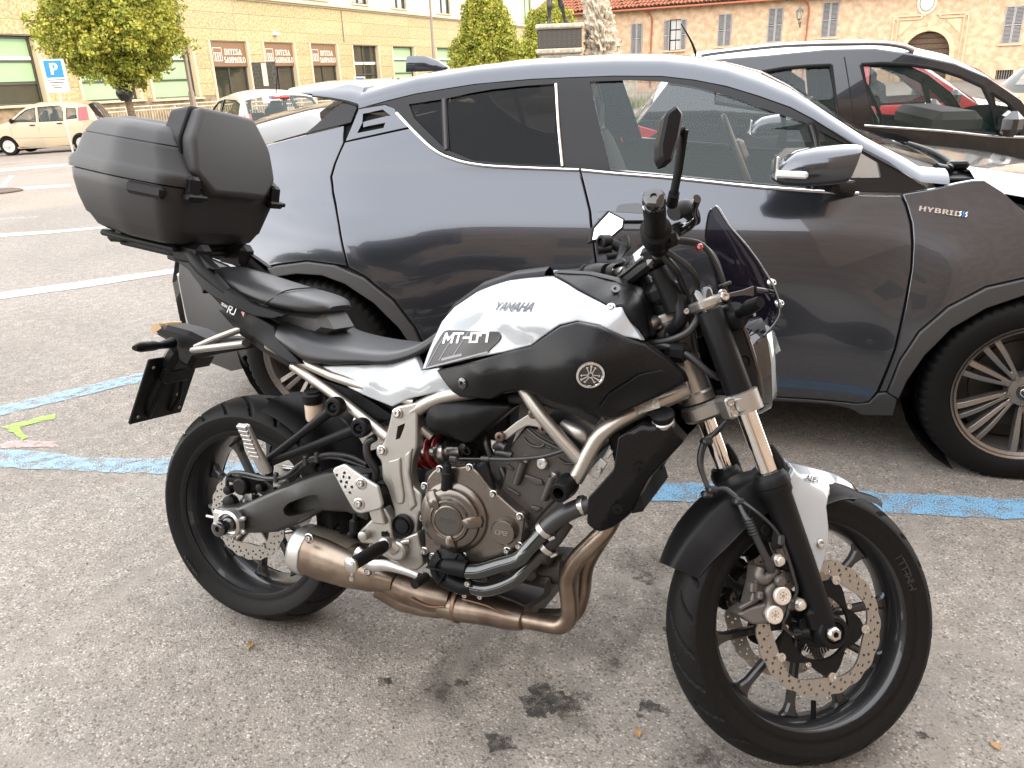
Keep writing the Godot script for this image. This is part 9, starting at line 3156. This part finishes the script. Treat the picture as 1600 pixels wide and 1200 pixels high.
# a moulded panel: outline in x and y, height from zf, edge rounded with radius r and folded back by d
func panel(st: SurfaceTool, outline: PackedVector2Array, zf: Callable, r := 0.005, d := 0.015, h := 0.03, holes: Array = [], back := false) -> void:
	var poly := dense(ccw(outline), h)
	var n := poly.size()
	var loops: Array = []
	var steps := 3 if r > 0.0 else 0
	for k in steps + 1:
		var a := PI / 2 * k / steps if steps else PI / 2
		var ins := inset(poly, r * (1.0 - cos(a))) if k else poly
		var row := PackedVector3Array()
		var nor := PackedVector3Array()
		for i in n:
			var t := (poly[(i + 1) % n] - poly[(i - 1 + n) % n]).normalized()
			var s := zn(zf, ins[i])
			row.append(Vector3(ins[i].x, ins[i].y, zf.call(ins[i]) - r * (1.0 - sin(a))))
			nor.append((Vector3(t.y, -t.x, 0) * cos(a) + s * sin(a)).normalized())
		loops.append([row, nor])
	for k in steps:
		var A: Array = loops[k]
		var B: Array = loops[k + 1]
		for i in n:
			var j := (i + 1) % n
			tri(st, A[0][i], A[0][j], B[0][j], A[1][i], A[1][j], B[1][j])
			tri(st, A[0][i], B[0][j], B[0][i], A[1][i], B[1][j], B[1][i])
	if d > r:
		skirt(st, loops[0][0], d - r, 1.0)
	var inner := PackedVector2Array()
	for p in loops[steps][0]:
		inner.append(Vector2(p.x, p.y))
	fill(st, inner, zf, h, holes, 1.0, 0.0)
	for hole in holes:
		var row := PackedVector3Array()
		for p in dense(ccw(hole), h):
			row.append(Vector3(p.x, p.y, zf.call(p)))
		skirt(st, row, d, -1.0)
	if back:
		fill(st, poly, zf, h * 2.0, holes, -1.0, d)

func skirt(st: SurfaceTool, row: PackedVector3Array, d: float, sgn: float) -> void:
	var n := row.size()
	for i in n:
		var j := (i + 1) % n
		var t := row[j] - row[i]
		var o := Vector3(t.y, -t.x, 0).normalized() * sgn
		quad(st, row[i], row[j], row[j] - Vector3(0, 0, d), row[i] - Vector3(0, 0, d), o)

func fill(st: SurfaceTool, poly: PackedVector2Array, zf: Callable, h: float, holes: Array, sgn: float, drop: float) -> void:
	var lo := poly[0]
	var hi := poly[0]
	for p in poly:
		lo = lo.min(p)
		hi = hi.max(p)
	var cx := maxi(1, int(ceil((hi.x - lo.x) / h)))
	var cy := maxi(1, int(ceil((hi.y - lo.y) / h)))
	var s := (hi - lo) / Vector2(cx, cy)
	var memo := {}
	for i in cx:
		for j in cy:
			var a := lo + s * Vector2(i, j)
			var cell := PackedVector2Array([a, a + Vector2(s.x, 0), a + s, a + Vector2(0, s.y)])
			var bits: Array = Geometry2D.intersect_polygons(poly, cell)
			for hole in holes:
				var next: Array = []
				for b in bits:
					next.append_array(punched(b, hole))
				bits = next
			for b in bits:
				var bit: PackedVector2Array = b
				if bit.size() < 3:
					continue
				var idx := PackedInt32Array([0, 1, 2, 0, 2, 3]) if bit.size() == 4 else Geometry2D.triangulate_polygon(bit)
				var P := PackedVector3Array()
				var N := PackedVector3Array()
				for q in bit:
					var key := Vector2i((q * 20000.0).round())
					if not memo.has(key):
						memo[key] = [zf.call(q), zn(zf, q, sgn)]
					P.append(Vector3(q.x, q.y, memo[key][0] - drop))
					N.append(memo[key][1])
				for k in range(0, idx.size(), 3):
					tri(st, P[idx[k]], P[idx[k + 1]], P[idx[k + 2]], N[idx[k]], N[idx[k + 1]], N[idx[k + 2]])

func bounds(q: PackedVector2Array) -> Rect2:
	var r := Rect2(q[0], Vector2.ZERO)
	for p in q:
		r = r.expand(p)
	return r

func punched(b: PackedVector2Array, hole: PackedVector2Array) -> Array:
	var hr := bounds(hole)
	if not hr.intersects(bounds(b), true):
		return [b]
	var cut: Array = Geometry2D.clip_polygons(b, hole)
	var inside := false
	for q in cut:
		if Geometry2D.is_polygon_clockwise(q):
			inside = true
	if not inside:
		return cut
	var c := hr.get_center()
	var out: Array = []
	for half in [rect(c - Vector2(50, 50), c + Vector2(0, 50)), rect(c + Vector2(0, -50), c + Vector2(50, 50))]:
		for piece in Geometry2D.intersect_polygons(b, half):
			out.append_array(Geometry2D.clip_polygons(piece, hole))
	return out

# a flat plate standing in x and y between z0 and z1, both faces chamfered
func plate(st: SurfaceTool, outline: PackedVector2Array, z0: float, z1: float, bev := 0.002, holes: Array = [], h := 0.5) -> void:
	var poly := ccw(outline)
	var n := poly.size()
	if holes.size():
		var row := PackedVector3Array()
		for p in poly:
			row.append(Vector3(p.x, p.y, z1))
		skirt(st, row, z1 - z0, 1.0)
		fill(st, poly, flatz(z1), h, holes, 1.0, 0.0)
		fill(st, poly, flatz(z0), h, holes, -1.0, 0.0)
		for hole in holes:
			var hr := PackedVector3Array()
			for p in ccw(hole):
				hr.append(Vector3(p.x, p.y, z1))
			skirt(st, hr, z1 - z0, -1.0)
		return
	var ins := inset(poly, bev) if bev > 0.0 else poly
	var idx := Geometry2D.triangulate_polygon(ins)
	for side in [1.0, -1.0]:
		var zf: float = z1 if side > 0 else z0
		var nn := Vector3(0, 0, side)
		for k in range(0, idx.size(), 3):
			var a := ins[idx[k]]
			var b := ins[idx[k + 1]]
			var c := ins[idx[k + 2]]
			flat(st, Vector3(a.x, a.y, zf), Vector3(b.x, b.y, zf), Vector3(c.x, c.y, zf), nn)
		if bev > 0.0:
			for i in n:
				var j := (i + 1) % n
				var t := (poly[j] - poly[i]).normalized()
				var o := Vector3(t.y, -t.x, side).normalized()
				var ze: float = zf - bev * side
				quad(st, Vector3(poly[i].x, poly[i].y, ze), Vector3(poly[j].x, poly[j].y, ze), Vector3(ins[j].x, ins[j].y, zf), Vector3(ins[i].x, ins[i].y, zf), o)
	var wall := PackedVector3Array()
	for p in poly:
		wall.append(Vector3(p.x, p.y, z1 - bev))
	skirt(st, wall, z1 - z0 - 2.0 * bev, 1.0)

# hexagon socket bolt head whose axis is local z, seen from +z
func bolt(st: SurfaceTool, at: Vector3, r: float, h := 0.006, axis := Vector3(0, 0, 1)) -> void:
	lathe(st, pv([r, 0, r, h * 0.7, r * 0.85, h, r * 0.5, h, r * 0.45, h * 0.3, 0, h * 0.3]), Transform3D(look(axis), at), 14)

func circle(c: Vector2, r: float, n := 20) -> PackedVector2Array:
	var o := PackedVector2Array()
	for i in n:
		o.append(c + Vector2.from_angle(TAU * i / n) * r)
	return o

func rect(a: Vector2, b: Vector2) -> PackedVector2Array:
	return PackedVector2Array([a, Vector2(b.x, a.y), b, Vector2(a.x, b.y)])

# lettering of a given cap height, on a plane given by its transform (x along the line, z out of the surface)
func words(text: String, height: float, depth: float, m: Material, parent: Node, xf: Transform3D, face := "Droid Sans", weight := 700, slant := 0.0, wide := 1.0, called := "lettering") -> MeshInstance3D:
	var f := SystemFont.new()
	f.font_names = PackedStringArray([face])
	f.font_weight = weight
	var t := TextMesh.new()
	t.text = text
	t.font = f
	t.font_size = 64
	t.pixel_size = height / 46.0
	t.depth = depth
	t.curve_step = 1.0
	var o := MeshInstance3D.new()
	o.name = called
	o.mesh = t
	o.material_override = m
	o.transform = xf * Transform3D(Basis(Vector3(wide, 0, 0), Vector3(slant, 1, 0), Vector3(0, 0, 1)), Vector3.ZERO)
	parent.add_child(o, true)
	return o

const GLYPHS := {"Y": [[0, 1, .35, .5, .35, 0], [.7, 1, .35, .5]], "A": [[0, 0, .3, 1, .42, 1, .72, 0], [.12, .34, .6, .34]], "M": [[0, 0, 0, 1, .4, .35, .8, 1, .8, 0]], "H": [[0, 0, 0, 1], [.65, 0, .65, 1], [0, .5, .65, .5]], "T": [[0, 1, .7, 1], [.35, 1, .35, 0]], "-": [[0, .5, .45, .5]], "0": [[0, 0, 0, 1, .65, 1, .65, 0, 0, 0]], "7": [[0, .72, 0, 1, .65, 1, .65, 0]], "C": [[.65, 1, 0, 1, 0, 0, .65, 0]], "P": [[0, 0, 0, 1, .65, 1, .65, .45, 0, .45]], "2": [[0, 1, .65, 1, .65, .5, 0, .5, 0, 0, .65, 0]], "B": [[0, 0, 0, 1, .6, 1, .6, .52, .65, .48, .65, 0, 0, 0], [0, .5, .6, .5]], "S": [[.65, 1, 0, 1, 0, .5, .65, .5, .65, 0, 0, 0]], "N": [[0, 0, 0, 1, .65, 0, .65, 1]], "G": [[.65, 1, 0, 1, 0, 0, .65, 0, .65, .5, .35, .5]], "E": [[.6, 1, 0, 1, 0, 0, .6, 0], [0, .5, .5, .5]], "L": [[0, 1, 0, 0, .55, 0]], "I": [[.1, 0, .1, 1]], "R": [[0, 0, 0, 1, .65, 1, .65, .5, 0, .5], [.3, .5, .65, 0]], "J": [[.1, 0, .5, 0, .5, 1]]}

# letters drawn as flat ribbons that lie on a curved surface; place maps a point of the line to the surface's x and y
func surface_words(st: SurfaceTool, text: String, height: float, stroke: float, place: Callable, zf: Callable, off := 0.0012, slant := 0.0, wide := 1.0) -> void:
	var x := 0.0
	for ch in text:
		if ch == " ":
			x += 0.6 * wide
			continue
		var far := 0.0
		for line in GLYPHS[ch]:
			var pts := pv(line)
			for i in pts.size() - 1:
				var a := pts[i]
				var b := pts[i + 1]
				far = maxf(far, maxf(a.x, b.x))
				var t := (b - a).normalized() * stroke * 0.5 / height
				var n := t.orthogonal()
				var e0 := a - t
				var e1 := b + t
				var cuts := maxi(1, int(ceil(e0.distance_to(e1) * height / 0.004)))
				var rows: Array = []
				for k in cuts + 1:
					var row := PackedVector3Array()
					for w in [1.0, 0.0, -1.0]:
						var c: Vector2 = e0.lerp(e1, float(k) / cuts) + n * w
						var u := Vector2((x + c.x * wide + c.y * slant) * height, c.y * height)
						var p: Vector2 = place.call(u)
						row.append(Vector3(p.x, p.y, zf.call(p) + off))
					rows.append(row)
				grid(st, rows, false, false, Vector3(0, 0, 1))
		x += (far + 0.24) * wide

func along(a: Vector2, b: Vector2) -> Callable:
	var d := (b - a).normalized()
	return func(u: Vector2) -> Vector2: return a + d * u.x + d.orthogonal() * -u.y if d.orthogonal().y < 0 else a + d * u.x + d.orthogonal() * u.y

# outline and height both from points in space
func moulding(st: SurfaceTool, edge: PackedVector3Array, inner: PackedVector3Array, r := 0.005, d := 0.015, h := 0.02, holes: Array = []) -> Callable:
	var all := edge.duplicate()
	all.append_array(inner)
	var zf := tps(all)
	var poly := PackedVector2Array()
	for p in edge:
		poly.append(Vector2(p.x, p.y))
	panel(st, poly, zf, r, d, h, holes)
	return zf

# ---------------------------------------------------------------- materials
func lin(r: float, g: float, b: float) -> Color:
	return Color(r, g, b).linear_to_srgb()

func mat(c: Color, rough := 0.5, metal := 0.0) -> StandardMaterial3D:
	var m := StandardMaterial3D.new()
	m.albedo_color = c
	m.roughness = rough
	m.metallic = metal
	return m

func noise(freq: float, kind := FastNoiseLite.TYPE_SIMPLEX_SMOOTH, sd := 1, oct := 4) -> FastNoiseLite:
	var n := FastNoiseLite.new()
	n.noise_type = kind
	n.frequency = freq
	n.seed = sd
	n.fractal_octaves = oct
	return n

func noise_tex(n: FastNoiseLite, size: int, a: Color, b: Color, normal := 0.0) -> NoiseTexture2D:
	var t := NoiseTexture2D.new()
	t.width = size
	t.height = size
	t.seamless = true
	t.noise = n
	if normal > 0.0:
		t.as_normal_map = true
		t.bump_strength = normal
	else:
		var g := Gradient.new()
		g.set_color(0, a)
		g.set_color(1, b)
		t.color_ramp = g
	return t

func tri_map(m: StandardMaterial3D, scale: float, world := false) -> void:
	m.uv1_triplanar = true
	m.uv1_world_triplanar = world
	m.uv1_scale = Vector3.ONE * scale

# fine grain on a material: roughness and relief from shared noise
func grain(m: StandardMaterial3D, scale: float, strength: float, tint := 0.0) -> StandardMaterial3D:
	tri_map(m, scale)
	if not tone_cache.has("n"):
		tone_cache.n = noise_tex(noise(0.06, FastNoiseLite.TYPE_SIMPLEX, 5), 256, Color.BLACK, Color.WHITE, 4.0)
	m.normal_enabled = true
	m.normal_texture = tone_cache.n
	m.normal_scale = strength
	if tint > 0.0:
		var k := "t%.2f" % tint
		if not tone_cache.has(k):
			tone_cache[k] = noise_tex(noise(0.012, FastNoiseLite.TYPE_SIMPLEX, 9, 5), 256, Color(1 - tint, 1 - tint, 1 - tint), Color.WHITE)
		m.albedo_texture = tone_cache[k]
	return m

func glass(tint: Color, alpha: float) -> StandardMaterial3D:
	var m := StandardMaterial3D.new()
	m.transparency = BaseMaterial3D.TRANSPARENCY_ALPHA
	m.albedo_color = Color(tint.r, tint.g, tint.b, alpha)
	m.roughness = 0.02
	m.metallic_specular = 0.42
	return m

func paint(c: Color, metal: float, rough: float, coat := 1.0) -> StandardMaterial3D:
	var m := mat(c, rough, metal)
	m.clearcoat_enabled = coat > 0.0
	m.clearcoat = coat
	m.clearcoat_roughness = 0.02
	return m
